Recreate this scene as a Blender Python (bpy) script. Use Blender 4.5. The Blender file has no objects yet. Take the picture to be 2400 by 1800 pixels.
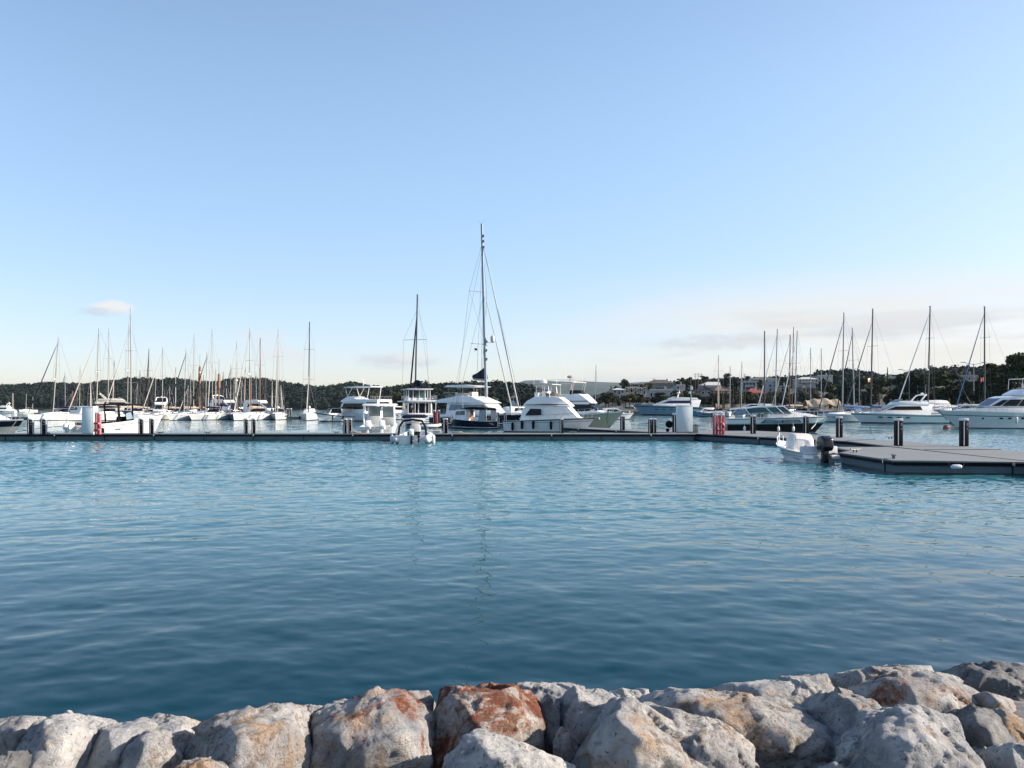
import bpy, bmesh, math, random
import numpy as np
from mathutils import Vector, Matrix
R = math.radians
random.seed(7)
SC = bpy.context.scene
COL = SC.collection

# ---------------------------------------------------------------- camera, sky, sun, exposure
EYE, FOC, CX, HOR = 2.65, 1800.0, 1200.0, 955.0      # eye height (m), focal length / centre / horizon row of the 2400 px photograph
cam_data = bpy.data.cameras.new('camera')
cam = bpy.data.objects.new('camera', cam_data); COL.objects.link(cam)
cam.location = (0, 0, EYE); cam.rotation_euler = (R(90), 0, 0)
cam_data.sensor_width = 36.0; cam_data.lens = 36.0*FOC/2400.0
cam_data.shift_y = (HOR-900.0)/2400.0
cam_data.clip_start = 0.05; cam_data.clip_end = 40000
SC.camera = cam

SUN_EL, SUN_AZ = 24.0, 92.0                            # azimuth clockwise from the view direction
world = bpy.data.worlds.new('World'); SC.world = world; world.use_nodes = True
wn = world.node_tree; wn.nodes.clear()
def wnode(t, **kw):
    n = wn.nodes.new(t)
    for k, v in kw.items(): setattr(n, k, v)
    return n
def wmath(op, a, b=None, c=None, clamp=False):
    n = wnode('ShaderNodeMath', operation=op); n.use_clamp = clamp
    for i, v in enumerate((a, b, c)):
        if v is None: continue
        if isinstance(v, (int, float)): n.inputs[i].default_value = v
        else: wn.links.new(v, n.inputs[i])
    return n.outputs[0]
def wmix(fac, a, b, bt='MIX'):
    n = wnode('ShaderNodeMix', data_type='RGBA', blend_type=bt)
    for s, v in ((0, fac), (6, a), (7, b)):
        if isinstance(v, (int, float)): n.inputs[s].default_value = v
        elif isinstance(v, tuple): n.inputs[s].default_value = (*v, 1)
        else: wn.links.new(v, n.inputs[s])
    return n.outputs[2]
sky = wnode('ShaderNodeTexSky', sky_type='NISHITA', sun_disc=False)
sky.sun_elevation = R(SUN_EL); sky.sun_rotation = R(SUN_AZ)
sky.altitude = 0; sky.air_density = 1.0; sky.dust_density = 0.6; sky.ozone_density = 2.2
wtc = wnode('ShaderNodeTexCoord'); wsep = wnode('ShaderNodeSeparateXYZ')
wn.links.new(wtc.outputs['Generated'], wsep.inputs[0])
el = wmath('ARCSINE', wsep.outputs[2]); az = wmath('ARCTAN2', wsep.outputs[0], wsep.outputs[1])
def wramp(x, a, b):
    n = wnode('ShaderNodeMapRange', interpolation_type='SMOOTHSTEP'); n.clamp = True
    wn.links.new(x, n.inputs[0]); n.inputs[1].default_value = a; n.inputs[2].default_value = b
    return n.outputs[0]
def wband(x, a, b, c, d): return wmath('MULTIPLY', wramp(x, a, b), wmath('SUBTRACT', 1.0, wramp(x, c, d)))
def wnoise(sx, sy, detail, off, rough=0.55):
    cv = wnode('ShaderNodeCombineXYZ')
    wn.links.new(wmath('MULTIPLY', az, sx), cv.inputs[0]); wn.links.new(wmath('MULTIPLY', el, sy), cv.inputs[1])
    cv.inputs[2].default_value = off
    n = wnode('ShaderNodeTexNoise'); n.inputs['Scale'].default_value = 1.0; n.inputs['Detail'].default_value = detail
    n.inputs['Roughness'].default_value = rough
    wn.links.new(cv.outputs[0], n.inputs['Vector']); return n.outputs[0]
def puff(cx, cy, w, h, k, sx, sy, off):                # one small cloud at azimuth cx, elevation cy (radians)
    d = wmath('SQRT', wmath('ADD', wmath('POWER', wmath('ABSOLUTE', wmath('DIVIDE', wmath('SUBTRACT', az, cx), w)), 2.0),
                            wmath('POWER', wmath('ABSOLUTE', wmath('DIVIDE', wmath('SUBTRACT', el, cy), h)), 2.0)))
    m = wmath('SUBTRACT', 1.0, d, clamp=True)
    return wmath('MULTIPLY', wramp(wmath('MULTIPLY', m, wmath('ADD', wmath('MULTIPLY', wnoise(sx, sy, 6, off, 0.65), 1.9), -0.42)), 0.04, 0.42), k)
def pel(y): return math.atan((HOR-y)/FOC)
def paz(x): return math.atan((x-CX)/FOC)
_e = wramp(el, -0.02, 0.42)                             # thin haze: the lowest sky is less glaring than perfectly clean air
skyc = wmix(1.0, sky.outputs[0], wmix(_e, (0.67, 0.612, 0.695), (1.03, 0.985, 0.91)), 'MULTIPLY')
skyc = wmix(1.0, skyc, wmix(wramp(az, 0.05, 0.75), (1.0, 1.0, 1.0), (0.98, 0.90, 0.88)), 'MULTIPLY')
skyc = wmix(1.0, skyc, wmix(wramp(az, -0.75, 0.05), (0.82, 0.825, 0.84), (1.0, 1.0, 1.0)), 'MULTIPLY')
# pale veil of thin cloud low on the right, grey bars in it
n1 = wnoise(4.5, 20, 6, 3.1)
veil = wmath('MULTIPLY', wband(el, -0.02, 0.03, 0.09, 0.19), wramp(az, -0.12, 0.42))
veil = wmath('MULTIPLY', veil, wramp(n1, 0.22, 0.62))
c1 = wmix(veil, skyc, (3.0, 2.92, 2.74))
bars = wmath('MULTIPLY', wramp(wnoise(5.5, 44, 6, 8.4, 0.5), 0.46, 0.64), wmath('MULTIPLY', wband(el, 0.012, 0.04, 0.085, 0.135), wramp(az, 0.04, 0.30)))
c2 = wmix(wmath('MULTIPLY', bars, 0.55), c1, (2.2, 2.2, 2.28))
low = wmath('MULTIPLY', wband(el, -0.02, 0.0, 0.020, 0.055), wmath('MULTIPLY', wramp(az, -0.12, 0.12), wramp(wnoise(3.5, 34, 5, 1.4), 0.3, 0.6)))
c2 = wmix(wmath('MULTIPLY', low, 0.65), c2, (2.2, 2.25, 2.4))
for (x, y, w, h, k, o, colr) in ((264, 747, 38, 15, .9, 2.0, (3.0, 2.95, 2.95)), (232, 757, 42, 10, .6, 4.0, (2.05, 2.25, 2.5)), (660, 838, 70, 22, .6, 6.0, (2.75, 2.75, 2.8)),
        (610, 800, 60, 20, .4, 7.0, (2.75, 2.75, 2.8)), (930, 848, 90, 18, .75, 9.0, (2.2, 2.3, 2.5)), (965, 838, 60, 12, .6, 11.0, (2.9, 2.85, 2.8)), (1690, 808, 150, 18, .5, 13.0, (2.15, 2.15, 2.22))):
    c2 = wmix(puff(paz(x), pel(y), w/FOC*1.5, h/FOC*1.5, k, 34, 80, o), c2, colr)
bg = wnode('ShaderNodeBackground'); bg.inputs['Strength'].default_value = 0.145
wn.links.new(c2, bg.inputs['Color'])
wo = wnode('ShaderNodeOutputWorld'); wn.links.new(bg.outputs[0], wo.inputs['Surface'])

sun_d = bpy.data.lights.new('sun', 'SUN'); sun_d.energy = 5.0; sun_d.angle = R(0.5); sun_d.color = (1.0, 0.86, 0.71)
sun = bpy.data.objects.new('sun', sun_d); COL.objects.link(sun)
_sv = Vector((math.sin(R(SUN_AZ))*math.cos(R(SUN_EL)), math.cos(R(SUN_AZ))*math.cos(R(SUN_EL)), math.sin(R(SUN_EL))))
sun.rotation_euler = _sv.to_track_quat('Z', 'Y').to_euler()
vs = SC.view_settings; vs.view_transform = 'Standard'; vs.look = 'None'; vs.exposure = 1.05; vs.gamma = 1.0
try:
    SC.display_settings.display_device = 'sRGB'
    vs.use_curve_mapping = False
    SC.cycles.max_bounces = 6; SC.cycles.volume_bounces = 0; SC.cycles.transparent_max_bounces = 6
    SC.cycles.sample_clamp_indirect = 6.0; SC.cycles.caustics_reflective = False; SC.cycles.caustics_refractive = False
except Exception: pass

def at(px, py, z=0.0):                                  # photograph pixel of a point known to lie at height z -> ground position
    d = (EYE-z)*FOC/(py-HOR)
    return Vector(((px-CX)/FOC*d, d, z))
def atd(px, d, z=0.0): return Vector(((px-CX)/FOC*d, d, z))
def zof(py, d): return EYE-(py-HOR)/FOC*d               # height seen at row py at distance d

# ---------------------------------------------------------------- tagging
def tag(o, label=None, cat=None, group=None, kind=None):
    if label: o['label'] = label
    if cat: o['category'] = cat
    if group: o['group'] = group
    if kind: o['kind'] = kind
    return o
def thing(name, label, cat, loc=(0, 0, 0), rz=0.0, group=None):
    o = bpy.data.objects.new(name, None); COL.objects.link(o)
    o.location = loc; o.rotation_euler = (0, 0, rz); o.empty_display_size = 0.2
    return tag(o, label, cat, group)
KIDS = {}
def copy_tree(o, parent=None):
    c = o.copy(); COL.objects.link(c)
    if parent: c.parent = parent
    for ch in KIDS.get(o.name, []):
        cc = copy_tree(ch, c); KIDS.setdefault(c.name, []).append(cc)
    return c

# ---------------------------------------------------------------- materials
MATS = {}
def mat(name, col, rough=0.5, metal=0.0, var=0.10, vscale=1.5, bump=0.0, bscale=20.0, spec=0.5, grime=0.0, coat=0.0):
    if name in MATS: return MATS[name]
    m = bpy.data.materials.new(name); m.use_nodes = True; MATS[name] = m
    nt = m.node_tree; b = nt.nodes['Principled BSDF']
    b.inputs['Roughness'].default_value = rough; b.inputs['Metallic'].default_value = metal
    b.inputs['Specular IOR Level'].default_value = spec
    if coat: b.inputs['Coat Weight'].default_value = coat; b.inputs['Coat Roughness'].default_value = 0.08
    tc = nt.nodes.new('ShaderNodeTexCoord')
    n = nt.nodes.new('ShaderNodeTexNoise'); n.inputs['Scale'].default_value = vscale; n.inputs['Detail'].default_value = 5
    nt.links.new(tc.outputs['Object'], n.inputs['Vector'])
    r = nt.nodes.new('ShaderNodeValToRGB'); e = r.color_ramp.elements
    e[0].position = 0.3; e[1].position = 0.7
    e[0].color = (*[c*(1-var) for c in col], 1); e[1].color = (*[min(1, c*(1+var*0.6)) for c in col], 1)
    nt.links.new(n.outputs[0], r.inputs[0]); out = r.outputs[0]
    if grime:
        mp = nt.nodes.new('ShaderNodeMapping'); mp.inputs['Scale'].default_value = (3, 3, 0.35)
        nt.links.new(tc.outputs['Object'], mp.inputs[0])
        g = nt.nodes.new('ShaderNodeTexNoise'); g.inputs['Scale'].default_value = 2.2; g.inputs['Detail'].default_value = 6
        nt.links.new(mp.outputs[0], g.inputs['Vector'])
        gr = nt.nodes.new('ShaderNodeValToRGB'); gr.color_ramp.elements[0].position = 0.5; gr.color_ramp.elements[1].position = 0.8
        nt.links.new(g.outputs[0], gr.inputs[0])
        mm = nt.nodes.new('ShaderNodeMath'); mm.operation = 'MULTIPLY'; mm.inputs[1].default_value = grime; nt.links.new(gr.outputs[0], mm.inputs[0])
        mx = nt.nodes.new('ShaderNodeMix'); mx.data_type = 'RGBA'
        nt.links.new(mm.outputs[0], mx.inputs[0]); nt.links.new(out, mx.inputs[6]); mx.inputs[7].default_value = (0.16, 0.13, 0.09, 1)
        out = mx.outputs[2]
    nt.links.new(out, b.inputs['Base Color'])
    if bump:
        n2 = nt.nodes.new('ShaderNodeTexNoise'); n2.inputs['Scale'].default_value = bscale; n2.inputs['Detail'].default_value = 4
        nt.links.new(tc.outputs['Object'], n2.inputs['Vector'])
        bp = nt.nodes.new('ShaderNodeBump'); bp.inputs['Strength'].default_value = bump; bp.inputs['Distance'].default_value = 0.02
        nt.links.new(n2.outputs[0], bp.inputs['Height']); nt.links.new(bp.outputs[0], b.inputs['Normal'])
    return m
M_WHITE = mat('white_gelcoat', (0.78, 0.78, 0.77), 0.22, var=0.05, grime=0.18, coat=0.3)
M_CREAM = mat('cream_gelcoat', (0.52, 0.50, 0.45), 0.28, var=0.06, grime=0.2)
M_BEIGE = mat('beige_gelcoat', (0.50, 0.41, 0.30), 0.32, var=0.06, grime=0.2)
M_GREYW = mat('pale_grey_gelcoat', (0.52, 0.55, 0.58), 0.3, var=0.06, grime=0.2)
M_NAVY = mat('navy_hull_paint', (0.004, 0.007, 0.020), 0.2, var=0.2, spec=0.3)
M_BLACK = mat('black_paint', (0.005, 0.005, 0.007), 0.3, var=0.2, spec=0.25)
M_BROWNH = mat('dark_wood_hull', (0.030, 0.021, 0.017), 0.45, var=0.35, vscale=4, grime=0.3)
M_BLUEH = mat('slate_blue_hull', (0.20, 0.30, 0.40), 0.25, var=0.08)
M_TEALH = mat('teal_blue_hull', (0.05, 0.22, 0.32), 0.3, var=0.1)
M_BOOT = mat('boot_stripe_navy', (0.006, 0.009, 0.018), 0.4, spec=0.25)
M_ANTIF = mat('antifouling_dark', (0.015, 0.02, 0.03), 0.7)
M_GLASS = mat('dark_tinted_glass', (0.004, 0.006, 0.011), 0.08, var=0.1, spec=0.2)
M_GLASSG = mat('greenish_cabin_glass', (0.035, 0.085, 0.085), 0.08, var=0.4, vscale=0.8, spec=0.4)
M_GLASSB = mat('blue_tinted_glass', (0.012, 0.022, 0.10), 0.1, var=0.1, spec=0.35)
M_CLEAR = mat('clear_plastic_screen', (0.16, 0.23, 0.27), 0.12, var=0.3, vscale=2)
M_ALU = mat('anodised_aluminium', (0.26, 0.29, 0.33), 0.42, metal=0.3, var=0.06)
M_ALUW = mat('white_painted_mast', (0.34, 0.32, 0.285), 0.35, var=0.05)
M_ALUD = mat('dark_grey_mast', (0.045, 0.05, 0.065), 0.45, metal=0.1, spec=0.3, var=0.1)
M_WOODM = mat('varnished_wood_mast', (0.20, 0.085, 0.035), 0.4, var=0.25, vscale=4)
M_WOODD = mat('dark_brown_wood', (0.075, 0.035, 0.022), 0.5, var=0.3, vscale=4)
M_STEEL = mat('stainless_steel', (0.62, 0.63, 0.64), 0.22, metal=0.9, var=0.05)
M_WIRE = mat('rigging_wire', (0.10, 0.105, 0.12), 0.45, metal=0.4)
M_WIREL = mat('pale_rigging_wire', (0.50, 0.50, 0.50), 0.45, metal=0.2)
M_CANV_N = mat('navy_canvas', (0.006, 0.010, 0.032), 0.9, spec=0.1, var=0.25, vscale=5, bump=0.4, bscale=14)
M_CANV_K = mat('black_canvas', (0.006, 0.006, 0.009), 0.9, spec=0.1, var=0.25, vscale=5, bump=0.4, bscale=14)
M_CANV_W = mat('white_canvas', (0.72, 0.71, 0.68), 0.8, var=0.1, vscale=5, bump=0.4, bscale=10)
M_FURL = mat('weathered_furled_sail', (0.40, 0.385, 0.35), 0.8, var=0.15, vscale=5)
M_CANV_B = mat('beige_canvas', (0.33, 0.28, 0.21), 0.85, var=0.18, vscale=4, bump=0.5, bscale=8)
M_CANV_U = mat('blue_canvas', (0.02, 0.09, 0.24), 0.85, var=0.2, vscale=5, bump=0.4, bscale=14)
M_RUBBER = mat('black_rubber', (0.006, 0.006, 0.008), 0.7, var=0.2, spec=0.1)
M_TUBE = mat('light_grey_inflatable', (0.58, 0.60, 0.62), 0.55, var=0.06, vscale=3, grime=0.12)
M_ENGW = mat('white_outboard_cowl', (0.76, 0.77, 0.78), 0.25, coat=0.4, var=0.03)
M_ENGK = mat('black_outboard_cowl', (0.010, 0.012, 0.018), 0.2, spec=0.4, var=0.1)
M_TEAK = mat('teak_door', (0.42, 0.17, 0.06), 0.45, var=0.2, vscale=6)
M_RED = mat('red_paint', (0.46, 0.035, 0.045), 0.45, var=0.12, vscale=4)
M_REDF = mat('red_flag_cloth', (0.32, 0.05, 0.05), 0.8, var=0.2)
M_ORANGE = mat('orange_flag_cloth', (0.55, 0.20, 0.05), 0.8)
M_ROPE = mat('weathered_rope', (0.42, 0.36, 0.25), 0.9, var=0.3, vscale=20)
M_ROPED = mat('dark_rope', (0.03, 0.035, 0.045), 0.9)
M_DKBR = mat('dark_brown_pedestal', (0.010, 0.006, 0.007), 0.5, var=0.2, spec=0.12)
M_TRIM = mat('grey_trim', (0.22, 0.23, 0.25), 0.5)
M_STRIPE = mat('dark_red_pinstripe', (0.16, 0.05, 0.05), 0.5)
M_CABINET = mat('pale_cabinet_paint', (0.52, 0.60, 0.63), 0.45, var=0.05, grime=0.15)
M_GREYS = mat('mid_grey_seat', (0.42, 0.45, 0.44), 0.7, var=0.1)  # even grey for seat backs and light roofs
M_GALV = mat('galvanised_lamp_post', (0.16, 0.175, 0.185), 0.5, metal=0.4)

# ---------------------------------------------------------------- mesh builder
class MB:
    def __init__(s): s.v = []; s.f = []; s.m = []; s.k = []
    def add(s, vs, fs, mi=0):
        o = len(s.v); s.k.append((o, len(s.f))); s.v += [tuple(v) for v in vs]
        for f in fs: s.f.append([o+i for i in f]); s.m.append(mi)
        return s
    def box(s, c, d, mi=0, taper=1.0, rz=0.0):
        x, y, z = d[0]/2, d[1]/2, d[2]/2; vs = []
        for sz, k in ((-1, 1.0), (1, taper)):
            for sx, sy in ((-1, -1), (1, -1), (1, 1), (-1, 1)):
                px, py = sx*x*k, sy*y*k
                vs.append((c[0]+px*math.cos(rz)-py*math.sin(rz), c[1]+px*math.sin(rz)+py*math.cos(rz), c[2]+sz*z))
        return s.add(vs, [(3, 2, 1, 0), (4, 5, 6, 7), (0, 1, 5, 4), (1, 2, 6, 5), (2, 3, 7, 6), (3, 0, 4, 7)], mi)
    def tube(s, pts, r, n=6, mi=0, r1=None, cap=True, flat=1.0):
        pts = [Vector(p) for p in pts]; k = len(pts); vs = []; fs = []
        prev = None
        for i, p in enumerate(pts):
            t = (pts[min(i+1, k-1)]-pts[max(i-1, 0)])
            t = t.normalized() if t.length > 1e-9 else Vector((0, 0, 1))
            if prev is None:
                a = Vector((0, 1, 0)) if abs(t.y) < 0.9 else Vector((1, 0, 0))
                u = t.cross(a).normalized()
            else: u = (prev-t*prev.dot(t)).normalized()
            prev = u; w = t.cross(u)
            rr = r if not hasattr(r, '__len__') else r[i]
            if r1 is not None: rr = r+(r1-r)*i/max(1, k-1)
            for j in range(n):
                a = 2*math.pi*j/n
                vs.append(p+u*math.cos(a)*rr+w*math.sin(a)*rr*flat)
        for i in range(k-1):
            for j in range(n): fs.append((i*n+j, i*n+(j+1) % n, (i+1)*n+(j+1) % n, (i+1)*n+j))
        if cap: fs += [tuple(range(n-1, -1, -1)), tuple((k-1)*n+j for j in range(n))]
        return s.add(vs, fs, mi)
    def lathe(s, prof, n=12, c=(0, 0, 0), mi=0):          # prof [(r,z)...]
        vs = []; fs = []; k = len(prof)
        for r, z in prof:
            for j in range(n):
                a = 2*math.pi*j/n; vs.append((c[0]+r*math.cos(a), c[1]+r*math.sin(a), c[2]+z))
        for i in range(k-1):
            for j in range(n): fs.append((i*n+j, i*n+(j+1) % n, (i+1)*n+(j+1) % n, (i+1)*n+j))
        fs += [tuple(range(n-1, -1, -1)), tuple((k-1)*n+j for j in range(n))]
        return s.add(vs, fs, mi)
    def ell(s, c, d, n=12, m=8, mi=0, rot=None):          # ellipsoid, d = semi axes
        vs = []; fs = []
        for i in range(m+1):
            t = math.pi*i/m
            for j in range(n):
                a = 2*math.pi*j/n
                v = Vector((d[0]*math.sin(t)*math.cos(a), d[1]*math.sin(t)*math.sin(a), d[2]*math.cos(t)))
                if rot: v = rot @ v
                vs.append((c[0]+v.x, c[1]+v.y, c[2]+v.z))
        for i in range(m):
            for j in range(n): fs.append((i*n+j, (i+1)*n+j, (i+1)*n+(j+1) % n, i*n+(j+1) % n))
        return s.add(vs, fs, mi)
    def side(s, prof, w, mi=0, wi=None):                  # side profile [(x,z)...] carried across the beam, half width w(x,z)
        if not callable(w): k = w; w = lambda x, z: k
        n = len(prof)
        vs = [(x, w(x, z), z) for x, z in prof]+[(x, -w(x, z), z) for x, z in prof]
        fs = [tuple(range(n)), tuple(range(2*n-1, n-1, -1))]
        for i in range(n): j = (i+1) % n; fs.append((j, i, n+i, n+j))
        return s.add(vs, fs, mi)
    def pane(s, prof, w, off=0.012, th=0.03, mi=0, sides=(1, -1)):   # panel let into both cabin sides
        if not callable(w): k = w; w = lambda x, z: k
        n = len(prof)
        for sg in sides:
            vs = [(x, sg*(w(x, z)+off), z) for x, z in prof]+[(x, sg*(w(x, z)-th), z) for x, z in prof]
            fs = [tuple(range(n)), tuple(range(2*n-1, n-1, -1))]
            for i in range(n): j = (i+1) % n; fs.append((j, i, n+i, n+j))
            s.add(vs, fs, mi)
        return s
    def prism(s, poly, z0, z1, mi=0):                     # plan polygon [(x,y)...]
        n = len(poly)
        vs = [(x, y, z0) for x, y in poly]+[(x, y, z1) for x, y in poly]
        fs = [tuple(range(n-1, -1, -1)), tuple(range(n, 2*n))]
        for i in range(n): j = (i+1) % n; fs.append((i, j, n+j, n+i))
        return s.add(vs, fs, mi)
    def slab(s, quad, th, mi=0):                          # 3-D quad given a thickness
        q = [Vector(p) for p in quad]; nn = (q[1]-q[0]).cross(q[2]-q[0]).normalized()*th
        vs = q+[p-nn for p in q]; n = len(q)
        fs = [tuple(range(n)), tuple(range(2*n-1, n-1, -1))]
        for i in range(n): j = (i+1) % n; fs.append((j, i, n+i, n+j))
        return s.add(vs, fs, mi)
    def each(s, name, mats, parent=None, **kw):           # every piece a mesh object of its own
        ks = s.k+[(len(s.v), len(s.f))]; o = None
        for (v0, f0), (v1, f1) in zip(ks[:-1], ks[1:]):
            q = MB(); q.v = s.v[v0:v1]; q.f = [[i-v0 for i in f] for f in s.f[f0:f1]]; q.m = s.m[f0:f1]; o = q.build(name, mats, parent, **kw)
        return o
    def build(s, name, mats, parent=None, bevel=0.0, smooth=40, seg=2, fix=True):
        me = bpy.data.meshes.new(name)
        if not isinstance(mats, (list, tuple)): mats = [mats]
        me.from_pydata(s.v, [], s.f)
        for m in mats: me.materials.append(m)
        me.polygons.foreach_set('material_index', s.m)
        bm = bmesh.new(); bm.from_mesh(me)
        if fix: bmesh.ops.recalc_face_normals(bm, faces=bm.faces)
        if bevel:
            bmesh.ops.remove_doubles(bm, verts=bm.verts, dist=1e-4)
            es = [e for e in bm.edges if e.is_manifold and e.calc_face_angle(0) > 0.35]
            try: bmesh.ops.bevel(bm, geom=es, offset=bevel, segments=seg, profile=0.5, affect='EDGES', clamp_overlap=True)
            except Exception: pass
        bm.to_mesh(me); bm.free()
        me.polygons.foreach_set('use_smooth', [smooth > 0]*len(me.polygons))
        if smooth: me.set_sharp_from_angle(angle=R(smooth))
        o = bpy.data.objects.new(name, me); COL.objects.link(o)
        if parent: o.parent = parent; KIDS.setdefault(parent.name, []).append(o)
        return o
def arr_mesh(name, V, F, mats, mi=None, smooth=True, parent=None):   # numpy arrays -> object (F all quads or all tris)
    me = bpy.data.meshes.new(name); V = np.asarray(V, np.float32); F = np.asarray(F, np.int32); k = F.shape[1]
    me.vertices.add(len(V)); me.vertices.foreach_set('co', V.ravel())
    me.loops.add(F.size); me.loops.foreach_set('vertex_index', F.ravel())
    me.polygons.add(len(F)); me.polygons.foreach_set('loop_start', np.arange(0, F.size, k, dtype=np.int32))
    for m in (mats if isinstance(mats, (list, tuple)) else [mats]): me.materials.append(m)
    if mi is not None: me.polygons.foreach_set('material_index', np.asarray(mi, np.int32))
    me.polygons.foreach_set('use_smooth', np.full(len(F), bool(smooth)))
    me.update(calc_edges=True); me.validate()
    o = bpy.data.objects.new(name, me); COL.objects.link(o)
    if parent: o.parent = parent; KIDS.setdefault(parent.name, []).append(o)
    return o
# value noise on numpy points
_rng = np.random.RandomState(11); _perm = _rng.permutation(4096); _val = _rng.rand(4096).astype(np.float32)
def vnoise(P):
    P = np.asarray(P, np.float64); I = np.floor(P).astype(np.int64); f = P-I; f = f*f*f*(f*(f*6-15)+10)
    def h(dx, dy, dz):
        a = _perm[(I[:, 0]+dx) & 4095]; b = _perm[(a+I[:, 1]+dy) & 4095]; return _val[_perm[(b+I[:, 2]+dz) & 4095]]
    x, y, z = f[:, 0], f[:, 1], f[:, 2]; r = 0
    c00 = h(0,0,0)*(1-x)+h(1,0,0)*x; c10 = h(0,1,0)*(1-x)+h(1,1,0)*x
    c01 = h(0,0,1)*(1-x)+h(1,0,1)*x; c11 = h(0,1,1)*(1-x)+h(1,1,1)*x
    return ((c00*(1-y)+c10*y)*(1-z)+(c01*(1-y)+c11*y)*z)*2-1
def fbm(P, oct=4, lac=2.03, gain=0.5, ridged=False):
    s = 0; a = 1.0; P = np.asarray(P, np.float64).copy(); tot = 0
    for i in range(oct):
        v = vnoise(P+17.3*i); s = s+a*((1-2*np.abs(v)) if ridged else v); tot += a; a *= gain; P = P*lac
    return s/tot
# ---------------------------------------------------------------- water
def water_material():
    m = bpy.data.materials.new('harbour_water'); m.use_nodes = True; nt = m.node_tree; b = nt.nodes['Principled BSDF']
    b.inputs['Base Color'].default_value = (0.0, 0.040, 0.066, 1); b.inputs['Roughness'].default_value = 0.04
    b.inputs['IOR'].default_value = 1.20; b.inputs['Specular Tint'].default_value = (0.1, 0.6, 0.9, 1); b.inputs['Specular IOR Level'].default_value = 0.5
    geo = nt.nodes.new('ShaderNodeNewGeometry')
    def noise(sx, sy, det, off, rz=0.0, rough=0.5):
        mp = nt.nodes.new('ShaderNodeMapping'); mp.inputs['Scale'].default_value = (sx, sy, 1); mp.inputs['Location'].default_value = (off, off*1.7, off)
        mp.inputs['Rotation'].default_value = (0, 0, rz)
        nt.links.new(geo.outputs['Position'], mp.inputs[0])
        n = nt.nodes.new('ShaderNodeTexNoise'); n.inputs['Scale'].default_value = 1.0; n.inputs['Detail'].default_value = det; n.inputs['Roughness'].default_value = rough
        nt.links.new(mp.outputs[0], n.inputs['Vector']); return n
    def vm(op, a, bb):
        n = nt.nodes.new('ShaderNodeVectorMath'); n.operation = op
        for i, v in enumerate((a, bb)):
            if isinstance(v, tuple): n.inputs[i].default_value = v
            elif v is not None: nt.links.new(v, n.inputs[i])
        return n.outputs[0]
    def slope(n, ax, ay): return vm('MULTIPLY', vm('SUBTRACT', n.outputs['Color'], (0.5, 0.5, 0.5)), (ax, ay, 0))
    sp0 = nt.nodes.new('ShaderNodeSeparateXYZ'); nt.links.new(geo.outputs['Position'], sp0.inputs[0])   # body colour dark by the rocks, paler outward: sky reflection painted in
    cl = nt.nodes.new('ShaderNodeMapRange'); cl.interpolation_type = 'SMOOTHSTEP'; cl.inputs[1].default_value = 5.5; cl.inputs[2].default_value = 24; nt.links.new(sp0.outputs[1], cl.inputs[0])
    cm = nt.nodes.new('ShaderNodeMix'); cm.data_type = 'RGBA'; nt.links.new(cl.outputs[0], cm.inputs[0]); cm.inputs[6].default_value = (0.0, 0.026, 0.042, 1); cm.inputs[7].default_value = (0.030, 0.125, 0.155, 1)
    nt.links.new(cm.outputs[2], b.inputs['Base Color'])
    patch = noise(0.035, 0.06, 3, 5.0)                  # wind patches: rougher and calmer water
    rp = nt.nodes.new('ShaderNodeMapRange'); rp.inputs[1].default_value = 0.32; rp.inputs[2].default_value = 0.68; rp.inputs[3].default_value = 0.55; rp.inputs[4].default_value = 1.25
    nt.links.new(patch.outputs[0], rp.inputs[0])
    # ripples are choppier out by the pontoons than in the lee of the rocks
    sp = nt.nodes.new('ShaderNodeSeparateXYZ'); nt.links.new(geo.outputs['Position'], sp.inputs[0])
    ch = nt.nodes.new('ShaderNodeMapRange'); ch.interpolation_type = 'SMOOTHSTEP'; ch.inputs[1].default_value = 8; ch.inputs[2].default_value = 60; ch.inputs[3].default_value = 0.42; ch.inputs[4].default_value = 1.3
    nt.links.new(sp.outputs[1], ch.inputs[0])
    am = nt.nodes.new('ShaderNodeMath'); am.operation = 'MULTIPLY'; nt.links.new(rp.outputs[0], am.inputs[0]); nt.links.new(ch.outputs[0], am.inputs[1])
    fine = vm('ADD', slope(noise(2.6, 6.0, 2, 1.0, 0.12), 0.05, 0.12), slope(noise(6.5, 14.0, 2, 2.3, -0.10), 0.05, 0.10))
    sc = nt.nodes.new('ShaderNodeVectorMath'); sc.operation = 'SCALE'; nt.links.new(fine, sc.inputs[0]); nt.links.new(am.outputs[0], sc.inputs['Scale'])
    far = nt.nodes.new('ShaderNodeMapRange'); far.inputs[1].default_value = 76; far.inputs[2].default_value = 92; nt.links.new(sp.outputs[1], far.inputs[0])
    fs_ = nt.nodes.new('ShaderNodeVectorMath'); fs_.operation = 'SCALE'; nt.links.new(slope(noise(0.55, 1.3, 3, 3.0, 0.06), 0.12, 0.40), fs_.inputs[0]); nt.links.new(far.outputs[0], fs_.inputs['Scale'])
    tot = vm('ADD', vm('ADD', sc.outputs[0], fs_.outputs[0]), None)
    tot = vm('ADD', tot, geo.outputs['Normal'])
    nrm = vm('NORMALIZE', tot, None)
    nt.links.new(nrm, b.inputs['Normal'])
    return m
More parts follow.
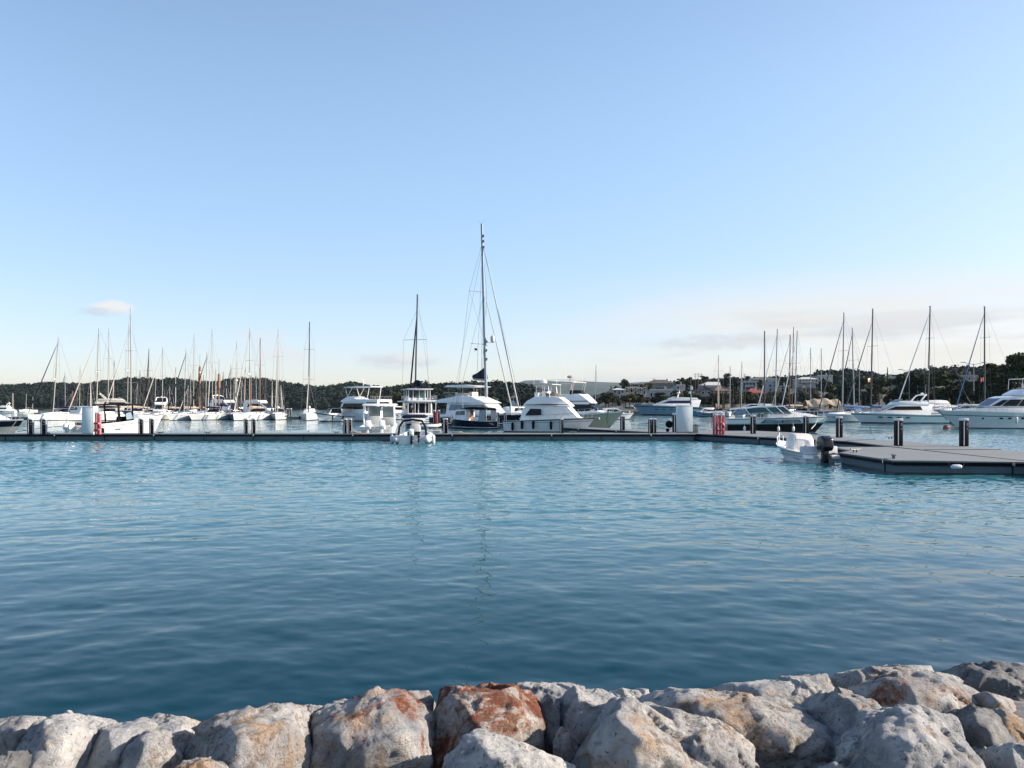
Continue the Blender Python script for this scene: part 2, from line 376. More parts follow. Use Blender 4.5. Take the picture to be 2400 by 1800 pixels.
# real waves from the shore out past the boats, a plain sheet beyond
def water_grid(y0, y1, ny, nx, k, pad, p=1.0):
    ys = y0+(y1-y0)*np.linspace(0, 1, ny)**p; u = np.linspace(-1, 1, nx)
    X = u[None, :]*(ys[:, None]*k+pad); Y = np.repeat(ys[:, None], nx, 1); return X, Y
YE = 92.0; X, Y = water_grid(2.0, YE, 1500, 760, 0.80, 5.0, 1.4); P = np.stack([X.ravel(), Y.ravel(), 0*X.ravel()], 1)
wind = 0.78+0.75*np.clip(fbm(P*np.array([0.035, 0.06, 1])+3, 3)*1.7, -0.85, 1); t_ = np.clip((P[:, 1]-8)/28, 0, 1); wind *= 0.55+1.5*t_*t_*(3-2*t_)
def ripple(lx, ly, rot, off, oc=2):
    c, s_ = math.cos(rot), math.sin(rot); x = P[:, 0]*c+P[:, 1]*s_; y = -P[:, 0]*s_+P[:, 1]*c
    return fbm(np.stack([x/lx+off, y/ly-off, 0*x+off], 1), oc)
Z = wind*(0.018*ripple(0.60, 0.42, 0.35, 2.2)+0.0095*ripple(0.30, 0.21, -0.45, 5.1))+(0.010+0.012*t_)*ripple(1.4, 0.85, 0.30, 9.2)+0.020*ripple(4.5, 1.9, 0.05, 7.7)
Z *= np.clip((YE-P[:, 1])/14, 0, 1); Z[P[:, 1] < 2.1] = -0.02
Z = Z.reshape(X.shape); Z[:, 0] = 0; Z[:, -1] = 0; Z[-1, :] = 0; Z[0, :] = 0
ny, nx = X.shape; ii = np.arange(ny-1)[:, None]*nx+np.arange(nx-1)[None, :]
WF = np.stack([ii, ii+1, ii+nx+1, ii+nx], -1).reshape(-1, 4).tolist()
WV = np.stack([X.ravel(), Y.ravel(), Z.ravel()], 1).tolist(); o_ = len(WV)
WV += [(-4700, 2, 0), (-4700, YE, 0), (4700, 2, 0), (4700, YE, 0), (-4700, 7000, 0), (4700, 7000, 0), (-4700, -40, 0), (4700, -40, 0)]
WF += [[o_, 0]+[r*nx for r in range(1, ny)]+[o_+1], [o_+2, o_+3]+[r*nx+nx-1 for r in range(ny-1, -1, -1)], [o_+1]+[(ny-1)*nx+c for c in range(nx)]+[o_+3, o_+5, o_+4], [o_+6, o_+7, o_+2]+[c for c in range(nx-1, -1, -1)]+[o_]]
wm = MB(); wm.v = WV; wm.f = WF; wm.m = [0]*len(WF)
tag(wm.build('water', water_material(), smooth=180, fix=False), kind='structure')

# ---------------------------------------------------------------- rock material and boulders
def rock_material(name, rust=0.0, dark=0.0, ochre=0.3, tone=0.92):
    m = bpy.data.materials.new(name); m.use_nodes = True; nt = m.node_tree; b = nt.nodes['Principled BSDF']
    b.inputs['Roughness'].default_value = 0.9; b.inputs['Specular IOR Level'].default_value = 0.25
    tc = nt.nodes.new('ShaderNodeNewGeometry')
    def noise(scale, det, off, rough=0.6, dist=0.0, st=None):
        mp = nt.nodes.new('ShaderNodeMapping'); mp.inputs['Location'].default_value = (off, off*1.3, off*0.7)
        if st: mp.inputs['Scale'].default_value = st; mp.inputs['Rotation'].default_value = (0.3, 0.5, 0.2)
        nt.links.new(tc.outputs['Position'], mp.inputs[0])
        n = nt.nodes.new('ShaderNodeTexNoise'); n.inputs['Scale'].default_value = scale; n.inputs['Detail'].default_value = det
        n.inputs['Roughness'].default_value = rough; n.inputs['Distortion'].default_value = dist
        nt.links.new(mp.outputs[0], n.inputs['Vector']); return n.outputs[0]
    def rng(x, a, bb, k=1.0):
        n = nt.nodes.new('ShaderNodeMapRange'); n.interpolation_type = 'SMOOTHSTEP'; n.inputs[1].default_value = a; n.inputs[2].default_value = bb; n.inputs[4].default_value = k
        nt.links.new(x, n.inputs[0]); return n.outputs[0]
    def mix(f, a, c):
        n = nt.nodes.new('ShaderNodeMix'); n.data_type = 'RGBA'; nt.links.new(f, n.inputs[0])
        for s, v in ((6, a), (7, c)):
            if isinstance(v, tuple): n.inputs[s].default_value = (*[q*tone for q in v], 1)
            else: nt.links.new(v, n.inputs[s])
        return n.outputs[2]
    c = mix(rng(noise(3.2, 8, 1.0), 0.36, 0.66), (0.50, 0.50, 0.49), (0.27, 0.285, 0.30))
    c = mix(rng(noise(9, 8, 2.0, 0.7, 0.6, (1, 2.2, 3.0)), 0.50, 0.72, 0.75), c, (0.15, 0.165, 0.18))
    c = mix(rng(noise(26, 5, 3.0, 0.7), 0.55, 0.75, 0.6), c, (0.62, 0.61, 0.58))
    c = mix(rng(noise(2.4, 7, 4.0, 0.65, 0.8), 0.60-0.12*ochre, 0.74-0.08*ochre, 0.75), c, (0.44, 0.28, 0.15))
    if rust:
        c = mix(rng(noise(3.0, 12, 5.0, 0.76, 0.5), 0.53-0.09*rust, 0.62-0.09*rust, 0.9), c, (0.30, 0.12, 0.06))
        c = mix(rng(noise(3.0, 12, 5.0, 0.76, 0.5), 0.58-0.09*rust, 0.63-0.09*rust, 0.92), c, (0.17, 0.055, 0.035))
    if dark: c = mix(rng(noise(1.7, 6, 6.0), 0.62-0.25*dark, 0.8-0.25*dark, 0.8), c, (0.17, 0.18, 0.195))
    pk = rng(noise(1.6, 4, 13.0, 0.6), 0.44, 0.60); pt = nt.nodes.new('ShaderNodeMath'); pt.operation = 'MULTIPLY'      # weathered zones: brown crust between pale knobs
    nt.links.new(pk, pt.inputs[0]); nt.links.new(rng(noise(20, 8, 14.0, 0.72, 0.5), 0.47, 0.60, 0.85), pt.inputs[1])
    c = mix(pt.outputs[0], c, (0.20, 0.145, 0.10) if ochre > 0.2 else (0.15, 0.15, 0.155))
    c = mix(rng(noise(44, 3, 7.0, 0.5), 0.63, 0.72, 0.85), c, (0.08, 0.07, 0.065))
    nt.links.new(c, b.inputs['Base Color'])
    c = mix(rng(noise(130, 3, 11.0, 0.7), 0.45, 0.75, 0.45), c, (0.16, 0.16, 0.165))
    h1 = noise(14, 9, 8.0, 0.75, 0.4); h2 = noise(70, 6, 9.0, 0.7)
    ad = nt.nodes.new('ShaderNodeMath'); ad.operation = 'MULTIPLY_ADD'; ad.inputs[1].default_value = 0.34; nt.links.new(h2, ad.inputs[0]); nt.links.new(h1, ad.inputs[2])
    bp = nt.nodes.new('ShaderNodeBump'); bp.inputs['Strength'].default_value = 1.0; bp.inputs['Distance'].default_value = 0.045
    nt.links.new(ad.outputs[0], bp.inputs['Height']); nt.links.new(bp.outputs[0], b.inputs['Normal'])
    return m
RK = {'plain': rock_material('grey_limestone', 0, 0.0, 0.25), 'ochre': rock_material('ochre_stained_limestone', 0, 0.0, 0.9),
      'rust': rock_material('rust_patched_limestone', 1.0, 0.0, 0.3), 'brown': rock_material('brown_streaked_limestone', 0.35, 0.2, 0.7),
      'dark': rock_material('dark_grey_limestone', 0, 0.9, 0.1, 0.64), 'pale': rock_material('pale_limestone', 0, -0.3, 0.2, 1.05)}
_ico = bmesh.new(); bmesh.ops.create_icosphere(_ico, subdivisions=6, radius=1.0)
_ico.verts.ensure_lookup_table(); ICO_V = np.array([v.co[:] for v in _ico.verts]); ICO_F = np.array([[v.index for v in f.verts] for f in _ico.faces]); _ico.free()
_ico = bmesh.new(); bmesh.ops.create_icosphere(_ico, subdivisions=4, radius=1.0)
ICO4_V = np.array([v.co[:] for v in _ico.verts]); ICO4_F = np.array([[v.index for v in f.verts] for f in _ico.faces]); _ico.free()
def boulder(label, kind, Y, depth, sil, inner=(), seed=0, k=64, rough=1.0, fine=True):
    """sil: outline seen in the photograph at distance Y; inner: (px, py, nearer by metres) corners of the faces towards us."""
    pts = []; cy_ = sum(p[1] for p in sil)/len(sil); c0 = sum(p[0] for p in sil)/len(sil); sil = [(c0+(x-c0)*1.0, cy_+(y-cy_)*1.0) for x, y in sil]
    cpx = sum(p[0] for p in sil)/len(sil); zmid = zof(sum(p[1] for p in sil)/len(sil), Y)
    for px, py in sil:
        x, z = (px-CX)/FOC*Y, zof(py, Y); pts.append((x, Y, z))
        xc = (cpx-CX)/FOC*Y
        pts.append((xc+(x-xc)*0.86, Y+depth*0.75, min(zmid+(z-zmid)*0.62, zof(py+14, Y+depth*0.75))))
        pts.append((xc+(x-xc)*0.80, Y-depth*0.40, z-0.12-(0.30 if z > zmid else 0.05)*abs(z-zmid)*2))
    for px, py, dn in inner: pts.append(((px-CX)/FOC*(Y-dn), Y-dn, zof(py, Y-dn)))
    bm = bmesh.new()
    for p in pts: bm.verts.new(p)
    bmesh.ops.convex_hull(bm, input=bm.verts)
    bmesh.ops.recalc_face_normals(bm, faces=bm.faces)
    used = [v for v in bm.verts if v.link_faces]
    c = np.mean([v.co[:] for v in used], axis=0)
    N = np.array([f.normal[:] for f in bm.faces]); P = np.array([f.verts[0].co[:] for f in bm.faces]); bm.free()
    D = np.maximum(((P-c)*N).sum(1), 0.02)
    rg = np.random.RandomState(seed+100); PT = np.array([v for v in pts])-c       # weathered corners: extra flat breaks across the block
    for q in range(14):
        n = rg.normal(size=3); n[2] = abs(n[2])*0.8; n[1] = -abs(n[1]) if q % 3 else n[1]; n /= np.linalg.norm(n)
        N = np.vstack([N, n]); D = np.append(D, (PT@n).max()*(0.80+0.13*rg.rand()))
    V0, F0 = (ICO_V, ICO_F) if fine else (ICO4_V, ICO4_F)
    G = np.maximum(V0 @ N.T/D[None, :], 0)
    g = (G**k).sum(1)**(1.0/k); rad = 1/g
    V = V0*rad[:, None]; size = float(np.median(rad)); Q = V+c+seed*7.7; out = V0; amp = size*rough
    # broken blocks: cells of rock that sit a little proud or deep of each other and tilt their own way
    for spc, hgt, tilt, bw in ((0.70, 0.042, 0.10, 0.03), (0.26, 0.018, 0.10, 0.04), (0.11, 0.008, 0.08, 0.08)):
        W = V/size+0.10*spc*np.stack([fbm(Q*3.1/spc*0.3+o_, 2) for o_ in (11, 23, 37)], 1)
        ns = int(min(900, 26/spc**2)); sd = rg.normal(size=(ns, 3)); sd /= np.linalg.norm(sd, axis=1, keepdims=True); sd *= np.interp(rg.rand(ns), [0, 1], [0.75, 1.35])[:, None]*np.percentile(rad, 60)/size
        off = rg.uniform(-1, 0.6, ns)*hgt; tl = rg.normal(size=(ns, 3))*tilt
        D1 = np.full(len(W), 9e9); D2 = D1.copy(); I1 = np.zeros(len(W), int); I2 = I1.copy()
        for j in range(ns):
            dj = ((W-sd[j])**2).sum(1); m1 = dj < D1; m2 = (~m1)&(dj < D2)
            D2 = np.where(m1, D1, np.where(m2, dj, D2)); I2 = np.where(m1, I1, np.where(m2, j, I2)); D1 = np.where(m1, dj, D1); I1 = np.where(m1, j, I1)
        e1 = np.clip(off[I1]+((W-sd[I1])*tl[I1]).sum(1), -hgt*1.6, hgt); e2 = np.clip(off[I2]+((W-sd[I2])*tl[I2]).sum(1), -hgt*1.6, hgt)
        t_ = np.clip((np.sqrt(D2)-np.sqrt(D1))/(bw*spc), 0, 1); h_ = e1*(0.5+0.5*t_)+e2*(0.5-0.5*t_)
        V = V+out*(amp*h_)[:, None]
    patch = np.clip(fbm(Q*1.9+60, 3)*2.2+0.45, 0, 1)           # some faces stay smooth, others are pitted
    V = V+out*(amp*0.010*fbm(Q*2.4, 3))[:, None]
    V = V-out*(amp*(0.2+0.8*patch)*0.050*np.abs(fbm(Q*np.array([6, 7, 11])+3, 5, gain=0.62)))[:, None]
    V = V-out*(amp*patch*(0.085*np.clip(fbm(Q*13+40, 4, gain=0.62)-0.04, 0, 1)+0.05*np.clip(fbm(Q*31+70, 3)-0.05, 0, 1)))[:, None]
    V = V+out*(amp*0.014*fbm(Q*30, 3, gain=0.65))[:, None]
    V = V*np.array([1.03, 1, 1.02])
    o = arr_mesh('boulder', V, F0, RK[kind], smooth=True)
    o.location = tuple(c)
    tag(o, label, 'boulder', 'boulders along the shore')
    return o
ROCKS = [
 # back row, at the water's edge
 ('low dark ridge boulder half hidden at the far right end of the shore', 'dark', 5.5, .7, [(2215,1590),(2260,1562),(2310,1553),(2380,1556),(2470,1560),(2480,1640),(2230,1640)], [(2330,1590,.25)]),
 ('thin pale slab of rock lying at the waterline in the far right corner', 'pale', 5.75, .5, [(2300,1556),(2340,1552),(2395,1556),(2440,1560),(2440,1580),(2300,1580)], []),
 ('long knobbly grey boulder forming the highest back edge on the right', 'plain', 5.2, .6, [(1972,1590),(1985,1572),(2040,1562),(2120,1556),(2180,1560),(2215,1575),(2225,1640),(1985,1640)], [(2010,1610,.2),(2150,1600,.3)]),
 ('flat weathered strip of rock between the right water edge and the big slab', 'plain', 5.1, .5, [(1640,1612),(1700,1602),(1800,1592),(1930,1578),(1962,1576),(1980,1612),(1970,1650),(1700,1650)], [(1900,1600,.2),(1760,1615,.25)]),
 ('white rough boulder peeping out behind the rust red boulder', 'pale', 4.9, .5, [(1190,1603),(1240,1599),(1330,1602),(1372,1608),(1385,1660),(1200,1660)], [(1330,1620,.2)]),
 ('small white crumbly rock at the waterline right of centre', 'pale', 5.0, .4, [(1425,1622),(1455,1613),(1510,1612),(1532,1620),(1540,1650),(1420,1650)], []),
 ('small grey rock wedged behind the two brown streaked boulders', 'plain', 4.7, .4, [(940,1625),(960,1619),(1000,1617),(1015,1640),(1010,1690),(950,1690)], []),
 ('small grey rock behind the notch left of the streaked boulder', 'plain', 4.5, .4, [(672,1660),(700,1650),(760,1652),(800,1660),(790,1700),(680,1700)], []),
 ('broad layered boulder with brown stained ledges below the right back edge', 'brown', 4.85, .7, [(2010,1615),(2060,1590),(2120,1576),(2210,1576),(2260,1600),(2300,1632),(2290,1690),(2080,1690)], [(2120,1605,.25),(2200,1640,.45)]),
 ('brown topped boulder against the right edge of the picture', 'ochre', 4.7, .5, [(2295,1628),(2320,1622),(2370,1640),(2392,1662),(2395,1690),(2300,1690)], [(2340,1650,.2)]),
 # middle row
 ('large pale slab with a folded ochre crest right of centre', 'ochre', 4.45, .8, [(1500,1632),(1545,1612),(1572,1603),(1650,1612),(1760,1632),(1880,1640),(1950,1660),(1985,1690),(1995,1720),(1985,1790),(1880,1830),(1560,1800)], [(1640,1670,.35),(1800,1700,.5),(1900,1715,.45),(1560,1640,.1)]),
 ('bluish grey knob of rock between the ochre slab and the broad front boulder', 'plain', 4.4, .6, [(1912,1660),(1950,1622),(1975,1610),(2010,1618),(2060,1650),(2085,1680),(2070,1730),(1930,1730)], [(1985,1640,.2),(2030,1680,.35)]),
 ('grey smooth slab leaning behind the centre right peak', 'plain', 4.45, .55, [(1308,1660),(1325,1620),(1350,1608),(1400,1610),(1440,1622),(1455,1660),(1420,1712),(1330,1700)], [(1370,1650,.2)]),
 ('rust red patched boulder standing at the centre of the shore', 'rust', 4.35, .7, [(1003,1680),(1010,1622),(1028,1604),(1095,1600),(1190,1605),(1250,1620),(1272,1650),(1290,1722),(1280,1790),(1010,1790)], [(1050,1640,.22),(1230,1660,.3),(1120,1720,.5),(1258,1650,.12)]),
 ('dark narrow rock in the crevice right of the rust red boulder', 'dark', 4.4, .4, [(1268,1650),(1290,1636),(1315,1638),(1318,1720),(1275,1730)], []),
 ('small wedge rock with an orange edge in the centre crevice', 'rust', 4.0, .35, [(1298,1735),(1310,1708),(1322,1697),(1345,1715),(1362,1740),(1330,1790),(1300,1790)], [(1325,1720,.12)]),
 ('grey triangular boulder with a dark face near the right edge', 'dark', 4.15, .55, [(2262,1690),(2285,1662),(2312,1648),(2345,1680),(2375,1725),(2370,1765),(2290,1780)], [(2310,1700,.3)]),
 ('orange brown rock leaning at the right edge behind the triangular boulder', 'ochre', 4.3, .5, [(2325,1665),(2350,1660),(2420,1690),(2430,1740),(2350,1740)], []),
 ('brown streaked boulder with a ragged crest left of centre', 'brown', 4.15, .75, [(690,1710),(700,1680),(728,1662),(800,1650),(830,1632),(889,1615),(940,1618),(985,1650),(1020,1690),(1032,1735),(1020,1810),(760,1830)], [(760,1690,.2),(900,1690,.35),(960,1670,.2),(800,1760,.55),(1000,1745,.4)]),
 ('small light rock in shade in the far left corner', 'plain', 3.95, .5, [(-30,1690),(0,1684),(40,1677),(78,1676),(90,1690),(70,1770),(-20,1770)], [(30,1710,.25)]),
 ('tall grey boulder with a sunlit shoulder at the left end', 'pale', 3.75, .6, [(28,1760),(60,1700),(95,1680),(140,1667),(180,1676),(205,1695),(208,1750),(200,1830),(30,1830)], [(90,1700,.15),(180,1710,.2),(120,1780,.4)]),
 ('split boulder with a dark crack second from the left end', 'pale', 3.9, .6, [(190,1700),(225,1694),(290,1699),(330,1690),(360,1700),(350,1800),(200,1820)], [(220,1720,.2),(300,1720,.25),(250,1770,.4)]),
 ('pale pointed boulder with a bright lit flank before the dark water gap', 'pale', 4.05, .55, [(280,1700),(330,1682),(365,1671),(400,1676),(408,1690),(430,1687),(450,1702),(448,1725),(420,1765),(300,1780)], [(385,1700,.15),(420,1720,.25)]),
 # front row
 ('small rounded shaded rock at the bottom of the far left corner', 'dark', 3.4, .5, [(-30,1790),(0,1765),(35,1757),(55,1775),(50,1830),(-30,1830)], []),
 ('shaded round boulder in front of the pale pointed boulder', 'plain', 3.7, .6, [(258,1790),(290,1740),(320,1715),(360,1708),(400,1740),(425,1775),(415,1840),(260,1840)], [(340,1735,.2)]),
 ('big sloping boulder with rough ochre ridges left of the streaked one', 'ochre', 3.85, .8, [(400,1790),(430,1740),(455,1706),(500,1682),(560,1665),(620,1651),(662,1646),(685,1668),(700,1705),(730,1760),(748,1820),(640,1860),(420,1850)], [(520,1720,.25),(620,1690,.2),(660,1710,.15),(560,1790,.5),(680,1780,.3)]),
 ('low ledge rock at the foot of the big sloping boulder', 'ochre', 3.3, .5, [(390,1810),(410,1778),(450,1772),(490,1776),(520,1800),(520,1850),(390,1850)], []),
 ('pointed pale boulder in the front row below the rust red one', 'pale', 3.6, .7, [(1034,1800),(1048,1760),(1085,1720),(1117,1708),(1160,1716),(1230,1745),(1310,1780),(1390,1815),(1380,1860),(1040,1860)], [(1110,1740,.15),(1180,1780,.3)]),
 ('large peaked boulder with an orange stained crest right of centre', 'ochre', 3.85, .8, [(1326,1800),(1370,1740),(1420,1670),(1445,1640),(1462,1632),(1500,1640),(1512,1665),(1530,1700),(1600,1745),(1720,1790),(1800,1840),(1340,1870)], [(1430,1700,.3),(1480,1690,.15),(1500,1760,.4)]),
 ('smooth grey tongue of rock sloping right of the peaked boulder', 'plain', 3.95, .75, [(1495,1720),(1500,1660),(1535,1642),(1580,1660),(1640,1682),(1715,1700),(1760,1740),(1800,1790),(1812,1830),(1600,1850)], [(1600,1720,.25),(1720,1750,.3)]),
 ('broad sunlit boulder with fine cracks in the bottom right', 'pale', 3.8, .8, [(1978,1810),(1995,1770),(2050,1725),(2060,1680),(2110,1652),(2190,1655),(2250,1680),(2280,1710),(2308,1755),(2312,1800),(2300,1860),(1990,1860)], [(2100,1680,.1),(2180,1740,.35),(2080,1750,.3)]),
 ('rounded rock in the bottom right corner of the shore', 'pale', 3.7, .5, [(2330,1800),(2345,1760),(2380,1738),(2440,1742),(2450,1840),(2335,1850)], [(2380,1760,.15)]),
 ('tiny pale rock at the bottom between the ochre slab and the broad boulder', 'pale', 3.6, .3, [(1900,1815),(1930,1797),(1965,1785),(1990,1800),(1985,1850),(1900,1850)], []),
]
for i, (lab, kd, Y, dp, sil, inner) in enumerate(ROCKS): boulder(lab, kd, Y, dp, sil, inner, seed=i+1)
rk_ = random.Random(77)
for i in range(46):                                           # small stones wedged in the gaps
    px, Y = rk_.uniform(-20, 2420), rk_.uniform(3.6, 4.9); z = 0.62+0.05*min(3, max(-1, (px-CX)/FOC*Y)); y_ = HOR+(EYE-z)*FOC/Y; w_, h_ = rk_.uniform(26, 60), rk_.uniform(30, 60)
    boulder('small stone wedged in a gap between the big boulders', rk_.choice(['plain', 'dark', 'plain', 'ochre']), Y, .22, [(px-w_, y_+h_*.2), (px-w_*.6, y_-h_*.8), (px+w_*.2, y_-h_), (px+w_*.8, y_-h_*.5), (px+w_, y_+h_*.5), (px, y_+h_)], [(px+w_*.1, y_-h_*.2, .1)], seed=200+i, fine=False)
# bed of smaller armour stone the boulders rest on, sloping under the water
gx = np.linspace(-9, 9, 150); gy = np.linspace(1.2, 8.5, 90); GX, GY = np.meshgrid(gx, gy)
GZ = 0.60+np.clip(GX, -1, 3)*0.05-np.clip(GY-4.9, 0, 9)*0.85
GP = np.stack([GX.ravel()*1.7, GY.ravel()*1.7, 0*GX.ravel()], 1)
GZ = GZ+0.12*fbm(GP, 4, ridged=True).reshape(GZ.shape)
ii = np.arange(89)[:, None]*150+np.arange(149)[None, :]
tag(arr_mesh('ground', np.stack([GX.ravel(), GY.ravel(), GZ.ravel()], 1), np.stack([ii, ii+1, ii+151, ii+150], -1).reshape(-1, 4), RK['dark']), kind='structure')

# ---------------------------------------------------------------- land
def poly_at(pl, x):
    xs = [p[0] for p in pl]; return np.interp(x, xs, [p[1] for p in pl])
SKY_L = [(-200,908),(-60,903),(0,911),(50,909),(110,905),(150,907),(200,909),(235,902),(275,900),(300,897),(330,896),(370,900),(400,899),(430,900),(470,906),(500,908),(520,903),(545,898),(565,895),(590,896),(620,898),(650,904),(690,911),(730,914),(770,914),(800,908),(820,906),(845,909),(880,915),(910,919),(960,930),(1010,948)]
SKY_M = [(860,945),(900,925),(930,917),(960,914),(1000,909),(1040,910),(1100,909),(1150,905),(1180,905),(1210,908),(1240,914),(1270,924),(1300,934),(1340,948)]
SKY_F = [(600,935),(700,925),(800,918),(850,913),(880,912),(920,911),(950,907),(985,904.5),(1010,906),(1050,907),(1070,902),(1100,903),(1150,901),(1190,902),(1205,904),(1230,896),(1260,894.5),(1290,895),(1330,897),(1370,894.5),(1400,895.5),(1440,897),(1480,898),(1510,897),(1560,900),(1700,905),(1850,925),(1950,945)]
SKY_R = [(1330,952),(1400,935),(1480,914),(1560,905),(1620,896),(1700,890),(1780,889),(1850,886),(1900,880),(1920,871),(1950,867),(1990,866),(2030,869),(2060,876),(2080,884),(2110,880),(2150,867),(2200,861),(2260,859),(2330,858),(2400,855),(2520,850),(2700,850)]
M_FOLW = None
def foliage_mat(name, dark, light, scale, hue=0.0):
    m = bpy.data.materials.new(name); m.use_nodes = True; nt = m.node_tree; b = nt.nodes['Principled BSDF']
    b.inputs['Roughness'].default_value = 0.85; b.inputs['Specular IOR Level'].default_value = 0.15
    tc = nt.nodes.new('ShaderNodeNewGeometry')
    n = nt.nodes.new('ShaderNodeTexNoise'); n.inputs['Scale'].default_value = scale; n.inputs['Detail'].default_value = 6; n.inputs['Roughness'].default_value = 0.7
    nt.links.new(tc.outputs['Position'], n.inputs['Vector'])
    r = nt.nodes.new('ShaderNodeValToRGB'); r.color_ramp.elements[0].position = 0.35; r.color_ramp.elements[1].position = 0.66
    r.color_ramp.elements[0].color = (*dark, 1); r.color_ramp.elements[1].color = (*light, 1)
    nt.links.new(n.outputs[0], r.inputs[0]); nt.links.new(r.outputs[0], b.inputs['Base Color'])
    return m
F_WOOD = foliage_mat('far_wood_foliage', (0.004, 0.010, 0.011), (0.017, 0.027, 0.021), 0.05)
F_PINE = foliage_mat('pine_foliage', (0.011, 0.020, 0.009), (0.050, 0.062, 0.020), 0.5)
F_DARK = foliage_mat('dark_tree_foliage', (0.006, 0.012, 0.008), (0.026, 0.036, 0.017), 0.4)
F_OLIVE = foliage_mat('dull_olive_foliage', (0.040, 0.042, 0.026), (0.105, 0.095, 0.052), 0.4)
F_PALM = foliage_mat('palm_foliage', (0.05, 0.06, 0.02), (0.15, 0.14, 0.05), 0.8)
F_CYP = foliage_mat('cypress_foliage', (0.010, 0.016, 0.012), (0.028, 0.036, 0.022), 0.6)
M_BARK = mat('tree_bark', (0.085, 0.060, 0.042), 0.9, var=0.3, vscale=3, bump=0.6, bscale=6)
M_EARTH = mat('dry_earth_and_scrub', (0.045, 0.045, 0.028), 0.95, var=0.4, vscale=0.05)
M_SCRUB = mat('far_scrub_hillside', (0.016, 0.034, 0.030), 0.95, var=0.5, vscale=0.006)
def leaf_cards(C, Rr, per, size, seed, flat=0.8, shell=0.55):
    """quads scattered through ellipsoidal clumps at C (n,3) with radii Rr (n,3)"""
    rg = np.random.RandomState(seed); n = len(C)
    d = rg.normal(size=(n, per, 3)); d /= np.linalg.norm(d, axis=2, keepdims=True)
    rad = shell+(1-shell)*rg.rand(n, per, 1)**0.7
    P = (C[:, None, :]+d*rad*Rr[:, None, :]).reshape(-1, 3)
    nn = (d*0.9+rg.normal(size=d.shape)*0.55+np.array([0, 0, 0.25])).reshape(-1, 3); nn /= np.linalg.norm(nn, axis=1, keepdims=True)
    t = np.cross(nn, rg.normal(size=nn.shape)); t /= np.linalg.norm(t, axis=1, keepdims=True); u = np.cross(nn, t)
    s = size*(0.6+0.8*rg.rand(len(P), 1)); s2 = s*(0.55+0.45*rg.rand(len(P), 1))
    V = np.stack([P-t*s-u*s2*0.4, P+t*s*0.3-u*s2, P+t*s+u*s2*0.3, P-t*s*0.3+u*s2], 1).reshape(-1, 3)
    return V, np.arange(len(V)).reshape(-1, 4)
def headland(name, sky, d0, d1, x0, x1, drop, material, wood=None, zfun=None, nx=160, nd=26):
    px = np.linspace(x0, x1, nx); tt = np.linspace(0, 1, nd); V = []
    for t in tt:
        d = d0+(d1-d0)*t
        zs = EYE+(HOR-poly_at(sky, px))/FOC*(d0+(d1-d0)*0.62)-drop
        prof = math.sin(min(1, t/0.62)*math.pi/2)**0.8 if t < 0.62 else math.cos((t-0.62)/0.38*math.pi/2)*0.7+0.3
        z = np.maximum(zs, -0.5)*prof+(-0.6 if t == 0 else 0.4)
        V.append(np.stack([(px-CX)/FOC*d, np.full(nx, d), z], 1))
    V = np.concatenate(V); V[:, 2] += fbm(V*0.012*(900.0/d1), 3)*2.0*(d1/900.0)*(V[:, 2] > 2)
    ii = np.arange(nd-1)[:, None]*nx+np.arange(nx-1)[None, :]
    return tag(arr_mesh(name, V, np.stack([ii, ii+1, ii+nx+1, ii+nx], -1).reshape(-1, 4), material), kind='structure'), V.reshape(nd, nx, 3)
def wood_on(name, label, sky, G, n, r0, r1, size, per, seed, mats, tmax=0.70, group=None):
    rg = np.random.RandomState(seed); nd, nx, _ = G.shape
    a = rg.rand(n)*tmax*(nd-1); b = rg.rand(n)*(nx-2); i = a.astype(int); j = b.astype(int); fa = (a-i)[:, None]; fb = (b-j)[:, None]
    P = (G[i, j]*(1-fa)+G[i+1, j]*fa)*(1-fb)+(G[i, j+1]*(1-fa)+G[i+1, j+1]*fa)*fb
    ok = P[:, 2] > 0.6; P = P[ok]; rr = r0+(r1-r0)*rg.rand(len(P))**1.6
    C = P.copy(); C[:, 2] += rr*0.85
    V, F = leaf_cards(C, np.stack([rr*1.05, rr*1.05, rr*0.85], 1), per, size, seed+1)
    o = arr_mesh(name, V, F, mats, smooth=False)
    return tag(o, label, 'woodland', group, 'stuff')
far_o, _ = headland('far_hills', SKY_F, 3600, 6800, 560, 2000, 0, M_SCRUB, nx=300, nd=30)
hl, GL = headland('headland', SKY_L, 760, 1150, -420, 1020, 5.0, M_EARTH)
wood_on('headland_woodland', 'dark pine wood covering the low headland across the bay on the left', SKY_L, GL, 5200, 3.2, 6.6, 1.5, 46, 21, F_WOOD)
hm, GM = headland('wooded_shore', SKY_M, 420, 640, 840, 1360, 4.2, M_EARTH)
wood_on('shore_woodland', 'dark trees massed on the shore behind the big catamaran', SKY_M, GM, 1100, 2.4, 5.0, 1.0, 60, 22, F_WOOD)
# town hill on the right: shore, steep lower slope with the houses, wooded top
def town_z(px, d):
    top = EYE+(HOR-poly_at(SKY_R, px))/FOC*700-6.5
    t = np.clip((d-290.0)/190.0, 0, 1); t = t*t*(3-2*t)
    u = np.clip((d-480.0)/220.0, 0, 1)
    mid = np.minimum(12.5, np.maximum(top, 0.8))
    return 0.9+(mid-0.9)*t+(np.maximum(top, 0.9)-mid)*u
pxs = np.linspace(1330, 2750, 150); ds = np.concatenate([[270, 272], np.linspace(280, 700, 34), [760, 840]])
TV = []
for k_, d in enumerate(ds):
    z = town_z(pxs, d) if k_ else np.full(len(pxs), -0.8)
    if d > 700: z = z-(d-700)*0.06
    TV.append(np.stack([(pxs-CX)/FOC*d, np.full(len(pxs), d), z], 1))
GT = np.stack(TV); ii = np.arange(len(ds)-1)[:, None]*150+np.arange(149)[None, :]
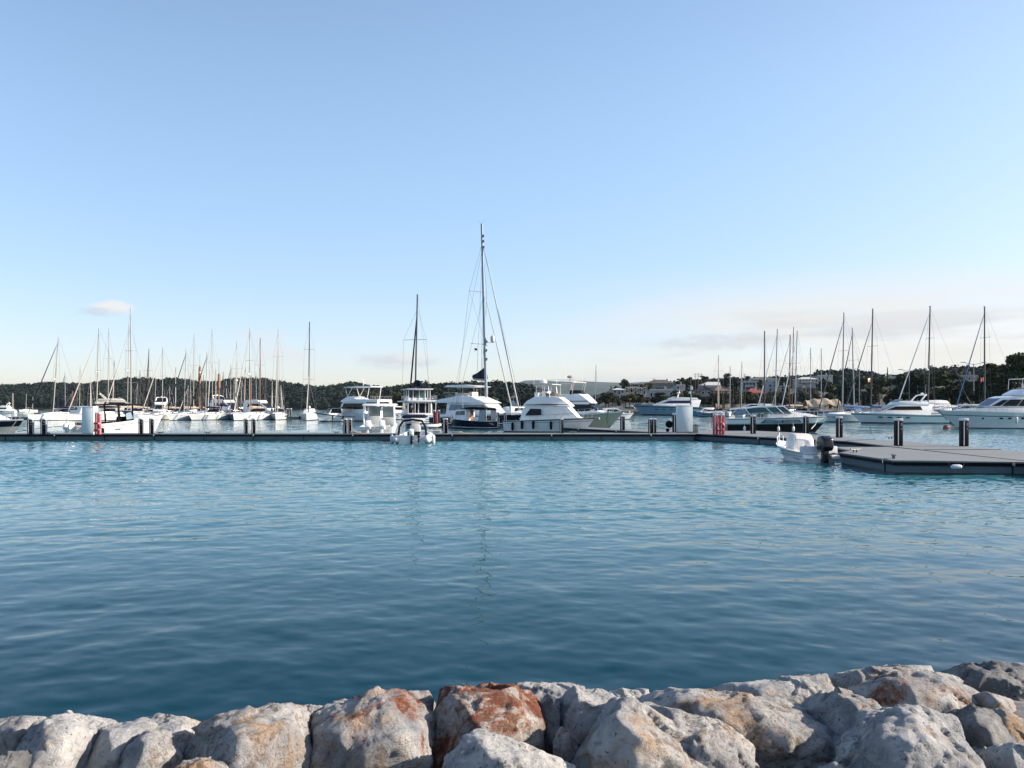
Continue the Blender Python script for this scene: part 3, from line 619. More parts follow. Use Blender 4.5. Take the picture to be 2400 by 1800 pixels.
tag(arr_mesh('hill', GT.reshape(-1, 3), np.stack([ii, ii+1, ii+151, ii+150], -1).reshape(-1, 4), M_EARTH), kind='structure')
wood_on('hilltop_woodland', 'dark wood along the crest of the hill above the town on the right', SKY_R, GT[24:37], 2600, 2.6, 5.4, 1.1, 60, 23, F_WOOD, tmax=0.99)
# ---------------------------------------------------------------- pontoons and what stands on them
DECK = 0.556
def concrete(name, col, streak):
    m = bpy.data.materials.new(name); m.use_nodes = True; nt = m.node_tree; b = nt.nodes['Principled BSDF']; b.inputs['Roughness'].default_value = 0.85
    g = nt.nodes.new('ShaderNodeNewGeometry'); r0 = None; out = None
    for i, (sc, lo, hi, k, c) in enumerate(((0.6, .35, .7, .5, tuple(q*0.72 for q in col)), (7, .4, .75, .35, tuple(q*1.25 for q in col)), (2.2, .55, .75, streak, (0.06, 0.065, 0.06)))):
        mp = nt.nodes.new('ShaderNodeMapping'); mp.inputs['Location'].default_value = (i*3.1, 2, 1); mp.inputs['Scale'].default_value = (1, 1, 0.3 if i == 2 else 1)
        nt.links.new(g.outputs['Position'], mp.inputs[0])
        n = nt.nodes.new('ShaderNodeTexNoise'); n.inputs['Scale'].default_value = sc; n.inputs['Detail'].default_value = 7; nt.links.new(mp.outputs[0], n.inputs['Vector'])
        r = nt.nodes.new('ShaderNodeMapRange'); r.inputs[1].default_value = lo; r.inputs[2].default_value = hi; r.inputs[4].default_value = k; nt.links.new(n.outputs[0], r.inputs[0])
        x = nt.nodes.new('ShaderNodeMix'); x.data_type = 'RGBA'; nt.links.new(r.outputs[0], x.inputs[0]); x.inputs[7].default_value = (*c, 1)
        if out is None: x.inputs[6].default_value = (*col, 1)
        else: nt.links.new(out, x.inputs[6])
        out = x.outputs[2]
    nt.links.new(out, b.inputs['Base Color']); return m
M_DECK = concrete('pontoon_concrete_deck', (0.145, 0.160, 0.172), 0.3)
M_FLOAT = concrete('pontoon_concrete_float', (0.085, 0.118, 0.138), 0.5)
def pontoon(label, poly, panels=4.0, seams=()):
    """poly: deck outline (counter-clockwise), floats below, black rubbing strip under a pale deck edge"""
    cx = sum(p[0] for p in poly)/len(poly); cy = sum(p[1] for p in poly)/len(poly)
    t = thing('floating_pontoon', label, 'pontoon', (cx, cy, 0), 0, 'floating pontoons'); P = [(x-cx, y-cy) for x, y in poly]
    def inset(k):
        n = len(P); r = []
        for i in range(n):
            a, b, c = Vector(P[i-1]), Vector(P[i]), Vector(P[(i+1) % n])
            e1 = (b-a).normalized(); e2 = (c-b).normalized(); n1 = Vector((-e1.y, e1.x)); n2 = Vector((-e2.y, e2.x))
            q = (n1+n2).normalized(); r.append(tuple(b+q*(k/max(0.35, q.dot(n1)))))
        return r
    MB().prism(P, DECK-0.07, DECK).build('deck', M_DECK, t, bevel=0.012, seg=1)
    MB().prism(inset(0.035), DECK-0.20, DECK-0.0705).build('rubbing_strip', M_RUBBER, t)
    fl = MB(); fl.prism(inset(0.10), -0.35, DECK-0.2005); fl.build('float', M_FLOAT, t)
    wlband = MB(); wlband.prism(inset(0.085), -0.30, 0.075); wlband.build('waterline_band', mat('dark_waterline', (0.018, 0.024, 0.022), 0.5, var=0.4, vscale=3), t)  # darker band around the float at the waterline
    br = MB(); n = len(P)
    for i in range(n):
        a, b = Vector(P[i]), Vector(P[(i+1) % n]); L = (b-a).length; e = (b-a)/L; nn = Vector((e.y, -e.x))
        for k in range(1, int(L/panels)+1):
            c = a+e*min(L-0.3, k*panels); yaw = math.atan2(e.y, e.x)
            br.box((c.x-nn.x*0.085, c.y-nn.y*0.085, 0.20), (0.035, 0.05, 0.34), 0, rz=yaw)
            if k % 2: br.box((c.x-nn.x*0.015, c.y-nn.y*0.015, DECK-0.10), (0.09, 0.06, 0.15), 1, rz=yaw)
    if br.v: br.each('joint_bracket', [M_RUBBER, M_STEEL], t)
    if seams:
        sm = MB()
        for (x0, y0, x1, y1) in seams: sm.tube([(x0-cx, y0-cy, DECK+0.001), (x1-cx, y1-cy, DECK+0.001)], 0.02, 5)
        sm.each('deck_seam', M_RUBBER, t)
    return t
pontoon('long straight floating pontoon running across the bay from the left edge', [(-64, 61.0), (14.6, 61.0), (13.9, 63.5), (-64, 63.5)], 3.95)
pontoon('wide bent walkway pontoon running from the junction towards the right edge', [(15.2, 60.6), (20.9, 48.0), (20.35, 41.0), (20.05, 20), (24.3, 20), (24.3, 46), (23.4, 52.5), (23.5, 64.5), (22, 68.7), (14.8, 68.7), (14.62, 62)], 6, seams=[(20.95, 48.2, 23.9, 50.5), (20.4, 38.0, 24.2, 38.0), (18.2, 55, 23.3, 58)])
pontoon('short wide finger pontoon nearest the camera beside the small white boat', [(15.1, 30.4), (20.0, 29.7), (20.0, 40.8), (17.0, 40.8), (16.5, 37.4), (15.2, 35.7)], 4.4)
pontoon('narrow pontoon slanting back behind the two white flybridge boats', [(13.6, 63.6), (14.7, 68.9), (9.9, 78), (6.2, 84), (3.9, 82.4), (7.1, 76.2), (11.7, 66.2)], 6)
pontoon('short pontoon between the navy workboat and the big catamaran', [(-14, 101), (-0.8, 101), (-0.8, 103.5), (-14, 103.5)], 4)
pontoon('distant dark pontoon behind the row of moored sailboats', [(-112, 167), (-38, 171), (-38, 174), (-112, 170)], 6)
pontoon('distant dark pontoon low on the water at the far left', [(-190, 305), (-142, 300), (-142, 303), (-190, 308)], 6)

def pedestal(x, y, h, w, label, body, cap, group='service pedestals on the pontoons', stripes=1, rz=0.0, name='service_pedestal', base=DECK):
    t = thing(name, label, 'pedestal', (x, y, base), rz, group)
    MB().box((0, 0, h*0.46), (w, w*0.9, h*0.92)).build('post', body, t, bevel=0.02)
    MB().box((0, 0, h*0.955), (w*1.06, w*0.96, h*0.09), taper=0.92).build('cap', cap, t, bevel=0.015)
    if stripes:
        st = MB()
        for q in range(stripes):
            st.box((-w*0.22+q*w*0.5, -w*0.452, h*0.47), (w*0.13, 0.014, h*0.86))
        st.build('light_strip', M_WHITE, t)
    sb = MB(); sb.box((w*0.28, -w*0.452, h*0.78), (w*0.26, 0.03, h*0.10)); sb.box((w*0.28, -w*0.452, h*0.62), (w*0.2, 0.02, h*0.05)); sb.each('socket_panel', M_TRIM, t)
    sd = MB(); sd.box((w*0.503, 0, h*0.47), (0.012, w*0.55, h*0.86)); sd.build('side_panel', M_ALU, t)
    return t
_k = 0
def deck_at(px, py): v = at(px, py, DECK); return v.x, v.y
PED = [(72, 1018.2, 1.25, .37, 'dark pedestal near the left edge, beside the bow of the cream and navy boat'), (103, 1018.2, 1.25, .37, 'dark pedestal second from the left edge of the long pontoon'),
 (331, 1017.2, 1.25, .34, 'dark pedestal before the white hull of the black topped sports boat'), (356, 1016.6, 1.25, .34, 'dark pedestal at the bow of the black topped sports boat'),
 (577, 1016.4, 1.22, .31, 'left one of the pedestal pair below the mast of the brown ketch'), (595, 1016.2, 1.22, .31, 'right one of the pedestal pair below the mast of the brown ketch'),
 (809, 1016.2, 1.20, .29, 'left one of the pedestal pair beside the yellowish rope coil'), (820, 1015.8, 1.20, .29, 'right one of the pedestal pair beside the yellowish rope coil'),
 (1043.5, 1015.6, 1.22, .40, 'dark pedestal to the left of the navy workboat stern'), (1316, 1015.6, 1.20, .29, 'dark pedestal overlapping the bow of the front flybridge boat'),
 (1524, 1015.8, 1.22, .29, 'left one of the pedestal pair left of the white cabinet'), (1533.5, 1015.8, 1.22, .29, 'right one of the pedestal pair left of the white cabinet')]
for px, py, h, w, lab in PED: pedestal(*deck_at(px, py), h, w, lab, M_DKBR, M_GREYW)
pedestal(*deck_at(1459, 1008.3), 1.36, .40, 'dark pedestal alone on the slanting pontoon right of the beige bow', M_DKBR, M_GREYW)
pedestal(*deck_at(1582, 1013.0), 1.62, .40, 'tall dark pedestal standing behind the hose trolley', M_DKBR, M_GREYW)
for px, py, h, w, lab in ((1765, 1016.7, 1.50, .35, 'tall pedestal in front of the windscreen of the black hulled cruiser'), (1889, 1017.0, 1.46, .36, 'tall pedestal in front of the bow of the black hulled cruiser'),
        (1967, 1025.5, 1.47, .36, 'tall pedestal against the open water right of the cruiser bow'), (2105.5, 1044.7, 1.50, .36, 'large dark pedestal at the inner corner of the walkway near the mooring cleat'), (2259, 1046, 1.52, .36, 'large dark pedestal standing closest to the right edge')):
    pedestal(*deck_at(px, py), h, w, lab, M_DKBR, M_GREYW)
# fire points: red cabinets with lifebuoys
def ring(name, label, loc, r, tube, cat='lifebuoy', mtl=None, rx=90):
    mb = MB(); n, m = 28, 10
    vs = [((r+tube*math.cos(2*math.pi*j/m))*math.cos(2*math.pi*i/n), tube*math.sin(2*math.pi*j/m), (r+tube*math.cos(2*math.pi*j/m))*math.sin(2*math.pi*i/n)) for i in range(n) for j in range(m)]
    mb.add(vs, [(i*m+j, i*m+(j+1) % m, ((i+1) % n)*m+(j+1) % m, ((i+1) % n)*m+j) for i in range(n) for j in range(m)])
    o = mb.build(name, mtl or M_RED); o.location = loc
    b = MB()
    for q in range(4):
        a = math.pi/4+q*math.pi/2
        b.tube([((r)*math.cos(a+d), 0, r*math.sin(a+d)) for d in (-0.09, 0, 0.09)], tube*1.06, 10)
    b.each('reflective_band', M_GREYW, o)
    tag(o, label, cat, 'lifebuoys on the pontoons'); return o
x, y = deck_at(1677, 1018.6); pedestal(x, y, 1.62, .36, 'red fire pedestal left of its twin beside the wall cabinet', M_RED, M_GREYW, 'red fire pedestals', 1, name='fire_pedestal')
x2, y2 = deck_at(1691.5, 1018.6); pedestal(x2, y2, 1.62, .36, 'red fire pedestal with a lifebuoy hanging on its front', M_RED, M_GREYW, 'red fire pedestals', 1, name='fire_pedestal')
ring('lifebuoy', 'red lifebuoy hanging on the right red fire pedestal', (x2-0.16, y2-0.26, DECK+0.62), 0.27, 0.075)
x, y = deck_at(231, 1018.6); pedestal(x, y, 1.75, .32, 'red fire pedestal beside the blue grey cabinet on the left', M_RED, M_GREYW, 'red fire pedestals', 1, name='fire_pedestal')
ring('lifebuoy', 'red lifebuoy hanging before the left red fire pedestal', (x-0.04, y-0.27, DECK+0.63), 0.29, 0.085)
for px, hgt, lab in ((1018, 1.75, 'distant pedestal left of the small red extinguisher post'), (1028, 1.75, 'distant pedestal right of the small red extinguisher post'), (1167, 1.50, 'distant pedestal against the black catamaran hull, left one'), (1214, 1.45, 'distant pedestal against the black catamaran hull, right one')):
    v = atd(px, 102.0); pedestal(v.x if px < 1180 else -0.95, 102.0 if px < 1180 else 102.6, hgt, .34, lab, M_DKBR, M_GREYW)
v = atd(1023, 102.0); pedestal(v.x, 101.6, 1.45, .3, 'small red extinguisher post between two distant pedestals', M_RED, M_RED, 'red fire pedestals', 0, name='fire_pedestal')
# utility cabinets
def cabinet(px0, px1, py, h, depth, label, m, rz=0.0):
    a = deck_at((px0+px1)/2, py); w = (px1-px0)/FOC*a[1]
    t = thing('utility_cabinet', label, 'cabinet', (a[0], a[1]+depth/2, DECK), rz, 'utility cabinets')
    MB().box((0, 0, 0.05), (w*0.96, depth*0.96, 0.10)).build('plinth', M_TRIM, t)
    MB().box((0, 0, h/2+0.05), (w, depth, h-0.1)).build('housing', m, t, bevel=0.02)
    MB().box((0, 0, h+0.03), (w*1.05, depth*1.06, 0.06)).build('lid', M_WHITE, t, bevel=0.015)
    d = MB(); d.box((-w*0.06, -depth/2-0.004, h*0.52), (w*0.80, 0.012, h*0.86)); do = d.build('door', m, t, bevel=0.004)
    hd = MB(); hd.box((w*0.24, -depth/2-0.025, h*0.5), (0.03, 0.03, 0.16)); hd.build('handle', M_STEEL, do)
    g = MB()
    for q in range(5): g.box((w/2+0.004, 0, h*0.72+q*0.05), (0.012, depth*0.6, 0.02))
    g.each('vent', M_TRIM, t)
    return t
cabinet(191.5, 218.5, 1019, 2.12, 0.7, 'tall blue grey cabinet standing left of the red fire pedestal', M_CABINET)
cabinet(1589, 1623.5, 1015.2, 2.22, 0.8, 'tall white cabinet standing beside the lamp pole at the pontoon junction', M_CABINET)
# lamp pole and bin
x, y = deck_at(1625, 1013.5); y += 0.9
t = thing('lamp_pole', 'slim grey camera and lamp pole right behind the white cabinet', 'pole', (x, y, DECK))
MB().tube([(0, 0, 0), (0, 0, 2.4), (0, 0, 3.95)], 0.075, 8, r1=0.05).build('pole', M_GALV, t); MB().box((0, 0, 0.02), (0.3, 0.3, 0.04)).build('base_plate', M_GALV, t)
mb = MB(); mb.box((0.02, -0.12, 3.72), (0.22, 0.16, 0.30)); mb.box((-0.13, -0.1, 3.35), (0.16, 0.12, 0.20)); mb.build('camera_box', M_GREYW, t, bevel=0.02); MB().tube([(-0.2, 0, 3.95), (0.2, 0, 3.95)], 0.025, 6).build('bracket', M_GALV, t); MB().tube([(0, 0, 3.95), (0, 0, 4.75)], 0.012, 5).build('antenna', M_GALV, t)
x, y = deck_at(1630, 1014.6)
t = thing('litter_bin', 'dark grey litter bin with a slanted lid right of the white cabinet', 'bin', (x, y, DECK))
MB().box((0, 0, 0.29), (0.40, 0.40, 0.58), taper=1.12).build('body', mat('bin_grey', (0.13, 0.16, 0.18), 0.6), t, bevel=0.03)
mb = MB(); mb.side([(-0.25, 0.58), (0.25, 0.58), (0.25, 0.64), (0, 0.72), (-0.25, 0.64)], 0.25); mb.build('lid', mat('bin_lid', (0.06, 0.075, 0.085), 0.5), t, bevel=0.02)
# hose trolley
x, y = deck_at(1574, 1012.6)
t = thing('hose_trolley', 'black two wheeled hose trolley with white frame beside the cabinet', 'trolley', (x, y, DECK))
f = MB()
for sx in (0.0, 0.42): f.tube([(sx, 0.1, 0.06), (sx, 0.1, 0.9), (sx-0.06, 0.12, 1.08), (sx-0.22, 0.12, 1.12)], 0.024, 6)
for z in (0.35, 0.62, 0.92): f.tube([(0, 0.1, z), (0.42, 0.1, z)], 0.018, 6)
f.build('frame', M_WHITE, t)
mb = MB(); mb.lathe([(0.05, -0.16), (0.30, -0.16), (0.30, -0.13), (0.2, -0.12), (0.2, 0.12), (0.30, 0.13), (0.30, 0.16), (0.05, 0.16)], 14); ho = mb.build('hose_reel', M_RUBBER, t); ho.rotation_euler = (R(90), 0, 0); ho.location = (-0.18, 0.1, 0.66)
for sx in (-0.32, 0.46):
    w_ = MB().lathe([(0.02, -0.04), (0.13, -0.04), (0.16, 0), (0.13, 0.04), (0.02, 0.04)], 14).build('wheel', M_RUBBER, t); w_.rotation_euler = (R(90), 0, 0); w_.location = (sx, 0.1, 0.16)
# cleats, rope coils, white fender hanging on the near pontoon
def cleat(px, py, label, rz=0.0, s=1.0):
    x, y = deck_at(px, py); o = MB()
    o.box((-0.08*s, 0, 0.06*s), (0.05*s, 0.07*s, 0.12*s)); o.box((0.08*s, 0, 0.06*s), (0.05*s, 0.07*s, 0.12*s)); o.tube([(-0.27*s, 0, 0.14*s), (-0.12*s, 0, 0.125*s), (0.12*s, 0, 0.125*s), (0.27*s, 0, 0.14*s)], 0.032*s, 7)
    c = o.build('mooring_cleat', M_GALV); c.location = (x, y, DECK); c.rotation_euler = (0, 0, rz); tag(c, label, 'cleat', 'mooring cleats')
cleat(2087, 1029.0, 'steel cleat on the far edge left of the large inner corner pedestal', 0.2, 1.25); cleat(2005, 1060.5, 'steel cleat on the finger pontoon behind the black outboard', 0.4, 1.15); cleat(2094, 1075, 'steel cleat near the front corner of the finger pontoon', 1.3, 1.1)
for px, py, lab in ((789, 1016.6, 'small cleat left of the grey inflatable on the long pontoon'), (1022, 1016.6, 'small cleat right of the grey inflatable on the long pontoon'), (376, 1017.2, 'small cleat right of the sports boat on the long pontoon'), (487, 1016.9, 'small cleat midway between the sports boat and the pedestal pair'), (1128, 1016.4, 'small cleat below the stern of the navy workboat'), (1343, 1016.4, 'small cleat under the bow of the front flybridge boat')): cleat(px, py, lab, 0, 1.1)
def rope_coil(px, py, label, r, mtl, sx=1.0):
    x, y = deck_at(px, py); o = MB(); rg = random.Random(int(px)); pts = []
    for i in range(70):
        a = i*0.42; rr = r*(0.55+0.45*rg.random()); pts.append((math.cos(a)*rr*sx, math.sin(a)*rr*0.6, 0.03+0.0016*i+0.02*rg.random()))
    pts += [(r*sx*1.4, 0.05, 0.02), (r*sx*2.0, 0.2, 0.02)]
    c = o.tube(pts, 0.022, 5).build('rope_coil', mtl); c.location = (x, y, DECK); tag(c, label, 'rope', 'rope coils on the pontoon')
rope_coil(833, 1016.0, 'yellowish rope coil heaped beside a pedestal pair', 0.34, M_ROPE, 1.5); rope_coil(1072, 1016.0, 'pale rope coil lying below the navy workboat', 0.3, M_ROPE, 1.5); rope_coil(107, 1018.0, 'dark rope coil at the foot of a left pedestal', 0.25, M_ROPED, 1.3)
v = at(2222, 1093, 0.33)
t = thing('white_fender', 'pale cylindrical fender hanging along the side of the near pontoon', 'fender', (v.x, 29.70, 0.36)); t.scale = (0.62, 0.62, 0.72); MB().tube([(-0.36, 0, 0), (-0.30, 0, 0), (-0.22, 0, 0), (0.22, 0, 0), (0.30, 0, 0), (0.36, 0, 0)], [0.03, 0.09, 0.12, 0.12, 0.09, 0.03], 10).build('body', M_GREYW, t)  # white fender coloured grey: its shade is put into the material
mb = MB(); mb.tube([(-0.36, 0, 0), (-0.42, 0.06, 0.16), (-0.5, 0.12, 0.275)], 0.012, 5); mb.tube([(0.36, 0, 0), (0.5, 0.05, 0.12), (0.62, 0.12, 0.275)], 0.012, 5); mb.build('line', M_ROPED, t)

# ---------------------------------------------------------------- boat kit
def hull(parent, L, B, fs, fb, rake=0.8, stern=0.85, wl=0.86, bands=((0.10, 0), (1.0, 1)), mats=(M_BOOT, M_WHITE), deck=M_WHITE, sheer_p=2.0, fine=2.2, draft=0.35, nst=18, flare=1.0, name='hull', well=None, tmax=0.42, rise=0.0):
    """lofted hull, bow at +x; bands = (fraction of freeboard, material) from the water up.  well=(x0,x1,depth,inset): open cockpit"""
    us = [-1.0]+[0.0]
    for u, _ in bands:
        k = 3 if u-us[-1] > 0.4 else 1
        for q in range(1, k+1): us.append(us[-1]+(u-us[-1])/(k-q+1))
    def hb(t): return B/2*((stern+(1-stern)*math.sin(math.pi/2*min(1, t/tmax))) if t < tmax else max(0.012, (1-((t-tmax)/(1-tmax))**fine)))
    def sh(t): return fs+(fb-fs)*t**sheer_p
    def wr(t): return wl*(1-0.72*t**2.6)
    ts = [1-(1-i/(nst-1))**1.25 for i in range(nst)]; V = []; F = []; M = []; nr = len(us)
    def P(t, u, sg):
        f = sh(t); x = -L/2+L*t
        if u < 0: return (x-rake*t**4*1.1, sg*hb(t)*wr(t)*0.9, -draft)
        w = wr(t); y = hb(t)*(w+(1-w)*u**flare); return (x-rake*(1-u)*t**4+(-0.0 if t else -rise*u), sg*y, f*u)
    for t in ts:
        for sg in (1, -1):
            for u in us: V.append(P(t, u, sg))
    def mi(u):
        for b, m in bands:
            if u <= b+1e-6: return m
        return bands[-1][1]
    for i in range(nst-1):
        for s in (0, 1):
            for r in range(nr-1):
                a = i*2*nr+s*nr+r; c = a+2*nr
                F.append((a, c, c+1, a+1) if s else (a, a+1, c+1, c)); M.append(mi(us[r+1]))
    for r in range(nr-1): F.append((r, nr+r, nr+r+1, r+1)); M.append(mi(us[r+1]))
    nd = len(mats)
    dk = []
    for i, t in enumerate(ts):
        a = i*2*nr+nr-1; b = a+nr; dk.append((a, b))
    if well is None:
        for i in range(nst-1): F.append((dk[i][0], dk[i][1], dk[i+1][1], dk[i+1][0])); M.append(nd)
    else:
        x0, x1, dep, ins = well; idx = []
        for i, t in enumerate(ts):
            x = -L/2+L*t; f = sh(t); inside = x0 <= x <= x1
            y = max(0.01, hb(t)-ins); z = f-(dep if inside else 0.0)
            base = len(V); V.extend([(x, y, f), (x, -y, f), (x, y*0.96, z), (x, -y*0.96, z)]); idx.append(base)
        for i in range(nst-1):
            a, b = idx[i], idx[i+1]
            F += [(dk[i][0], a, b, dk[i+1][0]), (a+1, dk[i][1], dk[i+1][1], b+1), (a, a+2, b+2, b), (a+3, a+1, b+1, b+3), (a+2, a+3, b+3, b+2)]; M += [nd]*5
        a = idx[0]; F += [(a, a+1, a+3, a+2), (dk[0][1], a+1, a, dk[0][0])]; M += [nd]*2
    mb = MB(); mb.v = V; mb.f = [list(f) for f in F]; mb.m = M
    o = mb.build(name, list(mats)+[deck], parent, smooth=35)
    o['_'] = 0; del o['_']
    return o, (lambda x: hb((x+L/2)/L)), (lambda x: sh((x+L/2)/L))
def rail(parent, hbf, shf, x0, x1, h=0.62, n=9, name='railing', m=M_STEEL, inset=0.06, mid=True, r=0.018, tip=None):
    mb = MB()
    for sg in (1, -1):
        top = []; md = []
        for i in range(n):
            x = x0+(x1-x0)*i/(n-1); y = sg*max(0.02, hbf(x)-inset); z = shf(x)
            mb.tube([(x, y, z), (x+0.03, y, z+h)], r, 5); top.append((x+0.03, y, z+h)); md.append((x+0.015, y, z+h*0.52))
        if tip: top.append(tip)
        mb.tube(top, r*1.15, 5)
        if mid: mb.tube(md, r*0.7, 5)
    return mb.build(name, m, parent)
def fender(parent, x, y, z, r=0.13, l=0.62, m=M_RUBBER, top=None):
    mb = MB(); mb.tube([(x, y, z-l/2-0.05), (x, y, z-l/2+r*0.5), (x, y, z+l/2-r*0.5), (x, y, z+l/2+0.05)], [r*0.35, r, r, r*0.35], 10)
    mb.tube([(x, y, z+l/2), (x, y*0.97, top if top else z+l/2+0.4)], 0.012, 4)
    return mb.build('fender', m, parent)
def outboard(parent, x, y, z, cowl, s=1.0, tilt=0.0, leg=M_TRIM):
    """outboard engine hung on a transom, propeller end aft (-x)"""
    e = bpy.data.objects.new('outboard_engine', None); COL.objects.link(e); e.parent = parent; KIDS.setdefault(parent.name, []).append(e)
    e.location = (x, y, z); e.rotation_euler = (0, tilt, 0)
    c = MB(); c.side([(0.16*s, 0.0), (0.20*s, 0.34*s), (0.08*s, 0.56*s), (-0.20*s, 0.60*s), (-0.42*s, 0.46*s), (-0.46*s, 0.10*s), (-0.34*s, -0.06*s)], lambda xx, zz: (0.20-0.05*max(0, zz/s-0.3))*s)
    c.build('cowl', cowl, e, bevel=0.07*s, seg=3)
    l = MB(); l.side([(0.0, -0.05*s), (-0.28*s, -0.05*s), (-0.24*s, -0.75*s), (-0.10*s, -0.80*s), (0.02*s, -0.5*s)], 0.085*s); l.box((-0.18*s, 0, -0.62*s), (0.5*s, 0.26*s, 0.03*s)); l.tube([(0.02*s, 0, -0.80*s), (-0.05*s, 0, -0.8*s), (-0.32*s, 0, -0.8*s), (-0.36*s, 0, -0.8*s)], [0.02*s, 0.06*s, 0.06*s, 0.02*s], 8)
    l.build('leg', leg, e, bevel=0.01)
    return e
def antenna(parent, x, y, z, h, lean=0.0): return MB().tube([(x, y, z), (x+lean, y, z+h)], 0.02, 5, r1=0.008).build('antenna', M_WHITE, parent)
def radar_dome(parent, x, y, z, r=0.28):
    return MB().lathe([(r*0.5, 0), (r*0.95, r*0.12), (r, r*0.4), (r*0.85, r*0.75), (r*0.4, r*0.95), (0.01, r)], 14, (x, y, z)).build('radar_dome', M_WHITE, parent)
def flag(parent, x, y, z, w, h, m, m2=None, ang=0.3):
    mb = MB(); n = 5
    for k, mm in enumerate([m, m2] if m2 else [m]):
        z0 = z+h*(0.5*k if m2 else 0); hh = h*(0.5 if m2 else 1)
        for i in range(n):
            a, b = i/n, (i+1)/n
            pa = (x+w*a*math.cos(ang), y+w*a*math.sin(ang)+0.06*math.sin(a*7)); pb = (x+w*b*math.cos(ang), y+w*b*math.sin(ang)+0.06*math.sin(b*7)); dr = 0.25*h
            mb.slab([(*pa, z0-dr*a), (*pb, z0-dr*b), (*pb, z0+hh-dr*b), (*pa, z0+hh-dr*a)], 0.006, k)
    mb.tube([(x, y, z-0.3), (x, y, z+h+0.05)], 0.012, 5, 0)
    return mb.build('flag', [m, m2] if m2 else m, parent, fix=False, smooth=0)
def cover_sag(x0, x1, z, r0, r1): return [((x0+(x1-x0)*q/8), 0, z+0.05*math.sin(q*2.1)) for q in range(9)], [r0+(r1-r0)*q/8*(1 if q < 8 else 0.6) for q in range(9)]
def sailboat(label, px_top, py_top, px_base, py_wl, off, L=12.0, toward=1, d=None, hullm=M_WHITE, mastm=M_ALUW, furl=M_FURL, spread=(0.45, 0.72), cover=M_CANV_N, hood=M_CANV_N, mr=0.09, boot=M_BOOT,
             band=None, furl_frac=0.93, group='moored sailing boats', ports=False, mizzen=None, radar=None, topmast=None, rails=True, wire=M_WIRE, wr=0.014, fenders=0, fl=None, plumb=False, bimini=None):
    if d is None: d = EYE*FOC/(py_wl-HOR)
    J = L*0.36; c = max(-1, min(1, off/FOC*d/J)); rz = math.acos(c)*(-1 if toward > 0 else 1)
    H = zof(py_top, d); mx = L*0.10; fb = 0.085*L+0.28; fs = fb*0.84
    base = atd(px_base, d); ca, sa = math.cos(rz), math.sin(rz)
    t = thing('sailing_boat', label, 'sailing boat', (base.x-mx*ca, base.y-mx*sa, 0), rz, group)
    bands = [(0.09, 0), (0.90, 1), (0.95, 2), (1.0, 1)] if band is None else band
    h, hbf, shf = hull(t, L, L*0.29, fs, fb, rake=0.35 if plumb else 1.0, stern=0.78, wl=0.82, bands=bands, mats=(boot, hullm, M_TRIM if hullm is M_WHITE else M_WHITE), sheer_p=1.6, fine=2.0, nst=14, rise=-0.3)
    if ports:
        p = MB()
        for q in range(4): p.pane([(-1.2+q*0.75+0.22*math.cos(a), 0.70*fs+0.16*math.sin(a)) for a in [k*math.pi/5 for k in range(10)]], lambda x, z: hbf(x)*0.985, 0.02)
        p.each('porthole', M_GLASS, t)
    w = lambda x, z: L*0.088-0.10*(z-fs)-max(0, x-0.0)*0.055
    cr = MB(); z0 = fs-0.05; cr.side([(-L*0.12, z0), (L*0.30, z0+0.18), (L*0.24, z0+0.42), (L*0.05, z0+0.60), (-L*0.12, z0+0.62)], w); c_ = cr.build('coachroof', M_WHITE, t, bevel=0.05)
    pn = MB(); pn.pane([(-L*0.09, z0+0.30), (L*0.14, z0+0.32), (L*0.12, z0+0.46), (-L*0.09, z0+0.50)], w); pn.build('window', M_GLASS, c_)
    # mast, spreaders, boom
    dxl = (px_top-px_base)/FOC*d; lx, ly = dxl*ca, -dxl*sa
    def mp(f): return Vector((mx+lx*f, ly*f, z0+0.4+(H-z0-0.4)*f))
    ms = MB(); ms.tube([mp(0), mp(0.5), mp(1.0)], [mr*.85, mr*.85, mr*0.7], 8)
    ms.box((mp(1).x, mp(1).y, H+0.02), (0.34, 0.14, 0.06)); mo = ms.build('mast', mastm, t)
    if topmast:
        MB().tube([mp(1), mp(1)+Vector((0, 0, topmast))], 0.045, 6).build('topmast', wire, mo)
        k_ = MB(); k_.tube([mp(0.62), mp(0.8), mp(0.98)], mr*1.9, 8, r1=mr*1.5); k_.build('furled_topsail', mastm, mo)
    sp = MB(); sw = L*0.085; rg = MB()
    for f in spread:
        p = mp(f); sp.tube([p+Vector((-0.1, -sw, 0.02)), p, p+Vector((-0.1, sw, 0.02))], 0.028, 5)
    if spread: sp.each('spreader', mastm, mo)
    ch = Vector((mx-0.2, 0, fs))
    for sg in (1, -1):
        cp = Vector((mx-0.25, sg*(hbf(mx)-0.12), fs)); pts = [cp]+[mp(f)+Vector((-0.1, sg*sw*(1 if i == 0 else 0.85), 0)) for i, f in enumerate(spread)]+[mp(0.97)]
        rg.tube(pts, wr, 4)
        if spread: rg.tube([cp, mp(spread[0])], wr, 4)
        rg.tube([Vector((-L/2+0.15, sg*0.5, fs)), mp(0.55) if False else Vector((-L/2+2.2, 0, fs+3.2))], wr, 4)
    rg.tube([Vector((-L/2+2.2, 0, fs+3.2)), mp(0.99)], wr, 4)
    bow = Vector((L/2-0.25, 0, fb+0.05)); rg.tube([bow, mp(furl_frac)], wr, 4)
    rg.build('rigging', wire, t)
    if furl:
        a, b = bow+Vector((0, 0, 0.35)), mp(furl_frac); q = [a+(b-a)*k for k in (0, .06, .3, .6, .9, .97)]
        MB().tube(q, [0.04, 0.10, 0.105, 0.085, 0.055, 0.02], 7).build('furled_headsail', furl, t)
    bz = z0+1.35; bl = L*0.36
    MB().tube([(mx-0.1, 0, bz), (mx-bl, 0, bz+0.12)], 0.075, 7).build('boom', mastm, t)
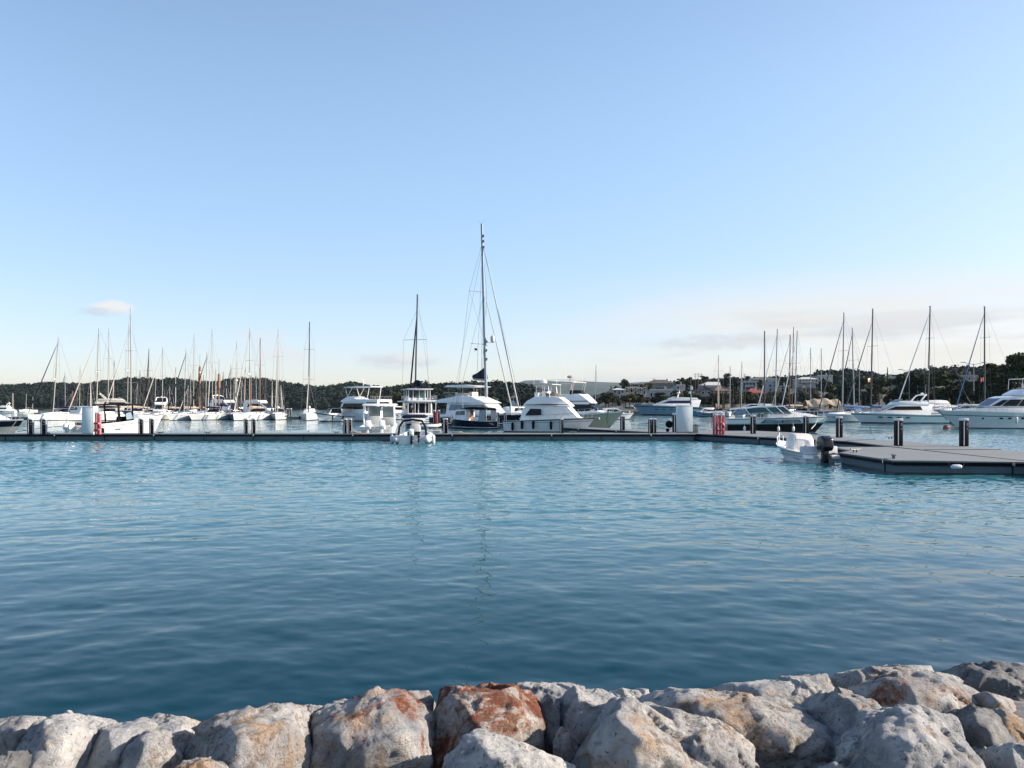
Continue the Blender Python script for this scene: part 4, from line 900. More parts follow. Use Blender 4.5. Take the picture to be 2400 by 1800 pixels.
    if cover:
        cv = MB(); pts = [(mx-0.12, 0, bz+0.35), (mx-0.5, 0, bz+0.26), (mx-bl*0.5, 0, bz+0.24), (mx-bl*0.95, 0, bz+0.2)]
        cv.tube(pts, [0.20, 0.26, 0.22, 0.12], 9, flat=1.0); cv.build('sail_cover', cover, t)
    if hood:
        hm2 = MB(); zz = z0+0.60; hm2.side([(-L*0.13, zz), (-L*0.02, zz), (-L*0.045, zz+0.42), (-L*0.08, zz+0.62), (-L*0.135, zz+0.66)], lambda x, z: L*0.092-0.35*(z-zz)); hm2.build('sprayhood', hood, t, bevel=0.06)
    if bimini:
        bm2 = MB(); bm2.side([(-L*0.40, fs+1.9), (-L*0.20, fs+1.95), (-L*0.21, fs+2.05), (-L*0.30, fs+2.14), (-L*0.39, fs+2.02)], L*0.10); bm2.build('bimini', bimini, t, bevel=0.03)
        fr = MB()
        for xx in (-L*0.38, -L*0.22):
            for sg in (1, -1): fr.tube([(-L*0.3, sg*L*0.1, fs), (xx, sg*L*0.098, fs+1.95)], 0.016, 5)
        fr.each('bimini_frame', M_STEEL, t)
    if rails:
        rail(t, hbf, shf, -L*0.47, L*0.30, 0.6, 7, 'guard_rail', M_STEEL, 0.08, r=0.012)
        pb = MB()
        for sg in (1, -1): pb.tube([(L*0.36, sg*hbf(L*0.36)*0.8, shf(L*0.36)), (L*0.37, sg*hbf(L*0.36)*0.8, shf(L*0.36)+0.65), (L*0.48, sg*0.12, fb+0.7), (L*0.485, 0, fb+0.7)], 0.018, 5)
        pb.build('pulpit', M_STEEL, t)
    for q in range(fenders): fender(t, -1.5+q*1.6, -(hbf(-1.5+q*1.6)+0.06), fs*0.45, 0.15, 0.6, M_RUBBER if q % 2 == 0 else M_WHITE, fs)
    if radar: p = mp(radar); radar_dome(t, p.x+0.32, p.y, p.z, 0.26)
    if fl: p = mp(0.30); flag(t, p.x-0.5, p.y+0.9*fl[2], p.z, 0.75, 0.75, fl[0], fl[1])
    if mizzen:
        f, hh = mizzen; x = -L*f; m2 = MB(); m2.tube([(x, 0, fs+0.3), (x+lx*0.4, ly*0.4, hh)], mr*0.85, 7, r1=mr*0.6); mz = m2.build('mizzen_mast', mastm, t)
        s2 = MB(); s2.tube([(x+lx*.25, -sw*.8, hh*0.6), (x+lx*.25, sw*.8, hh*0.6)], 0.025, 5); s2.each('spreader', mastm, mz)
    return t
def motor_yacht(label, px, d, L, rz, hullm=M_WHITE, glass=M_GLASS, fb=None, two=True, arch=True, B=None, group='moored motor yachts', name='motor_yacht', top=M_WHITE, stripe=M_BOOT, mast=False, z0=0.0, hp=1.0, dx=0.0):
    """raked production motor yacht, bow at +x"""
    B = B or L*0.29; fb = fb or 0.10*L+0.55; fs = fb*0.72
    v = atd(px, d); t = thing(name, label, 'motor yacht', (v.x+dx, v.y, 0), rz, group)
    h, hbf, shf = hull(t, L, B, fs, fb, rake=0.13*L, stern=0.9, wl=0.80, bands=[(0.10, 0), (0.80, 1), (0.87, 0), (1.0, 1)], mats=(stripe, hullm), sheer_p=1.3, fine=2.3, flare=1.4)
    pt = MB()
    for q in range(4):
        x = -0.05*L+q*0.09*L; zc = shf(x)*0.62; pt.pane([(x-0.022*L, zc-0.10), (x+0.022*L, zc-0.08), (x+0.025*L, zc+0.05), (x+0.016*L, zc+0.10), (x-0.018*L, zc+0.09)], lambda xx, zz: hbf(xx)*0.965, 0.03)
    pt.each('porthole', M_GLASS, t)
    z1 = fs+0.02; ch = 0.115*L*0.8*hp+0.55; w = lambda x, z: B*0.40-0.16*(z-z1)-max(0, x-0.05*L)*0.14
    c = MB(); c.side([(-0.30*L, z1), (0.30*L, z1+0.15), (0.22*L, z1+0.35*ch), (0.06*L, z1+0.95*ch), (0.02*L, z1+ch), (-0.26*L, z1+ch*1.02), (-0.33*L, z1+ch*0.9)], w); co = c.build('deckhouse', top, t, bevel=0.06)
    p = MB(); p.pane([(-0.22*L, z1+0.50*ch), (0.15*L, z1+0.50*ch), (0.055*L, z1+0.86*ch), (-0.20*L, z1+0.88*ch)], w); p.build('window', glass, co)
    ws = MB(); xa, za, xb, zb = 0.21*L, z1+0.42*ch, 0.075*L, z1+0.90*ch; ya, yb = w(xa, za)*0.86, w(xb, zb)*0.9
    ws.slab([(xa+0.03, -ya, za+0.04), (xa+0.03, ya, za+0.04), (xb+0.03, yb, zb+0.04), (xb+0.03, -yb, zb+0.04)], 0.04); ws.build('windscreen', glass, co)
    zt = z1+ch
    if two:
        w2 = lambda x, z: B*0.36-0.10*(z-zt)-max(0, x)*0.10
        f = MB(); f.side([(-0.30*L, zt), (0.06*L, zt), (0.015*L, zt+0.55), (-0.08*L, zt+0.68), (-0.28*L, zt+0.52)], w2); fo = f.build('flybridge', top, t, bevel=0.05)
        g = MB(); g.slab([(0.02*L, -w2(0, zt)*.8, zt+0.55), (0.02*L, w2(0, zt)*.8, zt+0.55), (-0.03*L, w2(0, zt)*.75, zt+0.98), (-0.03*L, -w2(0, zt)*.75, zt+0.98)], 0.03); g.build('fly_screen', glass, fo)
        zt += 0.6
    if arch:
        a = MB(); y = B*0.34
        for sg in (1, -1): a.side([(-0.27*L, zt-0.05), (-0.22*L, zt-0.05), (-0.255*L, zt+1.15), (-0.30*L, zt+1.15)], lambda x, z: 0.07) if False else a.tube([(-0.20*L, sg*y, zt-0.05), (-0.25*L, sg*y*0.94, zt+0.9), (-0.275*L, sg*y*0.8, zt+1.12)], [0.16, 0.12, 0.10], 8)
        a.tube([(-0.275*L, -y*0.8, zt+1.12), (-0.275*L, y*0.8, zt+1.12)], 0.10, 8); a.build('radar_arch', top, t)
        radar_dome(t, -0.27*L, 0, zt+1.22, 0.24)
        antenna(t, -0.28*L, 0.7, zt+1.1, 1.8, -0.2)
    if mast:
        m_ = MB(); m_.tube([(-0.06*L, 0, zt), (-0.09*L, 0, zt+0.09*L)], [0.28, 0.12], 8); m_.tube([(-0.075*L, -0.9, zt+0.05*L), (-0.075*L, 0.9, zt+0.05*L)], 0.07, 6); m_.build('radar_mast', top, t)
        for sg in (1, -1): radar_dome(t, -0.075*L, sg*0.9, zt+0.055*L, 0.42)
        antenna(t, -0.09*L, 0, zt+0.09*L, 0.06*L)
    rail(t, hbf, shf, 0.12*L, 0.47*L, 0.6, 8, 'bow_rail', M_STEEL, 0.08, tip=(0.50*L, 0, shf(0.49*L)+0.6))
    return t
# ---------------------------------------------------------------- boats that are seen large, each built for itself
def strokes(parent, name, pts, m, s=0.09):               # worn lettering: only its strokes can be made out
    mb = MB()
    for (p, u, n, seed) in pts:
        rg = random.Random(seed); p = Vector(p); u = Vector(u).normalized(); z = Vector((0, 0, 1)); nn = Vector(n).normalized()
        x = 0.0
        for k in range(seed % 5+6):
            h = s*(0.9 if k in (0,) else 0.7); w = s*0.5
            for q in (0, 1):
                a = p+u*(x+w*q)+nn*0.012
                mb.tube([a, a+z*h*(1 if rg.random() > 0.25 else 0.55)], s*0.07, 4)
            a = p+u*x+nn*0.012+z*h*rg.choice((0, 0.5, 0.95)); mb.tube([a, a+u*w], s*0.07, 4); x += s*0.82
    return mb.build(name, m, parent)
# front white flybridge sport cruiser
v = atd(1292, 81.5); t = thing('flybridge_cruiser', 'white flybridge boat with black fenders along its side just behind the long pontoon', 'motor yacht', (v.x, v.y, 0), R(-24), 'flybridge cruisers'); t.scale = (0.93, 1, 1)
_, hbf, shf = hull(t, 10.6, 3.9, 1.22, 1.62, rake=1.5, stern=0.88, wl=0.80, bands=[(0.10, 0), (0.76, 1), (0.80, 2), (0.90, 1), (0.97, 0), (1.0, 1)], mats=(M_BOOT, M_WHITE, M_TRIM), sheer_p=1.1, fine=2.4, flare=1.6)
w = lambda x, z: 1.62-0.16*(z-1.2)-max(0, x-0.2)*0.30
c = MB(); c.side([(-3.2, 1.2), (4.0, 1.45), (3.3, 1.72), (2.2, 2.75), (-2.4, 2.78), (-2.9, 2.6)], w); co = c.build('deckhouse', M_WHITE, t, bevel=0.07, seg=3)
p = MB(); p.pane([(-2.55, 1.80), (-0.55, 1.84), (-0.66, 2.50), (-1.95, 2.52)], w); p.each('side_window', M_GLASS, co)
p = MB(); p.pane([(0.6, 1.88), (2.55, 1.98), (2.05, 2.5), (0.35, 2.52)], w, 0.008); p.each('blanked_front_side_window', M_CANV_W, co)
fw = lambda x, z: 1.55-0.30*(z-2.8)**1.3-max(0, x-0.2)*0.42 if z > 2.8 else 1.60-max(0, x-0.2)*0.36
c = MB(); c.side([(-3.0, 2.74), (2.5, 2.74), (2.65, 2.82), (1.9, 3.35), (1.3, 3.74), (0.2, 3.86), (-1.5, 3.80), (-2.4, 3.35)], fw); fo = c.build('flybridge', M_WHITE, t, bevel=0.10, seg=3)
p = MB(); p.pane([(-2.95, 2.86), (2.5, 2.90), (2.42, 2.98), (0.0, 3.03), (-1.5, 2.97), (-2.9, 2.96)], fw, 0.014); p.each('dark_stripe', M_BOOT, fo)
p = MB(); n = 9; pts = [(1.25-1.9*(1-math.cos(a)), 1.28*math.sin(a)) for a in [(-1+2*i/(n-1))*1.25 for i in range(n)]]
for i in range(n-1): p.slab([(pts[i][0], pts[i][1], 3.74), (pts[i+1][0], pts[i+1][1], 3.74), (pts[i+1][0]-0.25, pts[i+1][1]*0.95, 4.15), (pts[i][0]-0.25, pts[i][1]*0.95, 4.15)], 0.02)
p.build('smoked_screen', mat('smoked_acrylic', (0.10, 0.09, 0.08), 0.15, var=0.2), fo)
c = MB(); c.side([(-1.7, 5.02), (0.7, 5.04), (0.65, 5.12), (-0.4, 5.20), (-1.6, 5.14)], 1.35); ht = c.build('hardtop', M_CREAM, t, bevel=0.03)
c = MB()
for sx, tx in ((-1.4, -1.3), (0.3, 0.1), (-0.6, -0.5)):
    for sg in (1, -1): c.tube([(sx, sg*1.15, 3.7), (tx, sg*1.2, 5.05)], 0.035, 6)
c.tube([(-1.3, -1.2, 4.4), (-1.3, 1.2, 4.4)], 0.025, 5); c.build('hardtop_frame', M_STEEL, ht)
radar_dome(t, -0.9, -0.1, 5.2, 0.42)
c = MB(); c.box((-0.6, 0.1, 4.0), (0.7, 1.0, 0.7)); c.box((-1.5, 0, 4.0), (0.5, 1.6, 0.55)); c.each('helm_seat', M_WHITE, t, bevel=0.06)
for ax, ay, ah in ((0.2, 1.1, 2.9), (-1.6, -1.2, 2.2), (-1.5, 1.3, 1.4)): antenna(t, ax, ay, 5.05, ah, -0.05)
for fx, fz in ((-3.95, 0.62), (-2.75, 0.80), (-1.35, 0.82), (0.75, 0.78)): fender(t, fx, -(hbf(fx)+0.02), fz, 0.15, 0.78, M_RUBBER, shf(fx))
c = MB(); c.box((5.25, 0, 1.58), (0.9, 0.36, 0.09)); c.box((5.6, 0, 1.50), (0.28, 0.28, 0.20)); c.build('bow_pulpit', M_TRIM, t, bevel=0.02)
rail(t, hbf, shf, -0.5, 4.9, 0.50, 8, 'bow_rail', M_STEEL, 0.10, mid=False, tip=(5.5, 0, 2.15))
c = MB(); c.side([(-6.0, 0.22), (-5.25, 0.22), (-5.25, 0.32), (-6.0, 0.32)], 1.6); c.build('swim_platform', M_TRIM, t, bevel=0.02)
c = MB(); c.tube([(-5.0, -1.3, 1.2), (-5.05, -1.3, 2.5)], 0.03, 6); c.side([(-5.25, 2.2), (-4.95, 2.2), (-4.95, 2.8), (-5.25, 2.75)], 0.10); c.build('dinghy_davit', M_WHITE, t, bevel=0.03)
# second flybridge cruiser with the beige bow
v = atd(1346, 93); t = thing('flybridge_cruiser', 'white flybridge boat with tall beige flared bow and black window band, berthed behind', 'motor yacht', (v.x, v.y, 0), R(-36), 'flybridge cruisers')
_, hbf, shf = hull(t, 13.6, 4.6, 1.35, 2.25, rake=2.2, stern=0.88, wl=0.74, bands=[(0.08, 0), (0.86, 1), (0.90, 2), (1.0, 3)], mats=(M_BOOT, M_BEIGE, M_TRIM, M_WHITE), sheer_p=1.2, fine=2.5, flare=1.9)
w = lambda x, z: 1.85-0.16*(z-1.6)-max(0, x-0.2)*0.30
c = MB(); c.side([(-3.6, 1.5), (4.6, 1.95), (3.4, 2.35), (2.4, 3.15), (-3.2, 3.15)], w); co = c.build('deckhouse', M_WHITE, t, bevel=0.07, seg=3)
p = MB(); p.pane([(-2.9, 2.10), (3.55, 2.24), (2.55, 3.02), (-2.9, 3.04)], w); p.each('window_band', M_GLASS, co)
p = MB(); p.slab([(3.62, -0.75, 2.36), (3.62, 0.75, 2.36), (2.62, 0.98, 3.08), (2.62, -0.98, 3.08)], 0.03); p.build('windscreen', M_GLASS, co)
fw = lambda x, z: 1.75-0.22*max(0, z-3.2)**1.2-max(0, x-0.3)*0.40
c = MB(); c.side([(-3.9, 3.10), (2.6, 3.10), (2.85, 3.18), (1.9, 3.9), (1.3, 4.28), (-2.8, 4.28), (-3.5, 3.7)], fw); fo = c.build('flybridge', M_WHITE, t, bevel=0.10, seg=3)
p = MB(); p.pane([(-3.6, 3.32), (2.45, 3.36), (2.35, 3.45), (-3.5, 3.42)], fw, 0.014); p.each('dark_stripe', M_BOOT, fo)
p = MB(); pts = [(1.4-1.7*(1-math.cos(a)), 1.35*math.sin(a)) for a in [(-1+2*i/8)*1.3 for i in range(9)]]
for i in range(8): p.slab([(pts[i][0], pts[i][1], 4.24), (pts[i+1][0], pts[i+1][1], 4.24), (pts[i+1][0]-0.2, pts[i+1][1]*.97, 4.72), (pts[i][0]-0.2, pts[i][1]*.97, 4.72)], 0.02)
p.build('smoked_screen', M_GLASS, fo)
c = MB(); c.side([(-3.4, 5.55), (0.8, 5.62), (0.8, 5.70), (-1.0, 5.80), (-3.3, 5.70)], 1.5); ht = c.build('hardtop', M_CREAM, t, bevel=0.03)
c = MB()
for sx, tx in ((-2.8, -2.9), (0.5, 0.75), (0.0, 0.55), (-1.2, -1.2)):
    for sg in (1, -1): c.tube([(sx, sg*1.35, 4.2), (tx, sg*1.38, 5.6)], 0.04, 6)
c.tube([(-3.2, -1.4, 6.0), (0.8, -1.4, 6.0)], 0.02, 5); c.tube([(-3.2, 1.4, 6.0), (0.8, 1.4, 6.0)], 0.02, 5); c.build('hardtop_frame', M_CREAM, ht)
c = MB(); c.tube([(-0.6, 0, 5.7), (-0.6, 0, 6.2)], 0.05, 6); c.lathe([(0.15, 6.2), (0.36, 6.28), (0.36, 6.42), (0.2, 6.52), (0.02, 6.54)], 12, (-0.6, 0, 0)); c.build('radar_dome', M_TRIM, t)
for ax, ay, ah in ((0.3, 1.4, 3.2), (-0.4, -1.4, 2.6), (-2.9, 1.3, 1.8)): antenna(t, ax, ay, 5.7, ah, -0.05)
c = MB(); c.box((6.9, 0, 2.18), (1.2, 0.4, 0.10)); c.box((7.3, 0, 2.10), (0.3, 0.3, 0.2)); c.build('bow_pulpit', M_TRIM, t, bevel=0.02)
rail(t, hbf, shf, 1.0, 6.3, 0.55, 8, 'bow_rail', M_STEEL, 0.10, mid=False, tip=(7.2, 0, 2.8))
c = MB(); c.tube([(5.2, -hbf(5.2)-0.02, shf(5.2)), (5.0, -hbf(5.0)*0.86-0.1, 1.3), (5.6, -1.6, 0.5), (6.2, -2.2, 0.45)], 0.03, 5); c.each('mooring_line', M_ROPED, t)
# navy workboat with teak door
v = atd(1103, 96); t = thing('workboat', 'navy blue hulled boat with a teak door and black canopy, ladder on its stern', 'boat', (v.x, v.y, 0), R(146))
_, hbf, shf = hull(t, 7.0, 2.6, 0.98, 1.35, rake=0.7, stern=0.82, wl=0.85, bands=[(0.16, 0), (0.22, 2), (0.97, 1), (1.0, 2)], mats=(M_BOOT, M_NAVY, M_WHITE), sheer_p=1.8, well=(-3.4, 0.0, 0.45, 0.12))
w = lambda x, z: 0.92-0.04*(z-1)-max(0, x-1.0)*0.10
c = MB(); c.side([(0.0, 1.0), (2.3, 1.15), (2.1, 1.75), (1.75, 2.35), (0.0, 2.45)], w); co = c.build('wheelhouse', M_WHITE, t, bevel=0.05)
p = MB(); p.pane([(0.25, 1.70), (1.0, 1.72), (1.0, 2.2), (0.25, 2.22)], w); p.pane([(1.12, 1.72), (1.85, 1.74), (1.62, 2.18), (1.12, 2.2)], w); p.each('side_window', M_GLASSG, co)
c = MB(); c.box((-0.03, -0.30, 1.60), (0.05, 0.62, 1.45)); d = c.build('door', M_TEAK, t, bevel=0.01); c = MB(); c.box((-0.06, -0.30, 1.92), (0.02, 0.36, 0.62)); c.build('door_pane', M_GLASS, d)
c = MB(); c.side([(-3.3, 2.30), (0.9, 2.50), (0.6, 2.60), (-1.2, 2.72), (-3.0, 2.58)], 1.12); cn = c.build('canopy', M_CANV_K, t, bevel=0.05)
c = MB()
for x0, x1 in ((-3.3, -3.2), (-1.6, -3.0), (-1.6, -0.4), (-2.4, -1.2)):
    for sg in (1, -1): c.tube([(x0, sg*1.12, 0.95), (x1, sg*1.10, 2.45)], 0.022, 5)
c.each('canopy_frame', M_STEEL, cn)
c = MB(); c.slab([(-3.3, -1.0, 1.0), (-3.3, 0.2, 1.0), (-3.2, 0.2, 2.35), (-3.2, -1.0, 2.35)], 0.012); c.slab([(-3.2, 1.08, 1.0), (-2.0, 1.10, 1.0), (-2.2, 1.08, 2.4), (-3.1, 1.06, 2.35)], 0.012); c.each('clear_curtain', M_CLEAR, cn)
c = MB(); c.box((-1.2, 0.2, 1.15), (0.9, 0.7, 0.7)); c.build('engine_box', M_WHITE, t, bevel=0.04); c = MB(); c.tube([(-2.2, 0.9, 1.3), (-2.2, 0.9, 1.65), (-0.6, 0.9, 1.65), (-0.6, 0.9, 1.3)], 0.02, 5); c.box((-2.3, 0.4, 1.35), (0.4, 0.5, 0.5)); c.each('cockpit_seat', M_WHITE, t)
c = MB()
for y in (-0.95, -0.62): c.tube([(-3.42, y, 1.4), (-3.66, y, 1.3), (-3.68, y, 0.3)], 0.028, 6)
for z in (0.4, 0.65, 0.9): c.tube([(-3.67, -0.95, z), (-3.67, -0.62, z)], 0.02, 5)
c.build('boarding_ladder', M_WHITE, t)
strokes(t, 'name_lettering', [((-3.52, 0.85, 0.66), (0, -1, 0), (-1, 0, 0), 12), ((-3.52, 0.55, 0.52), (0, -1, 0), (-1, 0, 0), 11)], M_WHITE, 0.11)
antenna(t, 1.6, -0.5, 2.4, 1.9, 0.0); rail(t, hbf, shf, 1.2, 3.2, 0.45, 5, 'bow_rail', M_STEEL, 0.06, mid=False, tip=(3.3, 0, 1.8))
fender(t, -2.2, -(hbf(-2.2)+0.08), 0.45, 0.13, 0.5, M_RUBBER, 0.95)
# big sailing catamaran
d0 = 109.0; v = atd(1127, d0); t = thing('sailing_catamaran', 'large white sailing catamaran with dark hulls and the tallest mast in the harbour', 'catamaran', (v.x, v.y, 0), R(-30))
CB = 5.6
for sg in (1, -1):
    hb_ = MB(); o, hbf, shf = hull(t, 13.2, 1.7, 1.35, 1.95, rake=0.25, stern=0.72, wl=0.8, bands=[(0.10, 0), (0.86, 1), (1.0, 2)], mats=(M_ANTIF, M_NAVY, M_WHITE), sheer_p=1.0, fine=1.7, tmax=0.35)
    o.location = (0, sg*CB/2, 0)
    s_ = MB()
    for q in range(3): s_.box((-6.9-q*0.28, sg*CB/2, 0.95-q*0.3), (0.6, 1.1, 0.16))
    s_.each('stern_steps', M_WHITE, t, bevel=0.03)
    p = MB(); p.pane([(-2.5, 0.75), (1.6, 0.80), (1.3, 1.12), (-2.5, 1.12)], lambda x, z: hbf(x)*0.985, 0.02); pp = p.each('hull_window', M_GLASS, o)
c = MB(); c.side([(-6.0, 0.9), (2.6, 1.0), (3.4, 1.5), (2.6, 1.80), (-6.0, 1.62)], CB/2); c.build('bridge_deck', M_WHITE, t, bevel=0.08)
w = lambda x, z: 2.75-0.22*(z-1.7)-max(0, x-0.4)*0.42
c = MB(); c.side([(-4.2, 1.6), (3.5, 1.75), (3.0, 2.1), (1.9, 3.15), (1.5, 3.3), (-4.2, 3.35)], w); co = c.build('saloon', M_WHITE, t, bevel=0.10, seg=3)
p = MB(); p.pane([(-3.7, 2.25), (2.3, 2.30), (1.65, 3.02), (-3.6, 3.05)], w); p.each('saloon_window', M_CLEAR, co)
p = MB(); ya = w(2.75, 2.3); yb = w(1.95, 3.1)
for a0, a1 in ((-0.94, -0.34), (-0.30, 0.30), (0.34, 0.94)): p.slab([(2.83, ya*a0, 2.30), (2.83, ya*a1, 2.30), (2.02, yb*a1, 3.08), (2.02, yb*a0, 3.08)], 0.03)
p.each('front_window', M_CREAM, co)  # warm sunlight on the glass painted in as cream panes
c = MB(); c.side([(-6.3, 3.32), (2.2, 3.28), (1.3, 3.62), (-0.4, 4.25), (-2.6, 4.30), (-5.6, 3.75)], lambda x, z: 3.05-0.75*(z-3.3)-max(0, x)*0.35); c.build('coachroof', M_WHITE, t, bevel=0.12, seg=3)
c = MB(); c.side([(-4.9, 5.55), (0.2, 5.50), (0.5, 5.62), (-1.2, 5.85), (-4.4, 5.82)], 2.1); ht = c.build('flybridge_top', M_WHITE, t, bevel=0.05)
c = MB()
for x in (-4.4, -1.9, 0.0):
    for sg in (1, -1): c.tube([(x, sg*1.7, 4.0), (x*0.98, sg*1.9, 5.6)], 0.05, 6)
c.each('top_support', M_TRIM, ht)
c = MB(); c.box((-1.2, 0, 4.5), (0.5, 1.6, 0.7)); c.box((-3.2, 0.3, 4.45), (1.2, 2.4, 0.55)); c.tube([(-5.2, -1.7, 4.8), (-5.2, 1.7, 4.8), (-5.2, 1.7, 4.0)], 0.03, 5); c.each('helm_station', M_CREAM, t, bevel=0.05)
mx, H = 0.9, 28.6; lean = -(1136-1124.5)/FOC*d0*0.9
def mp(f): return Vector((mx+lean*f*math.cos(R(30)), lean*f*math.sin(R(30)), 4.1+(H-4.1)*f))
ms = MB(); ms.tube([mp(0), mp(.5), mp(.86), mp(1)], [0.21, 0.20, 0.175, 0.16], 10); mo = ms.build('mast', mat('blue_grey_mast', (0.20, 0.26, 0.31), 0.4, var=0.05), t)
q = MB(); q.tube([mp(1), mp(1)+Vector((0.3, 0.2, 0.7))], 0.02, 4); q.tube([mp(1)+Vector((-.2, 0, 0)), mp(1)+Vector((-0.4, -0.2, 0.5))], 0.02, 4)
for f in (0.93, 0.90, 0.865, 0.32, 0.27, 0.22): q.box(mp(f)+Vector((0.3, 0, 0)), (0.22, 0.16, 0.34))
q.each('masthead_fittings', M_TRIM, mo)
sp = MB(); rg = MB()
for f in (0.605, 0.305):
    p0 = mp(f)
    for sg in (1, -1): sp.tube([p0, p0+Vector((-0.9, sg*2.3, 0))], 0.045, 5)
sp.each('spreader', M_TRIM, mo)
for sg in (1, -1):
    cp = Vector((-2.2, sg*3.2, 2.0)); a1 = mp(0.305)+Vector((-0.9, sg*2.3, 0)); a2 = mp(0.605)+Vector((-0.9, sg*2.3, 0))
    rg.tube([cp, a2, mp(0.89)], 0.022, 4); rg.tube([cp, mp(0.59)], 0.020, 4); rg.tube([a2, mp(0.32)], 0.014, 4); rg.tube([Vector((-3.0, sg*3.2, 2)), mp(0.86)], 0.018, 4)
    rg.tube([mp(0.03)+Vector((-0.5, sg*0.15, 0)), mp(0.6)+Vector((-0.4, sg*0.3, 0))], 0.010, 4); rg.tube([mp(0.03)+Vector((-1.1, sg*0.25, 0)), mp(0.30)+Vector((-0.7, sg*0.9, 0))], 0.010, 4)
rg.tube([(6.7, 0, 2.2), mp(0.885)], 0.02, 4); rg.build('rigging', M_WIRE, t)
for x1, f, r in ((6.3, 0.86, 0.11), (5.2, 0.58, 0.09)):
    a, b = Vector((x1, 0, 2.0)), mp(f)+Vector((0.3, 0, 0)); MB().tube([a, a+(b-a)*.05, a+(b-a)*.5, a+(b-a)*.93, b], [0.03, r, r*.95, r*.55, 0.02], 7).build('furled_headsail', mat('grey_furled_sail', (0.36, 0.40, 0.43), 0.7, var=0.15, vscale=4), t)
c = MB(); c.tube([(6.4, -2.7, 1.95), (6.5, 0, 2.1), (6.4, 2.7, 1.95)], 0.11, 8); c.tube([(6.45, 0, 2.05), (6.2, 0.3, 3.0)], 0.03, 5); c.build('crossbeam', M_ALU, t)
c = MB(); c.tube([(0.5, 0, 6.55), (-5.8, 0, 6.95)], 0.20, 8); bo = c.build('boom', M_TRIM, t); bo.rotation_euler = (0, 0, R(-42)); bo.location = (mx-mx*math.cos(R(42)), mx*math.sin(R(42)), 0)
c = MB(); c.side([(0.45, 6.7), (-5.6, 7.05), (-5.6, 7.5), (-3.0, 7.75), (0.1, 8.35), (0.45, 7.9)], lambda x, z: 0.42-0.20*(z-6.8)); sc_ = c.build('sail_cover', M_CANV_N, t, bevel=0.10); sc_.rotation_euler = bo.rotation_euler; sc_.location = bo.location
q = mp(0.315); c = MB(); c.lathe([(0.05, -0.55), (0.30, -0.35), (0.34, 0.0), (0.30, 0.35), (0.12, 0.55), (0.01, 0.6)], 12, (q.x+1.0, q.y+0.5, q.z+0.5)); c.tube([(q.x, q.y, q.z), (q.x+1.0, q.y+0.5, q.z)], 0.03, 5); c.build('radar_dome', M_GREYW, t)
q = mp(0.29); flag(t, q.x-0.9, q.y-1.3, q.z-0.5, 0.35, 0.3, M_CANV_N)
flag(t, -6.4, -1.6, 2.9, 0.9, 0.8, M_REDF, M_CANV_W, 2.4)
c = MB()
for sg in (1, -1):
    for x in (-4, -2, 0, 2, 4, 6): c.tube([(x, sg*(CB/2+0.6), 1.7), (x, sg*(CB/2+0.6), 2.4)], 0.018, 4)
    c.tube([(-6, sg*(CB/2+0.6), 2.35), (6.2, sg*(CB/2+0.5), 2.6)], 0.015, 4)
c.build('guard_rail', M_STEEL, t)
# motor sailer seen from astern
v = atd(974, 126); t = thing('motor_sailer', 'two decked motor sailer with a dark mast, seen from astern left of the catamaran', 'motor sailer', (v.x, v.y, 0), R(108))
_, hbf, shf = hull(t, 13.5, 4.9, 1.55, 2.1, rake=1.2, stern=0.86, wl=0.84, bands=[(0.10, 0), (0.88, 1), (0.94, 2), (1.0, 1)], mats=(M_BOOT, M_WHITE, M_TRIM))
w = lambda x, z: 2.05-0.05*(z-1.6)-max(0, x)*0.12
c = MB(); c.side([(-3.6, 1.5), (3.6, 1.8), (3.2, 2.4), (2.6, 3.55), (-3.6, 3.55)], w); co = c.build('saloon', M_GREYW, t, bevel=0.05)
p = MB(); p.pane([(-3.2, 2.4), (2.6, 2.45), (2.2, 3.25), (-3.2, 3.25)], w); p.each('side_window', M_GLASS, co)
p = MB()
for y0, y1 in ((-1.75, -1.0), (-0.85, 0.1), (0.3, 1.05), (1.2, 1.8)): p.box((-3.61, (y0+y1)/2, 2.55), (0.05, y1-y0, 1.55))
p.each('aft_opening', M_GLASS, co)
c = MB(); c.side([(-5.6, 3.55), (3.6, 3.55), (3.5, 3.72), (-5.6, 3.78)], 2.45); c.build('upper_deck', M_GREYW, t, bevel=0.05)
c = MB()
for y in (-2.2, -1.1, 1.1, 2.2): c.tube([(-5.3, y, 1.5), (-5.3, y, 3.6)], 0.05, 6)
c.each('deck_post', M_GREYW, t)
c = MB()
for x in (-3.2, -1.3, 0.8):
    for y in (-1.75, 1.75): c.box((x, y, 4.65), (0.14, 0.12, 1.8))
for y in (-0.9, 0, 0.9): c.box((0.8, y, 4.65), (0.1, 0.12, 1.8)); c.box((-3.2, y*1.1, 4.65), (0.08, 0.10, 1.8))
c.side([(-3.1, 3.7), (0.9, 3.7), (0.9, 4.2), (-3.1, 4.2)], 1.72); c.build('pilothouse_frame', M_GREYW, t)
c = MB(); c.side([(-4.0, 5.5), (1.4, 5.5), (1.4, 5.66), (-4.0, 5.66)], 2.1); c.build('pilothouse_roof', M_GREYW, t, bevel=0.04)
p = MB(); p.slab([(0.72, -1.65, 4.2), (0.72, 1.65, 4.2), (0.72, 1.65, 5.5), (0.72, -1.65, 5.5)], 0.02); p.build('pilothouse_glass', M_GLASSG, t)
H = zof(689, 126); lx = (972-966.5)/FOC*126
ms = MB(); ms.tube([(0.4, 0, 3.7), (0.4-lx*.3, -lx*.95, H)], 0.15, 8, r1=0.12); mo = ms.build('mast', M_ALUD, t)
sp = MB(); sp.tube([(0.35, -1.9, 13.9), (0.35, 1.9, 13.7)], 0.035, 5); sp.each('spreader', M_ALUD, mo)
rg = MB(); top = Vector((0.4-lx*.3, -lx*.95, H-2.5))
